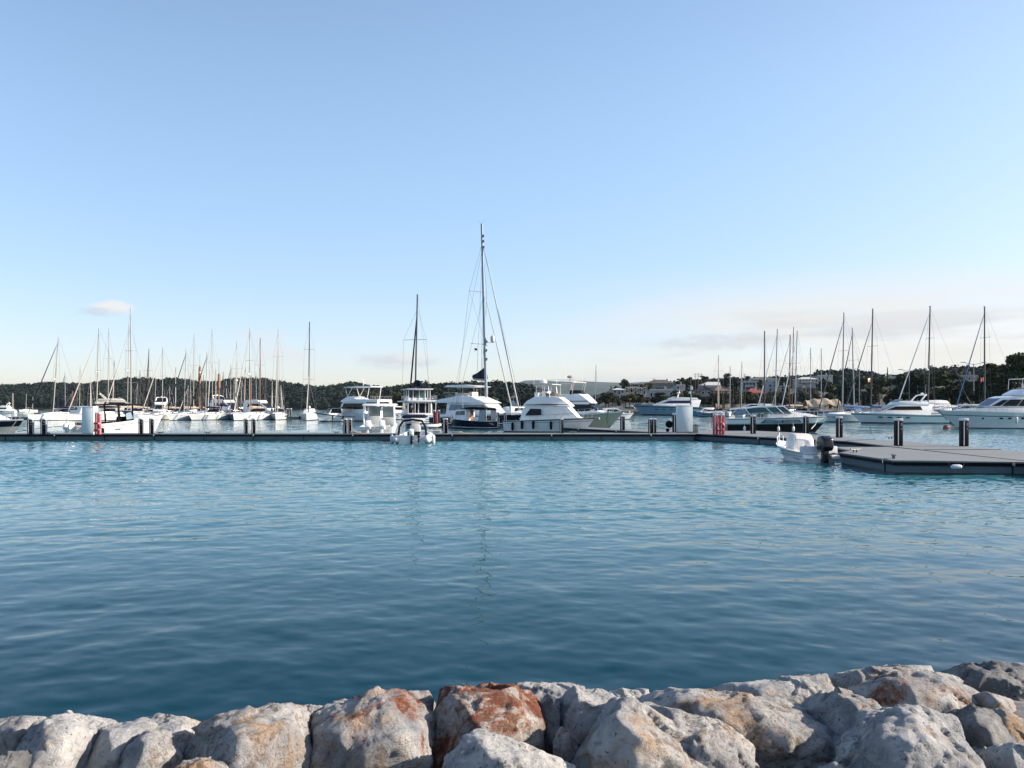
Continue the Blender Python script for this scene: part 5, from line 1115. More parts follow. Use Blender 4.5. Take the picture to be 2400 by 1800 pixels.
for sg in (1, -1): rg.tube([(0, sg*2.3, 2.0), (0.35, sg*1.9, 13.8), top], 0.016, 4)
rg.tube([(-6.0, -1.6, 2), top+Vector((0, 0, 2.4))], 0.014, 4); rg.build('rigging', M_WIRE, t)
a, b = Vector((6.3, 0, 2.4)), top+Vector((0.1, 0, 0)); MB().tube([a, a+(b-a)*.06, a+(b-a)*.5, a+(b-a)*.9, b], [0.05, 0.15, 0.14, 0.08, 0.03], 7).build('furled_headsail', M_CANV_K, t)
c = MB(); c.tube([(0.2, 0, 6.5), (-1.0, 0, 6.55), (-3.6, 0, 6.4), (-3.9, 0, 6.3)], [0.42, 0.62, 0.5, 0.2], 9, flat=0.8); c.build('sail_cover', M_CANV_N, t)
rail(t, lambda x: 2.4, lambda x: 3.75, -5.5, -0.5, 0.75, 7, 'upper_rail', M_STEEL, 0.05)
flag(t, -6.6, 2.0, 2.4, 0.9, 0.6, M_REDF, M_CANV_W, 3.4)
# houseboat yacht with covered aft deck
v = atd(842, 149); t = thing('motor_yacht', 'white houseboat yacht with a thin roof over its flybridge and a dark aft saloon', 'motor yacht', (v.x, v.y, 0), R(152), 'moored motor yachts')
_, hbf, shf = hull(t, 12.5, 4.6, 1.5, 2.2, rake=1.4, stern=0.9, wl=0.86, bands=[(0.12, 0), (1.0, 1)], mats=(M_BOOT, M_WHITE))
w = lambda x, z: 2.05-0.05*(z-1.5)-max(0, x)*0.13
c = MB(); c.side([(-3.0, 1.5), (4.6, 1.9), (3.6, 2.5), (2.8, 3.75), (-3.0, 3.75)], w); co = c.build('saloon', M_WHITE, t, bevel=0.05)
p = MB(); p.pane([(-2.8, 2.3), (3.0, 2.4), (2.5, 3.45), (-2.8, 3.45)], w); p.box((-3.01, 0, 2.75), (0.05, 3.4, 1.7)); p.each('dark_opening', M_GLASS, co)
c = MB(); c.side([(-6.2, 3.72), (3.4, 3.70), (3.0, 4.05), (1.6, 4.75), (0.6, 4.80), (-1.0, 4.25), (-6.2, 4.15)], lambda x, z: 2.3-0.30*(z-3.7)-max(0, x)*0.18); c.build('flybridge', M_WHITE, t, bevel=0.07)
c = MB(); c.side([(-4.4, 6.55), (2.2, 6.45), (2.3, 6.55), (-1.0, 6.75), (-4.3, 6.70)], 1.9); ht = c.build('hardtop', M_WHITE, t, bevel=0.04)
c = MB()
for sg in (1, -1): c.tube([(1.4, sg*1.8, 4.7), (0.2, sg*1.8, 6.5), (2.0, sg*1.7, 6.5), (1.4, sg*1.8, 4.7)], 0.05, 5); c.tube([(-3.4, sg*1.9, 4.1), (-3.9, sg*1.8, 6.6)], 0.07, 6)
c.tube([(-1, 0, 6.7), (-1, 0, 8.2)], 0.05, 5); c.tube([(-1, -0.5, 7.5), (-1, 0.5, 7.5)], 0.04, 5); c.build('hardtop_frame', M_WHITE, ht)
c = MB()
for y in (-1.9, 1.9): c.box((-5.9, y, 2.65), (0.45, 0.7, 2.1))
c.each('aft_pillar', M_CREAM, t, bevel=0.03)
rail(t, lambda x: 2.2, lambda x: 1.55, -6.1, -3.2, 0.9, 8, 'aft_rail', M_WHITE, 0.05); rail(t, lambda x: 2.2, lambda x: 4.1, -6.1, -1.5, 0.7, 7, 'upper_rail', M_STEEL, 0.05)
c = MB(); c.box((-6.15, 1.4, 1.2), (0.25, 1.2, 1.6)); c.box((-6.15, -1.4, 1.2), (0.25, 0.8, 1.6)); c.each('transom_locker', M_WHITE, t, bevel=0.03)
# small cabin boat with dark sheer stripe, black top
v = atd(786, 146); t = thing('cabin_boat', 'small white cabin boat with a dark sheer band and black roof, beside the houseboat yacht', 'boat', (v.x, v.y, 0), R(213))
_, hbf, shf = hull(t, 7.6, 2.7, 0.95, 1.75, rake=0.7, stern=0.85, wl=0.78, bands=[(0.12, 0), (0.84, 1), (0.98, 2), (1.0, 1)], mats=(M_BOOT, M_WHITE, M_NAVY), sheer_p=2.0, flare=1.3)
w = lambda x, z: 1.05-0.07*(z-1)-max(0, x)*0.12
c = MB(); c.side([(-1.0, 0.95), (1.8, 1.1), (1.4, 1.8), (1.0, 2.55), (-1.0, 2.6)], w); co = c.build('wheelhouse', M_WHITE, t, bevel=0.05)
p = MB(); p.pane([(-0.85, 1.55), (1.3, 1.6), (0.95, 2.4), (-0.85, 2.42)], w); ya = w(1.5, 1.6)*.9; p.slab([(1.53, -ya, 1.6), (1.53, ya, 1.6), (1.12, ya*.95, 2.4), (1.12, -ya*.95, 2.4)], 0.03); p.each('window', M_GLASS, co)
c = MB(); c.side([(-3.3, 2.62), (1.7, 2.64), (1.6, 2.74), (-3.2, 2.74)], 1.35); c.build('roof', M_CANV_K, t, bevel=0.03)
c = MB()
for sg in (1, -1): c.tube([(-3.1, sg*1.1, 0.9), (-3.0, sg*1.2, 2.65)], 0.03, 5)
c.each('roof_post', M_STEEL, t); fender(t, 1.0, hbf(1.0)+0.05, 0.7, 0.14, 0.6, M_RUBBER, 1.2); fender(t, -1.0, hbf(-1.0)+0.05, 0.6, 0.14, 0.6, M_RUBBER, 1.0)
rail(t, hbf, shf, 1.0, 3.5, 0.5, 5, 'bow_rail', M_STEEL, 0.06, mid=False, tip=(3.8, 0, 2.3))
# white hardtop boat with two white outboards, stern to us
v = atd(892, 69.5); t = thing('hardtop_boat', 'white hardtop boat with two white outboards tied stern to behind the pontoon', 'boat', (v.x, v.y, 0), R(94))
_, hbf, shf = hull(t, 8.0, 3.1, 1.0, 1.5, rake=1.0, stern=0.92, wl=0.85, bands=[(0.12, 0), (1.0, 1)], mats=(M_BOOT, M_WHITE), well=(-4.0, 2.0, 0.4, 0.2))
c = MB(); c.side([(-1.9, 2.78), (1.7, 2.84), (1.8, 2.92), (0, 3.0), (-1.8, 2.94)], 1.42); ht = c.build('hardtop', M_WHITE, t, bevel=0.03)
c = MB()
for sg in (1, -1): c.tube([(-1.2, sg*1.3, 1.0), (-1.6, sg*1.34, 2.0), (-1.5, sg*1.3, 2.8)], 0.07, 7); c.tube([(1.2, sg*1.2, 1.2), (0.6, sg*1.2, 2.85)], 0.05, 6)
c.each('hardtop_support', M_WHITE, ht)
p = MB()
for y0, y1 in ((-1.15, -0.1), (0.1, 1.15)): p.slab([(1.1, y0, 1.6), (1.1, y1, 1.6), (0.75, y1, 2.75), (0.75, y0, 2.75)], 0.02)
p.build('windscreen', M_CLEAR, t)
c = MB(); c.box((-0.6, 0.55, 1.5), (0.3, 1.15, 0.75)); c.box((-0.5, -0.75, 1.4), (0.35, 1.1, 0.7)); c.each('seat_back', M_GREYS, t, bevel=0.05)
c = MB(); c.box((0.6, 0, 1.3), (0.7, 1.6, 0.9)); c.build('helm_console', M_WHITE, t, bevel=0.05)
outboard(t, -4.2, 0.62, 0.78, M_ENGW, 1.25, 0.25, M_WHITE); outboard(t, -4.2, -0.55, 0.78, M_ENGW, 1.25, 0.35, M_WHITE)
c = MB(); c.tube([(-4.35, 1.35, 0.45), (-4.2, 1.35, 0.5), (-3.0, 1.55, 0.55), (2.0, 1.55, 0.7)], [0.1, 0.30, 0.32, 0.2], 10); c.build('side_fender', M_TUBE, t)
# grey inflatable with A-frame and navy top, in front of the pontoon
v = at(967, 1039); t = thing('inflatable_boat', 'grey inflatable boat with navy bimini and a white outboard in front of the long pontoon', 'inflatable boat', (v.x+0.02, 58.15, 0), R(91))
RB = 1.12
for sg in (1, -1):
    c = MB(); pts = [(-2.75, sg*RB, 0.34), (-2.62, sg*RB, 0.34), (-2.25, sg*RB, 0.35), (0.6, sg*RB, 0.38), (1.6, sg*(RB*0.82), 0.46), (2.25, sg*(RB*0.42), 0.56), (2.5, sg*0.05, 0.62)]
    c.tube(pts, [0.10, 0.23, 0.29, 0.29, 0.28, 0.27, 0.26], 14); tu = c.build('inflated_tube', M_TUBE, t, smooth=60)
    c = MB(); c.tube([(-2.0, sg*(RB+0.28), 0.42), (0.5, sg*(RB+0.29), 0.45), (1.5, sg*(RB*.82+0.28), 0.52)], 0.035, 6); c.build('rubbing_strake', M_RUBBER, tu)
    fender(t, -1.7, sg*(RB+0.40), 0.30, 0.13, 0.62, M_TUBE, 0.6)
c = MB(); c.side([(-2.3, -0.15), (2.2, -0.05), (2.3, 0.35), (-2.3, 0.30)], lambda x, z: 0.95-max(0, x-0.8)*0.45); c.build('floor', M_GREYW, t)
c = MB(); c.slab([(-2.30, -0.95, -0.1), (-2.30, 0.95, -0.1), (-2.26, 0.95, 0.62), (-2.26, -0.95, 0.62)], 0.06); c.build('transom', M_WHITE, t)
c = MB(); c.tube([(-1.95, -1.02, 0.55), (-1.85, -0.95, 1.25), (-1.75, -0.68, 1.66), (-1.72, 0, 1.76), (-1.75, 0.68, 1.66), (-1.85, 0.95, 1.25), (-1.95, 1.02, 0.55)], 0.085, 8); c.build('roll_bar', M_BLACK, t)
c = MB(); c.tube([(-1.9, -0.62, 0.6), (-1.8, -0.6, 1.35), (-1.78, -0.4, 1.5), (-1.78, 0.4, 1.5), (-1.8, 0.6, 1.35), (-1.9, 0.62, 0.6)], 0.028, 6); c.build('grab_frame', M_STEEL, t)
c = MB(); c.side([(-1.2, 1.86), (1.1, 1.92), (1.0, 2.02), (0.0, 2.13), (-1.1, 2.04)], lambda x, z: 0.92-1.0*max(0, z-1.95)); bm_ = c.build('bimini', M_CANV_N, t, bevel=0.05)
c = MB()
for x0, x1 in ((-0.2, -1.1), (-0.2, 1.0)):
    for sg in (1, -1): c.tube([(x0, sg*0.98, 0.6), (x1, sg*0.9, 1.9)], 0.018, 5)
c.each('bimini_frame', M_STEEL, bm_)
c = MB(); c.box((0.2, 0, 0.85), (0.6, 0.75, 0.85)); c.slab([(0.42, -0.34, 1.25), (0.42, 0.34, 1.25), (0.28, 0.30, 1.62), (0.28, -0.30, 1.62)], 0.02); c.build('console', M_WHITE, t, bevel=0.04)
c = MB(); c.box((-0.85, 0, 0.62), (0.7, 0.95, 0.45)); c.each('seat', M_CANV_K, t, bevel=0.06)
outboard(t, -2.42, 0.0, 0.62, M_ENGW, 0.82, 0.0, M_BLACK)
outboard(t, -2.36, -0.52, 0.48, M_ENGK, 0.5, 0.3, M_BLACK)
# sports boat with black T-top
v = atd(284, 68.5); t = thing('sports_boat', 'white sports boat with a black T-top behind the left cabinet, its bow to the right', 'boat', (v.x, v.y, 0), R(57), )
_, hbf, shf = hull(t, 8.0, 2.95, 1.15, 1.95, rake=1.0, stern=0.92, wl=0.78, bands=[(0.10, 0), (0.80, 1), (0.84, 2), (1.0, 1)], mats=(M_BOOT, M_WHITE, M_STRIPE), well=(-4.0, 0.6, 0.55, 0.22), sheer_p=1.3, flare=1.4)
c = MB(); c.side([(-1.9, 2.84), (1.2, 2.88), (1.3, 2.94), (-0.3, 3.0), (-1.8, 2.94)], 1.35); tt = c.build('t_top', M_CANV_K, t, bevel=0.03)
c = MB()
for sg in (1, -1): c.tube([(-0.8, sg*1.05, 0.9), (-0.9, sg*1.1, 2.86)], 0.075, 7); c.tube([(0.5, sg*1.0, 1.1), (0.4, sg*1.1, 2.86)], 0.065, 7)
c.each('t_top_post', M_BLACK, tt)
p = MB(); ya = 1.0; p.slab([(1.2, -ya, 1.75), (1.2, ya, 1.75), (0.55, ya*.9, 2.35), (0.55, -ya*.9, 2.35)], 0.03); p.slab([(1.2, -ya, 1.75), (0.55, -ya*.9, 2.35), (-0.2, -1.1, 2.1), (-0.2, -1.2, 1.6)], 0.03); p.build('windscreen', M_CLEAR, t)
c = MB(); c.side([(0.5, 1.4), (3.4, 1.75), (2.2, 1.98), (0.9, 1.95)], lambda x, z: 1.0-max(0, x-.8)*.25); c.build('foredeck_cabin', M_WHITE, t, bevel=0.06)
c = MB(); c.box((-0.2, -0.4, 1.35), (0.6, 0.7, 1.0)); c.box((-1.6, 0, 1.1), (0.7, 1.8, 0.6)); c.each('seat', M_CANV_K, t, bevel=0.06)
c = MB()
for y in (-0.55, 0.35): c.tube([(-3.55, y-0.35, 0.85), (-3.55, y-0.35, 1.35), (-3.55, y-0.25, 1.45), (-3.55, y+0.25, 1.45), (-3.55, y+0.35, 1.35), (-3.55, y+0.35, 0.85)], 0.02, 5)
c.each('stern_seat_frame', M_STEEL, t); c = MB(); c.box((-3.45, 0, 1.12), (0.12, 2.1, 0.5)); c.build('stern_seat', M_BLACK, t, bevel=0.03)
outboard(t, -4.15, 0.95, 0.78, M_ENGW, 0.85, 0.1, M_WHITE); outboard(t, -4.15, 0.2, 0.78, M_ENGW, 0.85, 0.1, M_WHITE)
fender(t, -2.5, -(hbf(-2.5)+0.08), 0.6, 0.14, 0.55, M_RUBBER, 1.1)
c = MB(); c.box((-0.9, -(hbf(-0.9)*0.985), 0.82), (0.55, 0.02, 0.10)); c.build('side_emblem', M_TRIM, t)
c = MB(); c.tube([(-3.8, 1.2, 1.1), (-5.6, 2.6, 0.9), (-7.2, 3.0, 0.62)], 0.025, 5); c.each('mooring_line', M_ROPED, t)
rail(t, hbf, shf, 1.4, 3.7, 0.35, 5, 'bow_rail', M_STEEL, 0.08, mid=False)
# bow entering at the left edge
v = atd(56, 67.5); t = thing('motor_boat', 'cream boat with a navy band, only its bow showing at the left edge', 'boat', (v.x-4.1, v.y+0.7, 0), R(-10))
_, hbf, shf = hull(t, 8.4, 2.8, 1.25, 1.65, rake=1.3, stern=0.88, wl=0.76, bands=[(0.12, 0), (0.60, 1), (0.92, 2), (1.0, 3)], mats=(M_BOOT, M_CREAM, M_NAVY, M_WHITE), sheer_p=1.2, flare=1.5)
c = MB(); c.side([(-2.5, 1.3), (2.6, 1.5), (1.8, 1.75), (0.4, 2.2), (-2.5, 2.2)], lambda x, z: 1.1-max(0, x)*.16); co = c.build('cabin', M_WHITE, t, bevel=0.06)
p = MB(); p.pane([(-2.0, 1.7), (0.9, 1.72), (0.3, 2.08), (-2.0, 2.1)], lambda x, z: 1.1-max(0, x)*.16); p.each('window', M_GLASS, co)
rail(t, hbf, shf, 0.3, 3.9, 0.55, 7, 'bow_rail', M_STEEL, 0.08, mid=False, tip=(4.3, 0, 2.2)); c = MB(); c.tube([(3.9, -0.4, 1.6), (3.2, -0.75, 0.4)], 0.03, 5); c.tube([(3.0, -0.7, 0.25), (3.5, -0.5, 0.3)], 0.05, 5); c.build('anchor', M_TRIM, t)
# small white runabout with black outboard, right
v = at(1921, 1085); t = thing('runabout', 'small white open boat with a big black outboard tied beside the finger pontoon', 'boat', (v.x-0.12, v.y+2.35, 0), R(95)); t.scale = (0.92, 0.92, 0.80)
_, hbf, shf = hull(t, 4.9, 2.12, 0.62, 1.12, rake=0.75, stern=0.90, wl=0.80, bands=[(0.10, 0), (0.52, 0), (0.58, 1), (0.80, 0), (0.86, 1), (1.0, 0)], mats=(M_WHITE, M_TRIM), sheer_p=1.5, flare=1.4, well=(-2.4, 1.2, 0.38, 0.17))
c = MB(); c.side([(-2.42, 0.50), (-2.15, 0.50), (-2.1, 0.98), (-2.35, 0.98)], 0.98); c.build('stern_bench', M_GREYW, t, bevel=0.04)
for sg in (1, -1):
    c = MB(); c.side([(-2.75, 0.25), (-2.40, 0.28), (-2.38, 0.50), (-2.70, 0.42)], 0.24); o = c.build('swim_step', M_WHITE, t, bevel=0.03); o.location = (0, sg*0.72, 0)
c = MB(); c.side([(-0.75, 0.55), (0.55, 0.55), (0.45, 1.35), (0.05, 1.66), (-0.45, 1.64), (-0.72, 1.30)], lambda x, z: 0.56-0.16*max(0, z-1.2)); c.build('console_cover', M_CANV_W, t, bevel=0.10, seg=3)
c = MB(); c.tube([(-0.8, -0.6, 0.7), (-0.78, -0.6, 1.6), (-0.75, 0.62, 1.6), (-0.78, 0.62, 0.7)], 0.02, 5); c.build('console_rail', M_STEEL, t)
outboard(t, -2.50, -0.12, 0.80, M_ENGK, 1.42, 0.0, M_ENGK)
c = MB(); c.lathe([(0.05, -0.05), (0.13, 0), (0.13, 0.02), (0.05, 0.06)], 10, (-2.65, -0.62, 0.55)); c.box((-2.46, -0.72, 0.42), (0.05, 0.5, 0.24)); c.each('stern_bracket', M_BLACK, t)
rail(t, hbf, shf, 0.9, 2.2, 0.36, 4, 'bow_rail', M_WHITE, 0.08, mid=False, tip=(2.45, 0, 1.62), r=0.02)
p = MB(); p.pane([(-1.9, 0.12), (1.2, 0.40), (0.7, 0.42), (-1.7, 0.20)], lambda x, z: hbf(x)*(0.80+0.2*z/0.7)*0.98, 0.03, sides=(1,)); p.build('side_graphic', mat('teal_graphic', (0.03, 0.10, 0.13), 0.4), t)
strokes(t, 'maker_lettering', [((0.15, 1.0, 0.56), (-1, 0, 0), (0, 1, 0), 3)], M_TRIM, 0.07)
c = MB()
for y in (-0.75, 0.75): c.lathe([(0.03, 0), (0.045, 0.06)], 8, (-2.3, y, 0.97))
c.each('deck_fitting', M_BLACK, t)
# black hulled cruiser
v = atd(1822, 81.5); t = thing('cabin_cruiser', 'black hulled cruiser with white topsides and a greenish glass windscreen behind the walkway', 'motor yacht', (v.x, v.y, 0), R(-9))
_, hbf, shf = hull(t, 10.6, 3.5, 1.45, 1.75, rake=1.5, stern=0.9, wl=0.80, bands=[(0.05, 0), (0.57, 1), (0.63, 2), (0.93, 3), (0.97, 1), (1.0, 3)], mats=(M_ANTIF, M_BLACK, M_TRIM, M_WHITE), sheer_p=1.1, fine=2.4, flare=1.6)
w = lambda x, z: 1.42-0.20*(z-1.4)-max(0, x-0.3)*0.30
c = MB(); c.side([(-1.2, 1.4), (4.2, 1.70), (3.2, 1.98), (1.8, 2.12), (-1.2, 2.12)], w); co = c.build('foredeck_cabin', M_WHITE, t, bevel=0.06)
c = MB(); c.side([(-4.9, 2.40), (0.3, 2.72), (0.45, 2.80), (-1.5, 2.86), (-4.6, 2.52)], lambda x, z: 1.22); c.build('hardtop', M_WHITE, t, bevel=0.03)
p = MB(); w3 = lambda x, z: 1.36-0.20*(z-1.9)-max(0, x-0.0)*0.12
p.pane([(-3.0, 2.02), (-0.75, 2.02), (-1.55, 2.72), (-3.4, 2.50)], w3, 0.01, 0.03); p.pane([(-0.62, 2.02), (0.35, 2.02), (-0.45, 2.74), (-1.42, 2.72)], w3, 0.01, 0.03); p.pane([(0.48, 2.02), (1.25, 2.04), (0.35, 2.74), (-0.32, 2.74)], w3, 0.01, 0.03); p.each('side_glass', M_GLASSG, t)
p = MB(); p.pane([(-4.6, 1.75), (-3.15, 1.95), (-3.5, 2.44), (-4.5, 2.36)], w3, 0.01, 0.02); p.each('aft_curtain', M_CLEAR, t)
p = MB(); p.slab([(1.36, -1.1, 2.06), (1.36, 1.1, 2.06), (0.42, 1.05, 2.76), (0.42, -1.05, 2.76)], 0.03); p.build('windscreen', M_GLASSG, t)
c = MB(); w4 = lambda x, z: w3(x, z)+0.02
for a, b in (((-3.05, 1.95), (-3.45, 2.5)), ((-0.68, 1.98), (-1.48, 2.74)), ((0.41, 1.98), (-0.38, 2.76)), ((1.32, 1.98), (0.40, 2.78))):
    for sg in (1, -1): c.tube([(a[0], sg*w4(*a), a[1]), (b[0], sg*w4(*b), b[1])], 0.045, 6)
c.each('windscreen_frame', M_WHITE, t)
p = MB(); wx = lambda x, z: hbf(x)*(0.80+0.2*z/1.6)*1.0
p.pane([(-2.0, 1.02), (2.2, 1.10), (1.9, 1.36), (-1.5, 1.38)], lambda x, z: hbf(x)*0.975, 0.02); pf = p.each('portlight_frame', M_BOOT, t)
p = MB(); p.pane([(-1.75, 1.07), (0.15, 1.10), (0.15, 1.33), (-1.4, 1.33)], lambda x, z: hbf(x)*0.975, 0.035); p.pane([(0.3, 1.10), (2.0, 1.14), (1.8, 1.31), (0.3, 1.33)], lambda x, z: hbf(x)*0.975, 0.035); p.each('portlight_glass', M_CLEAR, pf)
rail(t, hbf, shf, -2.8, 4.7, 0.55, 10, 'side_rail', M_STEEL, 0.06, mid=False, tip=(5.6, 0, 2.25), r=0.022)
c = MB(); c.box((5.35, 0, 1.70), (1.1, 0.42, 0.10)); c.box((5.75, 0, 1.62), (0.3, 0.26, 0.16)); c.build('bow_pulpit', M_TRIM, t, bevel=0.02)
for x in (-3.6, -0.2, 1.3): 
    f_ = fender(t, x, -(hbf(x)*0.93+0.10), 0.42, 0.13, 0.45, M_WHITE, 1.4)
c = MB(); c.tube([(3.9, -hbf(3.9)-0.01, 1.6), (3.6, -hbf(3.6)-0.15, 0.9), (3.0, -2.0, 0.45)], 0.035, 5); c.tube([(-4.6, -1.5, 1.4), (-4.8, -1.6, 2.1), (-4.5, -1.5, 2.3)], 0.03, 5); c.each('mooring_line', M_CANV_W, t)
antenna(t, -1.9, -1.0, 2.8, 0.9, 0)
# big motor yacht at the right edge
v = atd(2196, 98); L = 18.0; t = thing('motor_yacht', 'large pale motor yacht with oval portholes, cut by the right edge', 'motor yacht', (v.x+L/2-0.2, v.y, 0), R(180), 'moored motor yachts')
_, hbf, shf = hull(t, L, 4.9, 1.75, 2.30, rake=3.0, stern=0.9, wl=0.80, bands=[(0.05, 0), (0.72, 1), (0.76, 2), (1.0, 1)], mats=(M_ANTIF, M_WHITE, M_NAVY), sheer_p=1.2, fine=2.6, flare=1.7)
w = lambda x, z: 2.0-0.12*(z-1.8)-max(0, x-1.5)*0.22
c = MB(); c.side([(-5.5, 1.75), (6.6, 2.10), (5.8, 2.42), (3.6, 2.62), (-5.5, 2.72)], w); c.build('trunk_cabin', M_WHITE, t, bevel=0.08)
w2 = lambda x, z: 1.85-0.20*(z-2.6)-max(0, x-0.5)*0.16
c = MB(); c.side([(-6.0, 2.65), (3.2, 2.68), (1.4, 3.86), (0.6, 4.08), (-6.0, 4.22)], w2); co = c.build('deckhouse', M_WHITE, t, bevel=0.10, seg=3)
for q in ([(2.7, 2.84), (1.75, 2.84), (0.75, 3.60), (1.35, 3.60)], [(1.55, 2.84), (-0.2, 2.84), (-1.0, 3.68), (0.55, 3.64)], [(-0.35, 2.84), (-1.85, 2.84), (-1.85, 3.70), (-1.15, 3.69)], [(-2.0, 2.84), (-3.0, 2.84), (-3.0, 3.72), (-2.0, 3.71)], [(-3.35, 2.84), (-5.4, 2.84), (-5.6, 3.74), (-3.35, 3.72)]):
    p = MB(); p.pane(q, w2, 0.014); p.each('window', M_GLASS, co)
p = MB(); p.slab([(2.95, -1.1, 2.86), (2.95, 1.1, 2.86), (1.55, 1.2, 3.80), (1.55, -1.2, 3.80)], 0.03); p.build('windscreen', M_GLASSB, co)
c = MB(); c.side([(-7.0, 4.16), (-0.6, 4.12), (-0.4, 4.25), (-1.6, 4.95), (-6.6, 5.0)], lambda x, z: 1.75-0.3*(z-4.1)); c.build('flybridge', M_WHITE, t, bevel=0.10)
c = MB(); c.side([(-6.6, 5.02), (-1.9, 4.98), (-2.3, 5.22), (-6.4, 5.28)], 1.3); c.build('flybridge_cover', M_CANV_B, t, bevel=0.08)
c = MB()
for sg in (1, -1): c.tube([(-3.0, sg*1.3, 5.1), (-3.6, sg*1.2, 6.2)], 0.07, 6); c.tube([(-4.1, sg*1.3, 5.1), (-3.8, sg*1.2, 6.2)], 0.07, 6); c.tube([(-1.2, sg*1.4, 4.9), (-1.25, sg*1.35, 6.3)], 0.035, 5)
c.tube([(-1.25, -1.35, 6.3), (-5.5, -1.35, 6.4)], 0.04, 5); c.tube([(-1.25, 1.35, 6.3), (-5.5, 1.35, 6.4)], 0.04, 5); c.each('bimini_frame', M_WHITE, t)
c = MB(); c.box((-4.2, 0, 6.7), (2.4, 0.5, 0.10)); c.box((-4.0, 0, 6.5), (0.3, 0.3, 0.4)); c.build('radar_bar', M_WHITE, t, bevel=0.02)
for x in (4.1, 2.0, 1.0, -0.6, -2.5, -3.6):
    p = MB(); p.pane([(x+(0.24 if x < 4 else 0.12)*math.cos(a), 1.28+0.11*math.sin(a)) for a in [k*math.pi/6 for k in range(12)]], lambda xx, z: hbf(xx)*0.958, 0.03); p.each('porthole', M_GLASS, t)
fender(t, 0.3, hbf(0.3)+0.1, 1.05, 0.15, 0.75, M_GREYW, 1.9)
rail(t, hbf, shf, 1.2, 8.3, 0.72, 11, 'bow_rail', M_STEEL, 0.10, tip=(9.1, 0, 3.05), r=0.026)
c = MB(); c.box((5.4, 0.4, 2.58), (0.7, 0.6, 0.12)); c.box((3.9, 0.8, 2.72), (1.0, 0.5, 0.10)); c.each('deck_hatch', M_GLASS, t)
c = MB(); c.tube([(8.7, 0.15, 2.3), (7.9, 0.7, 1.0)], 0.05, 5); c.box((8.8, 0, 2.32), (0.7, 0.34, 0.16)); c.build('anchor', M_TRIM, t)
c = MB(); c.ell((0, 0, 0.12), (0.36, 0.36, 0.34), 14, 10); o = c.build('mooring_buoy', mat('faded_red_buoy', (0.30, 0.035, 0.04), 0.5), None); v = at(2196.5, 1003.5); o.location = (v.x, v.y-2, 0); tag(o, 'faded red mooring buoy floating under the bow of the large pale yacht', 'buoy')
v = at(2196.5, 1003.5)
# dinghy on the middle pontoon
v = atd(1009, 99.2); t = thing('dinghy', 'small white inflatable dinghy lying by the middle pontoon', 'dinghy', (v.x, v.y, 0), R(20))
c = MB()
for sg in (1, -1): c.tube([(-1.4, sg*0.55, 0.25), (-1.2, sg*0.55, 0.25), (0.7, sg*0.5, 0.28), (1.3, sg*0.05, 0.4)], [0.05, 0.2, 0.2, 0.18], 10)
c.build('inflated_tube', M_TUBE, t); c = MB(); c.box((-0.1, 0, 0.14), (2.0, 0.9, 0.1)); c.build('floor', M_GREYW, t); outboard(t, -1.3, 0, 0.4, M_ENGK, 0.5)
# ---------------------------------------------------------------- moored sailing boats, left rows
S = sailboat
S('white sailing boat at the left end of the row with a navy furled headsail', 137, 789.6, 124.3, 985, -27, 12.5, furl=M_CANV_N, spread=(0.63,), cover=M_CANV_N, radar=0.44, plumb=True, mr=0.12)
S('white sailing boat with a white furled headsail, second in the left row, grey cover', 231.7, 769, 226, 985, -36, 14.0, d=156, spread=(0.50,), cover=M_CANV_K, radar=0.48, plumb=True, mr=0.13)
S('tall white masted sailing boat right of the two large ones, beige boom cover', 255.4, 769, 253, 983, 20, 13.5, d=176, spread=(0.36, 0.64), cover=M_CANV_B, furl=None)
S('sailing boat with the tallest mast of the left row and three pairs of spreaders', 306, 723, 307, 982.5, 26, 16.5, d=188, spread=(0.28, 0.41, 0.59), cover=M_CANV_B, mr=0.14, furl=None)
S('sailing boat whose white furled headsail slants left below the tallest mast', 303, 761, 298, 983, -28, 13.5, d=172, spread=(0.45, 0.70), cover=M_CANV_B, radar=0.47)
S('sailing boat with a thin dark mast and a dark furled headsail slanting right', 349, 818, 345.5, 981, 10, 10.5, d=186, mastm=M_WOODD, furl=M_CANV_K, spread=(0.66,), cover=M_CANV_B, mr=0.10)
S('sailing boat with a white hull behind the black topped sports boat bow', 381, 813, 380.5, 983.5, -27, 12.0, d=166, spread=(0.56,), cover=M_CANV_B, furl=M_FURL, hullm=M_CREAM)
S('white sailing boat with a navy headsail and clear grey sprayhood, black fender', 436, 819, 431, 984.5, -17, 12.0, d=160, hullm=M_GREYW, furl=M_CANV_N, hood=M_GREYW, cover=M_CANV_B, spread=(0.52,), fenders=2)  # white hull in grey gelcoat: shade on its side painted in
S('tall white masted sailing boat just left of the brown ketch', 455, 784, 453.5, 983, 14, 14.0, d=182, spread=(0.60,), cover=M_CANV_B, furl=None)
S('wooden ketch with a brown mast and thin topmast, left one', 468.5, 858, 467.5, 982, 20, 14.0, d=190, mastm=M_WOODM, hullm=M_BROWNH, furl=None, spread=(), cover=M_CANV_W, hood=None, mr=0.20, topmast=3.0, radar=0.85)
S('white sailing boat with a dark furled headsail, right next to the clear sprayhood boat', 485, 825.5, 482, 983, -18, 12.0, d=162, hullm=M_GREYW, furl=M_CANV_K, cover=M_CANV_N, spread=(0.52,), fenders=2, bimini=M_CANV_N)  # grey hull colour stands in for shade on a white boat
S('tall pale masted sailing boat between the two brown topmasts', 497, 772, 498, 983, 10, 14.5, d=180, spread=(0.60,), cover=M_WOODM, furl=M_FURL)
S('wooden ketch with a brown mast and thin topmast, right one', 513.5, 875, 513, 982, 22, 14.0, d=190, mastm=M_WOODM, hullm=M_BROWNH, furl=None, spread=(), cover=M_CANV_W, hood=None, mr=0.20, topmast=3.6)
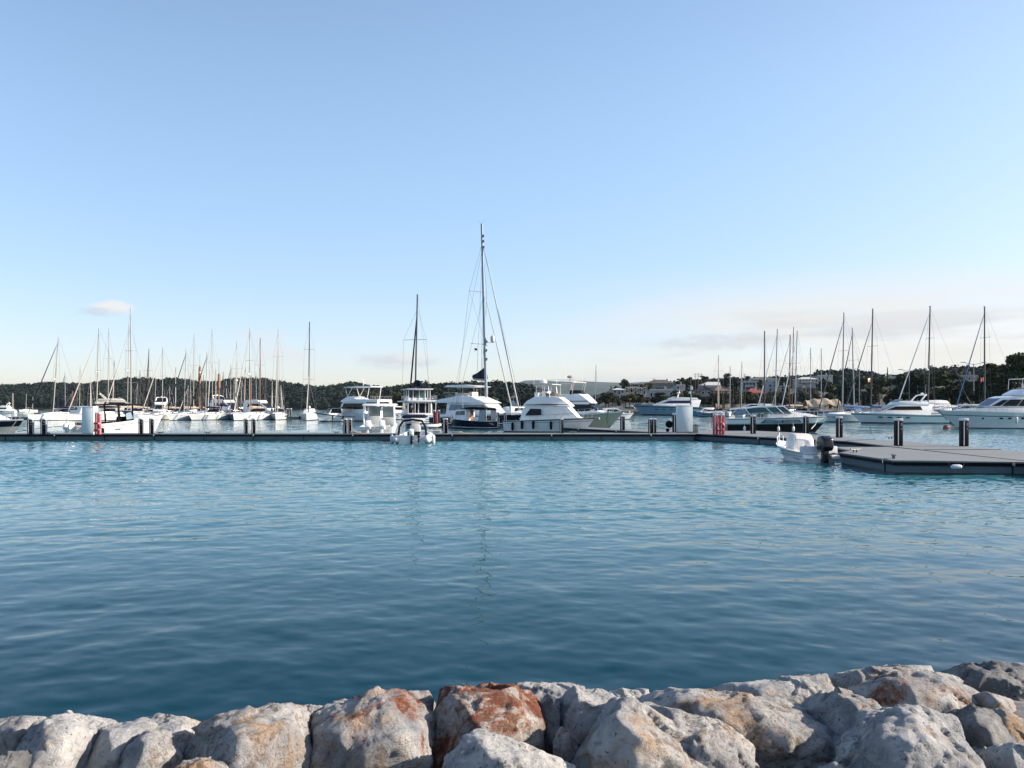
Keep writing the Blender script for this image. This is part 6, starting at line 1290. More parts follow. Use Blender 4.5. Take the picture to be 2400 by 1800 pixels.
S('small mast sailing boat with a navy furled headsail below the white motor yacht', 541, 856, 540, 983.5, -10, 9.5, d=168, furl=M_CANV_N, spread=(0.5,), cover=M_CANV_N, hullm=M_TEALH, mr=0.09)
S('white masted sailing boat with a teal hull and black sprayhood', 555, 800.6, 555, 983.5, 13, 12.5, d=164, spread=(0.62,), cover=M_CANV_K, hood=M_CANV_K, hullm=M_TEALH, furl=M_FURL, radar=0.45)
S('broad white sailing boat with brown fenders, a stay slanting left from its tall mast', 585, 769, 585, 983.7, -17, 13.0, d=160, hullm=M_GREYW, spread=(0.62,), cover=M_CANV_B, fenders=3, radar=0.45, plumb=True, hood=M_CANV_K)  # white hull greyed so its colour carries the shade
S('sailing boat with a single tall reddish brown mast', 610, 793, 609, 982, 12, 13.0, d=178, mastm=M_WOODM, furl=None, spread=(0.64,), cover=M_CANV_W, mr=0.13)
S('sailing boat with a short brown second mast beside a tall white one', 588.5, 881, 588, 982, 18, 9.0, d=186, mastm=M_WOODM, furl=None, spread=(), cover=None, hood=None, mr=0.17, hullm=M_BROWNH)
S('small white sailing boat with black portholes, end on to the far pontoon', 652, 773.5, 650.5, 981, 10, 12.5, d=166, spread=(0.40, 0.68), cover=M_CANV_W, ports=True, furl=M_FURL)
S('lone grey sailing boat with open water on both sides and two long spreaders', 725.5, 755, 723, 983, 10, 13.5, d=160, mastm=M_ALUD, hullm=M_GREYW, furl=M_FURL, spread=(0.37, 0.70), cover=M_CANV_W, hood=M_CANV_W, mr=0.13, furl_frac=0.42, fenders=1, plumb=True)
# second, more distant row (masts that stand between the nearer ones)
for i, (x, y, d, m, lab) in enumerate(((212, 885, 215, M_ALUW, 'distant sailing boat with a short pale mast left of the twin masts'), (322, 900, 230, M_ALUW, 'distant sailing boat with a thin pale mast under the dark furled headsail'), (397, 902, 225, M_ALUD, 'distant sailing boat with a thin grey mast in front of the wood'),
        (441, 905, 235, M_ALUW, 'distant sailing boat with a thin mast between navy headsail and ketch'), (530, 893, 220, M_ALUW, 'distant sailing boat with a pale mast right of the right ketch'), (567, 893, 215, M_ALUW, 'distant sailing boat with a white mast slanting beside the teal hull'), (658, 903, 210, M_ALUW, 'distant sailing boat with a short mast right of the portholed boat'), (170, 917, 240, M_RED, 'distant sailing boat with a thin reddish mast beside the end boat'))):
    S(lab, x, y, x-(3 if i % 2 else -2), 0, (-9 if i % 2 else 11), 8.5+i % 3, d=d, mastm=m, furl=M_FURL if i % 3 == 0 else None, spread=(0.55,), cover=M_CANV_W, hood=None, mr=0.09, rails=False, group='distant sailing boats', wire=M_WIREL)
for i, (x, y, m) in enumerate(((152, 872, 1), (188, 858, 0), (268, 846, 1), (328, 869, 1), (365, 884, 0), (412, 861, 1), (446, 872, 0), (477, 880, 1), (506, 866, 0), (523, 872, 1), (549, 884, 0), (575, 862, 1), (600, 871, 0), (622, 884, 1), (638, 893, 0))):
    S('slim distant mast among the crowded moorings in front of the wooded headland', x, y, x-(2 if i % 3 else -1), 0, (-8, 9, 12)[i % 3], 9+i % 4, d=198+(i*17) % 45, mastm=(M_ALUW, M_WOODD)[m] if i % 4 else M_ALU, furl=(M_CANV_N, None, M_FURL)[i % 3], spread=(0.5,), cover=(M_CANV_N, M_CANV_B, M_CANV_K)[i % 3], hood=None, mr=0.09, rails=False, group='slim masts before the headland', hullm=(M_WHITE, M_GREYW, M_NAVY)[i % 3])
S('tiny white ketch far off at the left edge of the bay', 29, 921, 29, 963.7, 8, 13.0, d=480, furl=None, mizzen=(0.30, 11.5), cover=None, hood=None, rails=False, spread=(), mr=0.17, group='distant sailing boats')
S('tiny white two masted boat far off below the wooded headland', 62, 924, 60.5, 963, -6, 12.0, d=490, furl=None, mizzen=(0.28, 9.5), cover=None, hood=None, rails=False, spread=(), mr=0.17, group='distant sailing boats')
# ---------------------------------------------------------------- right rows
S('sailing boat with navy hull, navy covers and white mast before the yellow house', 1684, 833, 1683.5, 976.5, 12, 13.5, d=215, hullm=M_NAVY, furl=M_FURL, spread=(0.72,), cover=M_CANV_N, hood=M_CANV_N, toward=-1, mr=0.16, fl=(M_REDF, None, 1))
S('sailing boat with a short grey mast before dark trees by the yellow house', 1711.5, 858, 1711, 0, -10, 10, d=225, mastm=M_ALU, furl=None, spread=(0.6,), cover=M_CANV_N, mr=0.12)
S('sailing boat with a pale mast beside the red roofed house', 1739, 848, 1737, 0, 12, 11, d=220, mastm=M_ALUW, furl=None, spread=(0.6,), cover=M_CANV_N, toward=-1, mr=0.14)
S('sailing boat with a thick dark grey mast and short spreader halfway up', 1792, 776, 1791.5, 0, -22, 14, d=172, mastm=M_ALUD, furl=None, spread=(0.42,), cover=M_CANV_N, mr=0.17, hullm=M_NAVY)
S('sailing boat with a pale grey mast and a furled sail slanting far to the left', 1822, 771, 1816, 0, -47, 14, d=176, mastm=M_ALU, furl=M_GREYW, spread=(0.5,), cover=M_CANV_N, mr=0.15)
S('dark wooden schooner under beige tarpaulins, its mast brown', 1852, 785, 1850, 978, -52, 19, d=196, mastm=M_WOODD, hullm=M_BROWNH, furl=M_CANV_B, spread=(0.62,), cover=M_CANV_B, hood=M_CANV_B, mr=0.17, boot=M_ANTIF, band=[(0.1, 0), (0.9, 1), (1.0, 1)])
S('sailing boat with a very thin dark brown mast between two thicker ones', 1860, 767, 1856, 0, -20, 13, d=206, mastm=M_WOODD, furl=None, spread=(0.5,), cover=M_CANV_B, mr=0.12, hullm=M_BROWNH)
S('sailing boat with a leaning grey mast right of the thin brown one', 1868.6, 775, 1862.5, 0, -40, 14, d=190, mastm=M_ALU, furl=M_GREYW, spread=(0.6,), cover=M_CANV_B, mr=0.15)
S('sailing boat with a shorter mast above the beige tarpaulins', 1900, 816, 1899.5, 0, 16, 12, d=195, mastm=M_ALU, furl=None, spread=(0.60,), cover=M_CANV_B, mr=0.12)
S('sailing boat with a plain short grey mast between the tarpaulins and the wooded hill', 1925, 817.5, 1924.5, 0, 16, 12, d=192, mastm=M_ALU, furl=None, spread=(), cover=M_CANV_B, mr=0.11)
S('pale sailing boat with its white bow left, a dark sail rolled on its stay', 1978, 733, 1974, 988.5, -63, 15, d=142, mastm=M_ALU, furl=M_ALUD, spread=(0.62,), cover=M_CANV_U, hood=M_CANV_U, mr=0.14, hullm=M_GREYW, plumb=True)
S('sailing boat with the lower of two masts close together, black furled headsail', 1997.4, 768.5, 2002, 0, -52, 14, d=150, mastm=M_ALU, furl=M_CANV_K, spread=(0.62,), cover=M_CANV_U, mr=0.14)
S('sailing boat flying white and orange flags under its spreader', 2045.6, 724, 2041, 0, -66, 15.5, d=146, mastm=M_ALUD, furl=M_ALUD, spread=(0.64,), cover=M_CANV_U, mr=0.15, furl_frac=0.88, fl=(M_ORANGE, M_CANV_W, -1))
S('sailing boat with a black hull and pale furled sail behind the sleek white yacht', 2180, 718, 2174.6, 996, -76, 15, d=134, mastm=M_ALUD, hullm=M_NAVY, furl=M_GREYW, spread=(0.70,), cover=M_CANV_W, hood=M_CANV_W, mr=0.15, radar=0.40, furl_frac=0.95)
S('sailing boat with a blue furled headsail behind the large pale yacht', 2307.6, 719, 2307.6, 0, -70, 15, d=138, mastm=M_ALUD, furl=M_CANV_U, spread=(0.30, 0.71), cover=M_CANV_N, mr=0.15, furl_frac=0.95, fl=(M_REDF, None, -1))
S('distant sailing boat with a lone thin mast right of the beige bow', 1397, 856, 1395, 0, -8, 10, d=240, mastm=M_ALU, furl=None, spread=(), cover=M_CANV_B, mr=0.13, hood=None, group='distant sailing boats')
for x, y, d, lab in ((1013-50, 915, 230, 'distant sailing boat with a white mast left of the motor sailer'), (2014, 869, 200, 'distant sailing boat with a thin mast behind the twin masts'), (2131+20, 905, 190, 'distant sailing boat with a stub mast below the pine trees')):
    S(lab, x, y, x, 0, 8, 9, d=d, mastm=M_ALUW if x < 1000 else M_ALU, furl=None, spread=(), cover=M_CANV_W, hood=None, mr=0.10, rails=False, group='distant sailing boats')
# ---------------------------------------------------------------- motor yachts behind the rows
motor_yacht('white flybridge motor yacht with a dome mast behind the right brown ketch', 533, 205, 17, R(-35), mast=False, hp=1.25)
motor_yacht('white motor yacht with tall dark wheelhouse windows behind the reddish brown mast', 612, 196, 15, R(-28), hp=1.4, arch=False)
motor_yacht('white motor yacht with stacked decks behind the navy dark masted boat', 376, 190, 13, R(-70), hp=1.3)
motor_yacht('white motor yacht with a cream awning behind the tallest left mast', 283, 205, 18, R(20), hp=1.3, top=M_CREAM)
motor_yacht('low white motor yacht with black canopy between the two leftmost sailing boats', 172, 178, 12, R(160), two=False, arch=False)
motor_yacht('small white motor cruiser anchored at the far left edge', 4, 330, 11, R(190), two=True)
motor_yacht('long blue grey superyacht with blue tinted windows in front of the town', 1576, 262, 27.5, R(180), hullm=M_BLUEH, glass=M_GLASSB, mast=True, hp=0.85, arch=False, fb=3.7)
motor_yacht('small grey cruiser with a boxy cabin left of the blue grey superyacht', 1471, 330, 12.5, R(182), hullm=M_GREYW, arch=False, two=True, top=M_GREYW)
motor_yacht('teal blue fishing boat right of the white cabinet', 1652, 232, 9.5, R(200), hullm=M_TEALH, two=False, arch=False)
motor_yacht('small pale blue launch between the cabinet and the navy sailing boat', 1660, 222, 7.5, R(185), hullm=M_BLUEH, two=False, arch=False)
motor_yacht('sleek white coupe yacht with black side windows behind the navy sailing boat', 1764, 240, 17, R(175), two=False, arch=False, top=M_WHITE)
motor_yacht('low sleek white motor yacht moored right of the pale sailing boat', 2101, 130, 16.0, R(180), two=True, arch=True, hp=0.80, fb=1.85)
motor_yacht('white yacht with a raised flybridge bow behind the black hulled sailing boat', 2205, 152, 15, R(10), two=True, arch=False, hp=1.0)
motor_yacht('white cruiser partly hidden behind the bow of the large pale yacht', 2262, 150, 14, R(175), two=False, arch=False)
motor_yacht('pale motor cruiser behind the mast of the dark wooden schooner', 1835, 225, 14, R(170), two=False, arch=False, hullm=M_GREYW)
motor_yacht('white cruiser moored behind the motor sailer', 935, 172, 12, R(15), two=False, arch=False)
motor_yacht('white cruiser with its cabin showing behind the first flybridge boat', 1225, 140, 11, R(30), two=False, arch=False)
motor_yacht('grey launch moored behind the beige bow', 1440, 170, 9, R(10), two=False, arch=False, hullm=M_GREYW, top=M_GREYW)
# far pontoon pedestals and the tarpaulin shelter on the schooner
for px, lab in ((635, 'far pedestal left of the portholed sailing boat'), (671, 'far pedestal first right of the portholed sailing boat'), (679, 'far pedestal second right of the portholed sailing boat')):
    v = atd(px, 170.5); pedestal(v.x, 171.2, 1.9, .45, lab, M_DKBR, M_GREYW)
v = atd(1926, 190); t = thing('tarpaulin_shelter', 'crumpled beige tarpaulin stretched over a boat on the dark schooner berth', 'tarpaulin', (v.x, v.y, 0))
rgx = random.Random(5); gxn, gyn = 16, 8; vs = []; fs = []
for i in range(gxn):
    for j in range(gyn):
        a = i/(gxn-1)*8.4-4.2; b = j/(gyn-1)*3.2-1.6
        vs.append((a, b, 3.3+1.5*(1-(b/1.6)**2)-0.10*abs(a)+0.22*math.sin(a*2.3+b)+0.15*rgx.random()))
for i in range(gxn-1):
    for j in range(gyn-1): q = i*gyn+j; fs.append((q, q+1, q+gyn+1, q+gyn))
mb = MB(); mb.add(vs, fs); o = mb.build('tarpaulin', M_CANV_B, t, fix=False); 
mb = MB()
for a in (-3.8, 0, 3.8): mb.tube([(a, -1.5, 0.2), (a, -1.5, 3.5)], 0.06, 5); mb.tube([(a, 1.5, 0.2), (a, 1.5, 3.5)], 0.06, 5)
mb.each('support_post', M_WOODD, t)
mb = MB(); mb.side([(-5.0, -0.2), (5.0, -0.2), (5.2, 1.9), (-5.2, 1.8)], 1.8); mb.build('hull', M_BROWNH, t, bevel=0.1)
# ---------------------------------------------------------------- town on the hillside
PL = {n: concrete(n, c, 0.25) for n, c in (('white_render', (0.33, 0.345, 0.35)), ('grey_render', (0.19, 0.21, 0.205)), ('cream_render', (0.38, 0.32, 0.21)), ('beige_render', (0.20, 0.20, 0.175)), ('blue_white_render', (0.26, 0.31, 0.345)))}
M_TILE = mat('terracotta_tiles', (0.12, 0.062, 0.05), 0.8, var=0.3, vscale=2, bump=0.5, bscale=3)
M_TILER = mat('bright_red_tiles', (0.20, 0.04, 0.035), 0.75, var=0.2, vscale=2, bump=0.5, bscale=3)
M_TILED = mat('grey_brown_tiles', (0.075, 0.065, 0.062), 0.85, var=0.25, vscale=2)
M_SHUT = mat('dark_shutter', (0.05, 0.06, 0.07), 0.6)
M_SHUTB = mat('blue_shutter', (0.10, 0.17, 0.25), 0.6)
def house(label, x0, x1, ybase, ytop, d, wall, roof='hip', rm=None, rows=2, cols=4, depth=9.0, yaw=0.0, balcony=0, chimney=1, shut=None, roofh=1.6):
    v = atd((x0+x1)/2, d); W = (x1-x0)/FOC*d; z0 = zof(ybase, d); z1 = zof(ytop, d); h = max(2.6, z1-z0-(roofh if roof != 'flat' else 0.3))
    t = thing('house', label, 'house', (v.x, v.y+depth/2, z0), yaw, 'houses on the hillside')
    MB().box((0, 0, (h-2)/2), (W, depth, h+2)).build('wall', wall, t)
    if roof == 'hip':
        e = 0.5; a, b = W/2+e, depth/2+e; r = max(0.3, W/2-depth/2*0.85); mb = MB()
        mb.add([(-a, -b, h), (a, -b, h), (a, b, h), (-a, b, h), (-r, 0, h+roofh), (r, 0, h+roofh), (-a, -b, h-0.15), (a, -b, h-0.15), (a, b, h-0.15), (-a, b, h-0.15)], [(0, 1, 5, 4), (1, 2, 5), (2, 3, 4, 5), (3, 0, 4), (0, 6, 7, 1), (1, 7, 8, 2), (2, 8, 9, 3), (3, 9, 6, 0), (6, 9, 8, 7)])
        rf = mb.build('roof', rm or M_TILE, t, smooth=0)
    elif roof == 'gable':
        e = 0.5; a, b = W/2+e, depth/2+e; mb = MB()
        mb.add([(-a, -b, h-.1), (a, -b, h-.1), (0, -b, h+roofh), (-a, b, h-.1), (a, b, h-.1), (0, b, h+roofh), (-a, -b, h+.1), (a, -b, h+.1), (0, -b, h+roofh+.2), (-a, b, h+.1), (a, b, h+.1), (0, b, h+roofh+.2)],
               [(0, 3, 5, 2), (2, 5, 4, 1), (6, 8, 11, 9), (8, 7, 10, 11), (0, 2, 8, 6), (2, 1, 7, 8), (3, 9, 11, 5), (5, 11, 10, 4), (0, 6, 9, 3), (1, 4, 10, 7)]); rf = mb.build('roof', rm or M_TILE, t, smooth=0)
        mb = MB(); k = W/2; mb.add([(-k, -depth/2+.01, h), (k, -depth/2+.01, h), (0, -depth/2+.01, h+roofh*0.93), (-k, -depth/2+.4, h), (k, -depth/2+.4, h), (0, -depth/2+.4, h+roofh*0.93)], [(0, 1, 2), (3, 5, 4), (0, 2, 5, 3), (2, 1, 4, 5), (0, 3, 4, 1)]); mb.build('gable', wall, t, smooth=0)
    else:
        mb = MB(); mb.box((0, 0, h+0.13), (W+0.5, depth+0.5, 0.26)); mb.box((0, -depth/2+0.1, h+0.5), (W, 0.12, 0.5)); rf = mb.build('roof', rm or wall, t)
    if chimney:
        mb = MB(); mb.box((W*0.27, 0.5, h+roofh*0.75), (0.7, 0.7, 1.8)); mb.box((W*0.27, 0.5, h+roofh*0.75+0.95), (0.9, 0.9, 0.12)); mb.build('chimney', wall, rf)
    rg = random.Random(int(x0*7)); fh = h/rows
    for r in range(rows):
        for c in range(cols):
            if rg.random() < 0.12: continue
            cx = -W/2+W*(c+0.5)/cols+rg.uniform(-.15, .15); tall = r == rows-1 and balcony; wh = 2.0 if (tall or rg.random() < .25) else 1.25; ww = 1.0 if wh > 1.5 else 1.15; cz = fh*r+(1.0 if wh > 1.5 else 1.5)+0.15
            f = MB(); f.box((cx, -depth/2-0.03, cz), (ww+0.16, 0.10, wh+0.16)); fr = f.build('window', shut or M_GREYW, t); g = MB(); g.box((cx, -depth/2-0.085, cz), (ww*0.86, 0.03, wh*0.88)); g.build('pane', M_GLASS, fr)
    for c in range(max(1, int(depth/3.5))):                     # right hand gable wall
        cy = -depth/2+depth*(c+0.5)/max(1, int(depth/3.5))
        for r in range(rows):
            f = MB(); f.box((W/2+0.03, cy, fh*r+1.6), (0.10, 1.2, 1.35)); fr = f.build('window', shut or M_GREYW, t); g = MB(); g.box((W/2+0.085, cy, fh*r+1.6), (0.03, 0.95, 1.15)); g.build('pane', M_GLASS, fr)
    if balcony:
        for r in range(1, rows):
            mb = MB(); bw = W*balcony; mb.box((-W*0.05, -depth/2-0.75, fh*r), (bw, 1.5, 0.18)); mb.box((-W*0.05, -depth/2-1.46, fh*r+0.55), (bw, 0.08, 0.95)); mb.build('balcony', wall, t)
            mb = MB()
            for sx in (-1, 1): mb.box((-W*0.05+sx*bw*0.47, -depth/2-1.4, fh*r-fh/2), (0.22, 0.22, fh-0.2))
            mb.each('balcony_post', wall, t)
    return t
house('low grey tiled house with pale columns at the left end of the town', 1402, 1443, 941, 919, 318, PL['grey_render'], 'hip', M_TILED, 1, 5, yaw=0.1, roofh=1.2, balcony=0)
house('small pale house with a light roof above the left end of the town', 1437, 1464, 926, 912, 372, PL['blue_white_render'], 'hip', M_GREYS, 1, 3, roofh=1.0)
house('grey beige house with two chimneys left of the big villa', 1462, 1514, 925, 905, 380, PL['beige_render'], 'hip', M_TILED, 2, 5, roofh=1.5, yaw=0.1)
house('big beige villa with a broad hipped roof on top of the hill', 1516, 1584, 920, 889, 425, PL['beige_render'], 'hip', M_TILED, 2, 5, roofh=2.2, balcony=0.4, depth=12, yaw=-0.1)
house('long low white flat roofed house below the big villa', 1523, 1577, 931, 914, 345, PL['white_render'], 'flat', None, 1, 6, balcony=0)
house('small white flat roofed annex right of the big villa', 1584, 1606, 916, 905, 398, PL['white_render'], 'flat', None, 1, 2)
house('white house with a pale hipped roof behind the yellow house', 1644, 1711, 914, 895, 420, PL['blue_white_render'], 'hip', M_GREYS, 2, 5, roofh=2.0, depth=11, balcony=0.6)
house('pale gabled house with a porch joined left of the yellow house', 1641, 1668, 941, 908, 302, PL['grey_render'], 'gable', M_TILE, 2, 2, roofh=1.6, balcony=0.9, depth=8)
house('yellow cream house whose right wall is sunlit, terracotta roof', 1668, 1707, 942, 907, 303, PL['cream_render'], 'hip', M_TILE, 2, 2, roofh=1.4, depth=10, yaw=0.22)
house('white house with blue shutters above the red roof', 1741, 1771, 917, 895, 395, PL['blue_white_render'], 'flat', None, 2, 4, shut=M_SHUTB, balcony=0.7)
house('low white house with the bright red tiled roof', 1749, 1790, 935, 914, 318, PL['cream_render'], 'hip', M_TILER, 1, 3, roofh=2.0, yaw=0.12)
house('house with a dark brown tiled roof on the crest behind the dark grey mast', 1760, 1826, 905, 883, 470, PL['white_render'], 'hip', M_TILED, 2, 5, roofh=1.8, depth=12)
house('tall pale blue house behind the pale grey mast', 1800, 1822, 920, 893, 400, PL['blue_white_render'], 'flat', None, 3, 2, shut=M_SHUTB)
house('white house with dark windows between the wooden masts', 1829, 1851, 922, 905, 385, PL['white_render'], 'flat', None, 2, 2, shut=M_SHUT)
house('broad white apartment house on the crest above the tarpaulins', 1872, 1916, 905, 883, 480, PL['white_render'], 'hip', M_GREYS, 2, 6, balcony=0.8, roofh=1.5)
house('white terraced house on the crest right of the apartment house', 1916, 1952, 903, 880, 500, PL['white_render'], 'flat', None, 2, 4, balcony=0.7)
house('pale house half hidden by trees above the schooner berth', 1880, 1905, 922, 907, 360, PL['grey_render'], 'hip', M_TILED, 1, 3, roofh=1.2)
house('white flat roofed house on the ridge right of the dark spire tree', 2071, 2106, 908, 884, 430, PL['blue_white_render'], 'flat', None, 2, 3)
house('grey house glimpsed between the pines left of the street lamp', 2108, 2130, 912, 896, 420, PL['grey_render'], 'flat', None, 1, 3)
house('grey white house with a carport among the pines near the right street lamp', 2243, 2302, 908, 881, 330, PL['grey_render'], 'flat', None, 2, 5, balcony=0.5)
house('small white house on the shore behind the big catamaran', 1196, 1212, 944, 928, 395, PL['white_render'], 'hip', M_TILE, 1, 2, roofh=1.2, depth=6)
house('low white shed on the shore left of the flybridge boats', 1148, 1166, 947, 937, 400, PL['white_render'], 'gable', M_GREYS, 1, 2, roofh=1.0, depth=6, chimney=0)
house('small pale house at the foot of the trees right of the houseboat yacht', 893, 915, 948, 935, 405, PL['white_render'], 'gable', M_TILE, 1, 2, roofh=1.4, depth=6)
# quay wall and parked row along the town shore
mb = MB()
for k in range(12):
    pass
mb.prism([((1340-CX)/FOC*271, 271), ((2750-CX)/FOC*271, 271), ((2750-CX)/FOC*274, 274.5), ((1340-CX)/FOC*274, 274.5)], -0.8, 1.25)
qw = mb.build('quay_wall', M_FLOAT); tag(qw, 'grey concrete quay wall along the foot of the town', 'wall')
# ---------------------------------------------------------------- trees
def tree_mesh(kind, seed):
    rg = np.random.RandomState(seed); tb = MB(); rr = random.Random(seed)
    if kind == 'pine':           # umbrella / aleppo pine, 10 m
        pts = [(0, 0, -1.5), (0.25, 0.1, 2), (0.1+rr.uniform(-.5, .5), 0.2, 5), (rr.uniform(-.8, .8), 0, 7.6)]; tb.tube(pts, [0.30, 0.25, 0.19, 0.10], 8)
        C = []; Rd = []
        for k in range(15):
            a = rr.uniform(0, 6.28); h = rr.uniform(4.2, 9.2); r = rr.uniform(0.6, 3.3)*(1.05-0.35*abs(h-6.6)/3); c = (r*math.cos(a), r*math.sin(a), h)
            C.append(c); s = rr.uniform(0.8, 1.5); Rd.append((s*1.25, s*1.25, s*0.62))
            if k < 9: tb.tube([(0.1, 0.1, h-rr.uniform(1.2, 2)), (c[0]*.6, c[1]*.6, h-0.5), c], [0.10, 0.06, 0.03], 5)
        V, F = leaf_cards(np.array(C), np.array(Rd), 170, 0.26, seed, shell=0.35); m = F_PINE
    elif kind == 'round':
        tb.tube([(0, 0, -1.5), (0.1, 0, 1.8), (0, 0.1, 4)], [0.28, 0.22, 0.12], 8); C = []; Rd = []
        for k in range(17):
            a = rr.uniform(0, 6.28); h = rr.uniform(2.0, 7.2); r = rr.uniform(0.3, 2.7)*(1-0.5*abs(h-4)/3.4); c = (r*math.cos(a), r*math.sin(a), h); C.append(c); s = rr.uniform(0.9, 1.6); Rd.append((s, s, s*0.85))
            if k < 7: tb.tube([(0, 0, 1.8+k*.25), (c[0]*.6, c[1]*.6, h-.6), c], [0.10, 0.06, 0.03], 5)
        V, F = leaf_cards(np.array(C), np.array(Rd), 150, 0.27, seed, shell=0.4); m = F_DARK
    elif kind == 'olive':
        tb.tube([(0, 0, -1.5), (0.2, 0, 1.2), (-0.1, 0.1, 3)], [0.26, 0.2, 0.1], 8); C = []; Rd = []
        for k in range(14):
            a = rr.uniform(0, 6.28); h = rr.uniform(2.0, 6.8); r = rr.uniform(0.4, 2.2); c = (r*math.cos(a), r*math.sin(a), h); C.append(c); s = rr.uniform(0.7, 1.3); Rd.append((s, s, s))
            if k < 7: tb.tube([(0, 0, 1.5+k*.2), (c[0]*.6, c[1]*.6, h-.6), c], [0.09, 0.05, 0.02], 5)
        V, F = leaf_cards(np.array(C), np.array(Rd), 120, 0.24, seed, shell=0.3); m = F_OLIVE
    elif kind == 'cypress':
        tb.tube([(0, 0, -1), (0, 0, 7)], [0.16, 0.04], 6); C = [(rr.uniform(-.15, .15), rr.uniform(-.15, .15), 0.9+k*0.62) for k in range(12)]; Rd = [(0.62*(1-k/14)+.1, 0.62*(1-k/14)+.1, 0.75) for k in range(12)]
        V, F = leaf_cards(np.array(C), np.array(Rd), 110, 0.20, seed, shell=0.5); m = F_CYP
    else:                         # palm
        tb.tube([(0, 0, -1), (0.15, 0, 2), (0.1, 0, 4.6)], [0.26, 0.20, 0.18], 8); Vs = []; Fs = []
        for k in range(34):
            a = rr.uniform(0, 6.28); up = rr.uniform(-0.5, 1.3); L = rr.uniform(1.7, 2.5); p = np.array([0.1, 0, 4.6]); d = np.array([math.cos(a)*math.cos(up), math.sin(a)*math.cos(up), math.sin(up)])
            for q in range(7):
                n_ = p+d*L/7; side = np.cross(d, [0, 0, 1]); side = side/(np.linalg.norm(side)+1e-6)*0.22*(1-q/8.5)
                for sg in (1, -1):
                    o = len(Vs); Vs += [p, n_, n_+side*sg-np.array([0, 0, 0.10]), p+side*sg-np.array([0, 0, 0.10])]; Fs.append([o, o+1, o+2, o+3])
                p = n_; d = d+np.array([0, 0, -0.22]); d /= np.linalg.norm(d)
        V, F = np.array(Vs), np.array(Fs); m = F_PALM
    return V, F, m, tb
TPROTO = {}
def tree(kind, px, ybase, ytop, d, label, var=0, wid=1.0, yaw=0.0, group='trees on the town hillside'):
    key = (kind, var); H0 = {'pine': 9.9, 'round': 8.2, 'olive': 7.6, 'cypress': 8.4, 'palm': 6.6}[kind]
    z0 = zof(ybase, d); s = (zof(ytop, d)-z0)/H0; v = atd(px, d)
    nm = {'pine': 'pine_tree', 'round': 'broadleaf_tree', 'olive': 'olive_tree', 'cypress': 'cypress_tree', 'palm': 'palm_tree'}[kind]
    t = thing(nm, label, 'tree', (v.x, v.y, z0), yaw, group); t.scale = (s*wid, s*wid, s)
    if key not in TPROTO:
        V, F, m, tb = tree_mesh(kind, 31+var*13+len(kind)); tr = tb.build('trunk', M_BARK, t); cr = arr_mesh('crown', V, F, m, smooth=False, parent=t); TPROTO[key] = (tr, cr)
    else:
        for o in TPROTO[key]:
            c = o.copy(); COL.objects.link(c); c.parent = t; KIDS.setdefault(t.name, []).append(c)
    return t
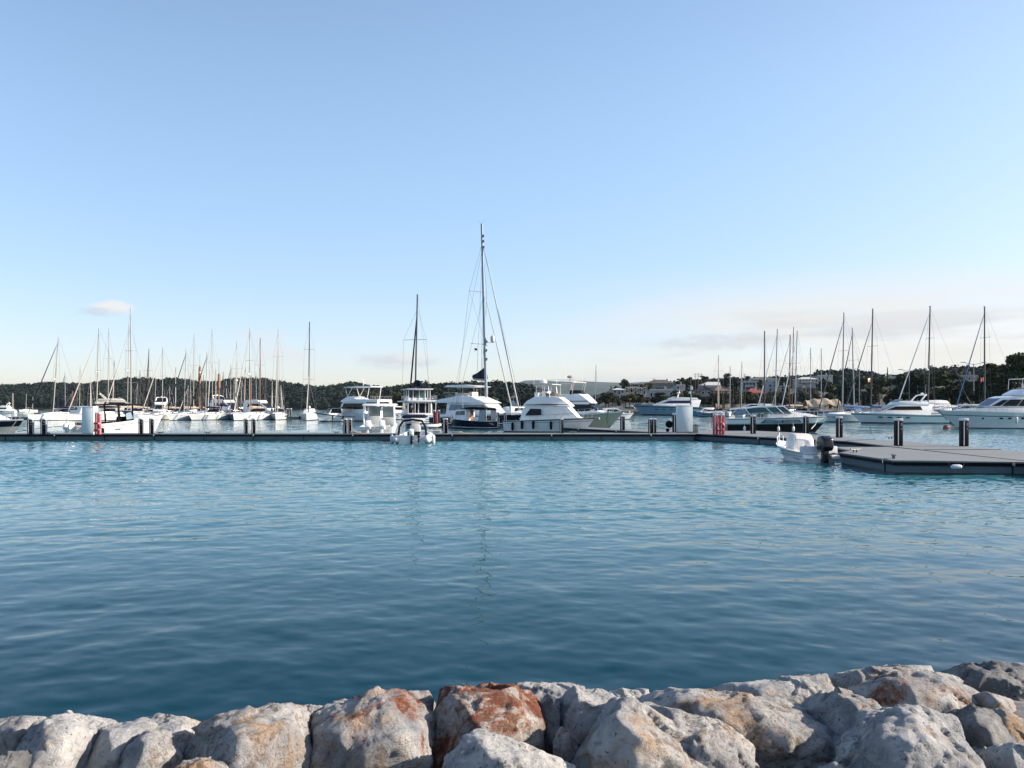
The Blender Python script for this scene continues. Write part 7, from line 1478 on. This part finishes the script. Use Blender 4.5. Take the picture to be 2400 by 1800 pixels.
TREES = [
 ('round', 1466, 918, 888, 400, 'round dark tree on the skyline left of the big villa', 0, 1.25), ('round', 1446, 925, 903, 390, 'low round tree under the left skyline tree', 1, 1.3), ('cypress', 1432, 922, 904, 395, 'small cypress at the left end of the town', 0, 1.3),
 ('palm', 1512, 921, 895, 385, 'palm left of the big villa', 0, 1.2), ('pine', 1524, 921, 896, 395, 'feathery dark pine in front of the villa wall', 0, 0.9), ('round', 1490, 945, 922, 318, 'bush like tree below the grey beige house', 2, 1.5), ('olive', 1462, 947, 926, 312, 'yellowish tree in front of the low grey tiled house', 0, 1.2), ('round', 1440, 948, 930, 310, 'dark bush right of the pale columns', 0, 1.4),
 ('round', 1538, 949, 925, 305, 'dark hedge tree under the flat roofed house, left', 1, 1.7), ('round', 1561, 949, 926, 304, 'dark hedge tree under the flat roofed house, right', 2, 1.7), ('round', 1590, 945, 915, 318, 'dark broad tree right of the flat roofed house', 0, 1.5), ('round', 1612, 944, 913, 315, 'dark broad tree behind the superyacht dome mast', 1, 1.3),
 ('pine', 1596, 915, 884, 430, 'dark skyline pine right of the big villa', 1, 1.1), ('round', 1612, 912, 882, 440, 'dark skyline tree under the tall poles, left', 1, 1.3), ('pine', 1650, 908, 880, 450, 'dark skyline pine right of the tall poles', 2, 1.2), ('round', 1632, 915, 890, 430, 'round tree between the tall poles and the pale roof', 2, 1.2), ('round', 1672, 903, 886, 470, 'small skyline tree above the pale roof', 0, 1.2),
 ('round', 1701, 915, 873, 410, 'big dark skyline tree left of the short grey mast', 2, 1.05), ('round', 1722, 918, 883, 400, 'dark tree right of the big skyline tree', 0, 1.1), ('round', 1722, 946, 904, 305, 'dark tree filling the gap between yellow house and red roof', 1, 1.1), ('pine', 1752, 900, 880, 470, 'skyline pine above the blue shutter house', 0, 1.0),
 ('round', 1783, 915, 888, 390, 'dark tree behind the thick dark grey mast', 1, 1.1), ('round', 1775, 946, 925, 300, 'dark shrub before the red roofed house', 2, 1.3), ('round', 1800, 945, 922, 305, 'dark shrub right of the red roofed house', 0, 1.5), ('round', 1843, 915, 887, 420, 'dark tree on the skyline between the wooden masts', 2, 1.3), ('olive', 1880, 945, 910, 310, 'olive tree above the beige tarpaulins, left', 1, 1.1), ('olive', 1903, 943, 908, 305, 'olive tree above the beige tarpaulins, right', 0, 1.1),
 ('round', 1858, 946, 918, 300, 'dark shrub behind the thin brown mast', 1, 1.5), ('round', 1930, 925, 885, 360, 'dark tree below the terraced house', 1, 1.2), ('pine', 1958, 945, 893, 265, 'broad dark tree left of the tall grey mast', 1, 1.1), ('palm', 1953, 948, 914, 262, 'palm below the broad dark tree', 0, 1.1), ('round', 1985, 945, 888, 255, 'large dark tree between the two close masts', 0, 1.2),
 ('pine', 2015, 946, 880, 245, 'large dark pine left of the orange flag', 2, 1.1), ('pine', 2062, 948, 880, 225, 'large pine right of the flag mast', 0, 1.15), ('palm', 2088, 950, 900, 218, 'palm with yellowish fronds below the ridge house', 1, 1.3), ('cypress', 2080, 905, 861, 420, 'thin dark spire tree on the ridge', 0, 0.55), ('round', 2108, 906, 876, 400, 'small flat topped tree on the ridge right of the spire', 2, 1.5),
 ('pine', 2122, 950, 873, 205, 'bushy green pine left of the pale furled sail', 1, 1.2), ('round', 2150, 950, 868, 200, 'dark tree behind the tall black mast', 1, 1.0), ('pine', 2190, 950, 870, 195, 'tall green pine right of the tall black mast', 2, 1.25), ('pine', 2222, 950, 872, 190, 'bushy pine left of the blue furled headsail', 0, 1.2), ('round', 2255, 951, 888, 185, 'dark tree beneath the double street lamp', 2, 1.2), ('olive', 2278, 951, 890, 180, 'thin olive tree beside the street lamp post', 0, 1.1),
 ('round', 2318, 951, 862, 180, 'dark tree behind the rightmost mast', 0, 1.1), ('pine', 2352, 952, 838, 165, 'tallest pine on the right, on the skyline', 1, 1.1), ('pine', 2386, 952, 826, 160, 'tallest pine at the right edge of the picture', 2, 1.15), ('round', 2340, 951, 890, 158, 'dark tree below the tallest pines, left', 1, 1.2), ('round', 2376, 951, 880, 156, 'dark tree below the tallest pines, right', 2, 1.3), ('pine', 2412, 952, 842, 160, 'pine cut by the right edge of the picture', 0, 1.1), ('round', 2300, 951, 900, 165, 'low dark shrub tree left of the tallest pines', 0, 1.3), ('round', 2210, 951, 905, 182, 'low dark shrub tree below the green pines', 1, 1.4), ('round', 2165, 951, 903, 186, 'low dark shrub tree behind the sleek yacht', 2, 1.4), ('round', 2105, 951, 908, 200, 'low dark shrub tree left of the green pines', 0, 1.4), ('round', 2040, 950, 905, 230, 'low dark shrub tree under the flags', 1, 1.5), ('round', 2000, 950, 912, 240, 'low dark shrub tree behind the pale hull', 2, 1.5)]
for i, (k, px, yb, yt, d, lab, var, wd) in enumerate(TREES): tree(k, px, yb, yt, d, lab, var, wd, i*1.37)
for i, (k, px, yb, yt, d, lab, var, wd) in enumerate((('olive', 878, 951, 913, 380, 'brownish bare looking tree right of the houseboat yacht', 1, 1.0), ('olive', 866, 951, 916, 385, 'brownish tree touching the houseboat roof', 0, 1.1), ('olive', 926, 951, 913, 380, 'greyish tree left of the motor sailer', 1, 1.2), ('round', 905, 951, 922, 385, 'dark tree between the brownish and the greyish tree', 0, 1.2), ('round', 945, 951, 920, 378, 'dark tree right of the greyish tree', 2, 1.2),
        ('round', 1218, 951, 924, 370, 'round dark tree between catamaran and flybridge boat', 1, 1.4), ('round', 1180, 951, 928, 375, 'round dark tree behind the catamaran bow', 2, 1.3), ('round', 1250, 952, 924, 368, 'dark tree behind the first flybridge boat', 0, 1.4), ('pine', 1150, 951, 918, 380, 'pine behind the catamaran roof', 0, 1.1))):
    tree(k, px, yb, yt, d, lab, var, wd, i*1.1, group='trees on the middle shore')
# fill of smaller shrubs along the shore and between the houses, all of one sort
rs = random.Random(3)
for i in range(240):
    px = rs.uniform(1395, 2420); lowrow = i % 2 == 0
    if lowrow: d = rs.uniform(282, 300); yb = 951.5; yt = rs.uniform(914, 936)
    else: d = rs.uniform(335, 520); yb = HOR-(town_z(px, d)-EYE)*FOC/d+2; yt = yb-rs.uniform(10, 20)
    tree('round' if i % 3 else 'olive', px, float(yb), float(yt), d, 'small dark shrub growing between the houses on the hillside', i % 3 if i % 3 else 0, rs.uniform(1.2, 1.8), i*0.9, group='shrubs between the hillside houses')
# street lamps with two arms, utility poles
def lamp(px, ytop, d, half, label, base=1.0):
    v = atd(px, d); H = zof(ytop, d)-base; w = half/FOC*d; t = thing('street_lamp', label, 'street lamp', (v.x, v.y, base), 0, 'double street lamps')
    MB().tube([(0, 0, -0.5), (0, 0, H)], 0.13, 8, r1=0.08).build('pole', M_GALV, t)
    a = MB(); a.tube([(-w, 0, H+0.25), (0, 0, H-0.25), (w, 0, H+0.25)], 0.05, 6); a.build('arm', M_GALV, t)
    for sg in (1, -1): MB().box((sg*(w+0.1), 0, H+0.27), (1.0, 0.34, 0.14), rz=0).build('lamp_head', M_TRIM, t, bevel=0.03)
lamp(2282, 852, 175, 24, 'double armed street lamp near the right edge')
lamp(2131, 868.5, 195, 20, 'double armed street lamp among the pines further left')
for px, yt, lab in ((1629.5, 874.5, 'tall utility pole on the skyline, left of three'), (1636.5, 874, 'tall utility pole on the skyline, middle of three'), (1643.5, 874.5, 'tall utility pole on the skyline, right of three'), (1533, 886, 'utility pole in front of the big villa'), (1745, 876, 'utility pole behind the red roofed house')):
    d = 400; v = atd(px, d); z0 = float(town_z(px, d)); H = zof(yt, d)-z0; t = thing('utility_pole', lab, 'utility pole', (v.x, v.y, z0), 0, 'utility poles'); MB().tube([(0, 0, -1), (0, 0, H)], 0.16, 7, r1=0.11).build('pole', M_WOODD, t); c = MB(); c.box((0, 0, H-0.6), (1.8, 0.12, 0.14)); c.box((0, 0, H-1.6), (1.4, 0.12, 0.14)); c.each('crossarm', M_WOODD, t)
# gull in the air by the catamaran
t = MB(); t.tube([(-0.22, 0, 0), (-0.1, 0, 0.02), (0.1, 0, 0.02), (0.24, 0, 0.03)], [0.01, 0.06, 0.06, 0.02], 7)
for sg in (1, -1): t.slab([(-0.05, 0, 0.03), (0.10, 0, 0.03), (0.04, sg*0.34, 0.16), (-0.06, sg*0.34, 0.16)], 0.015); t.slab([(-0.06, sg*0.34, 0.16), (0.04, sg*0.34, 0.16), (-0.08, sg*0.62, 0.10), (-0.12, sg*0.60, 0.10)], 0.012)
b = t.build('seagull', M_TRIM); v = atd(998, 110); b.location = (v.x, v.y, zof(892.5, 110)); b.rotation_euler = (0.3, 0.2, 0.6); tag(b, 'small gull flying between the motor sailer and the catamaran', 'bird')
# ---------------------------------------------------------------- haze
hz = MB(); hz.box((0, 3520, 102), (9600, 7150, 212))
hm_ = bpy.data.materials.new('air_haze'); hm_.use_nodes = True
for n_ in list(hm_.node_tree.nodes):
    if n_.type == 'BSDF_PRINCIPLED': hm_.node_tree.nodes.remove(n_)
pv = hm_.node_tree.nodes.new('ShaderNodeVolumePrincipled'); pv.inputs['Color'].default_value = (0.62, 0.82, 0.96, 1); pv.inputs['Density'].default_value = 0.00003
hm_.node_tree.links.new(pv.outputs[0], [n_ for n_ in hm_.node_tree.nodes if n_.type == 'OUTPUT_MATERIAL'][0].inputs['Volume'])
tag(hz.build('haze', hm_, smooth=0), kind='stuff')
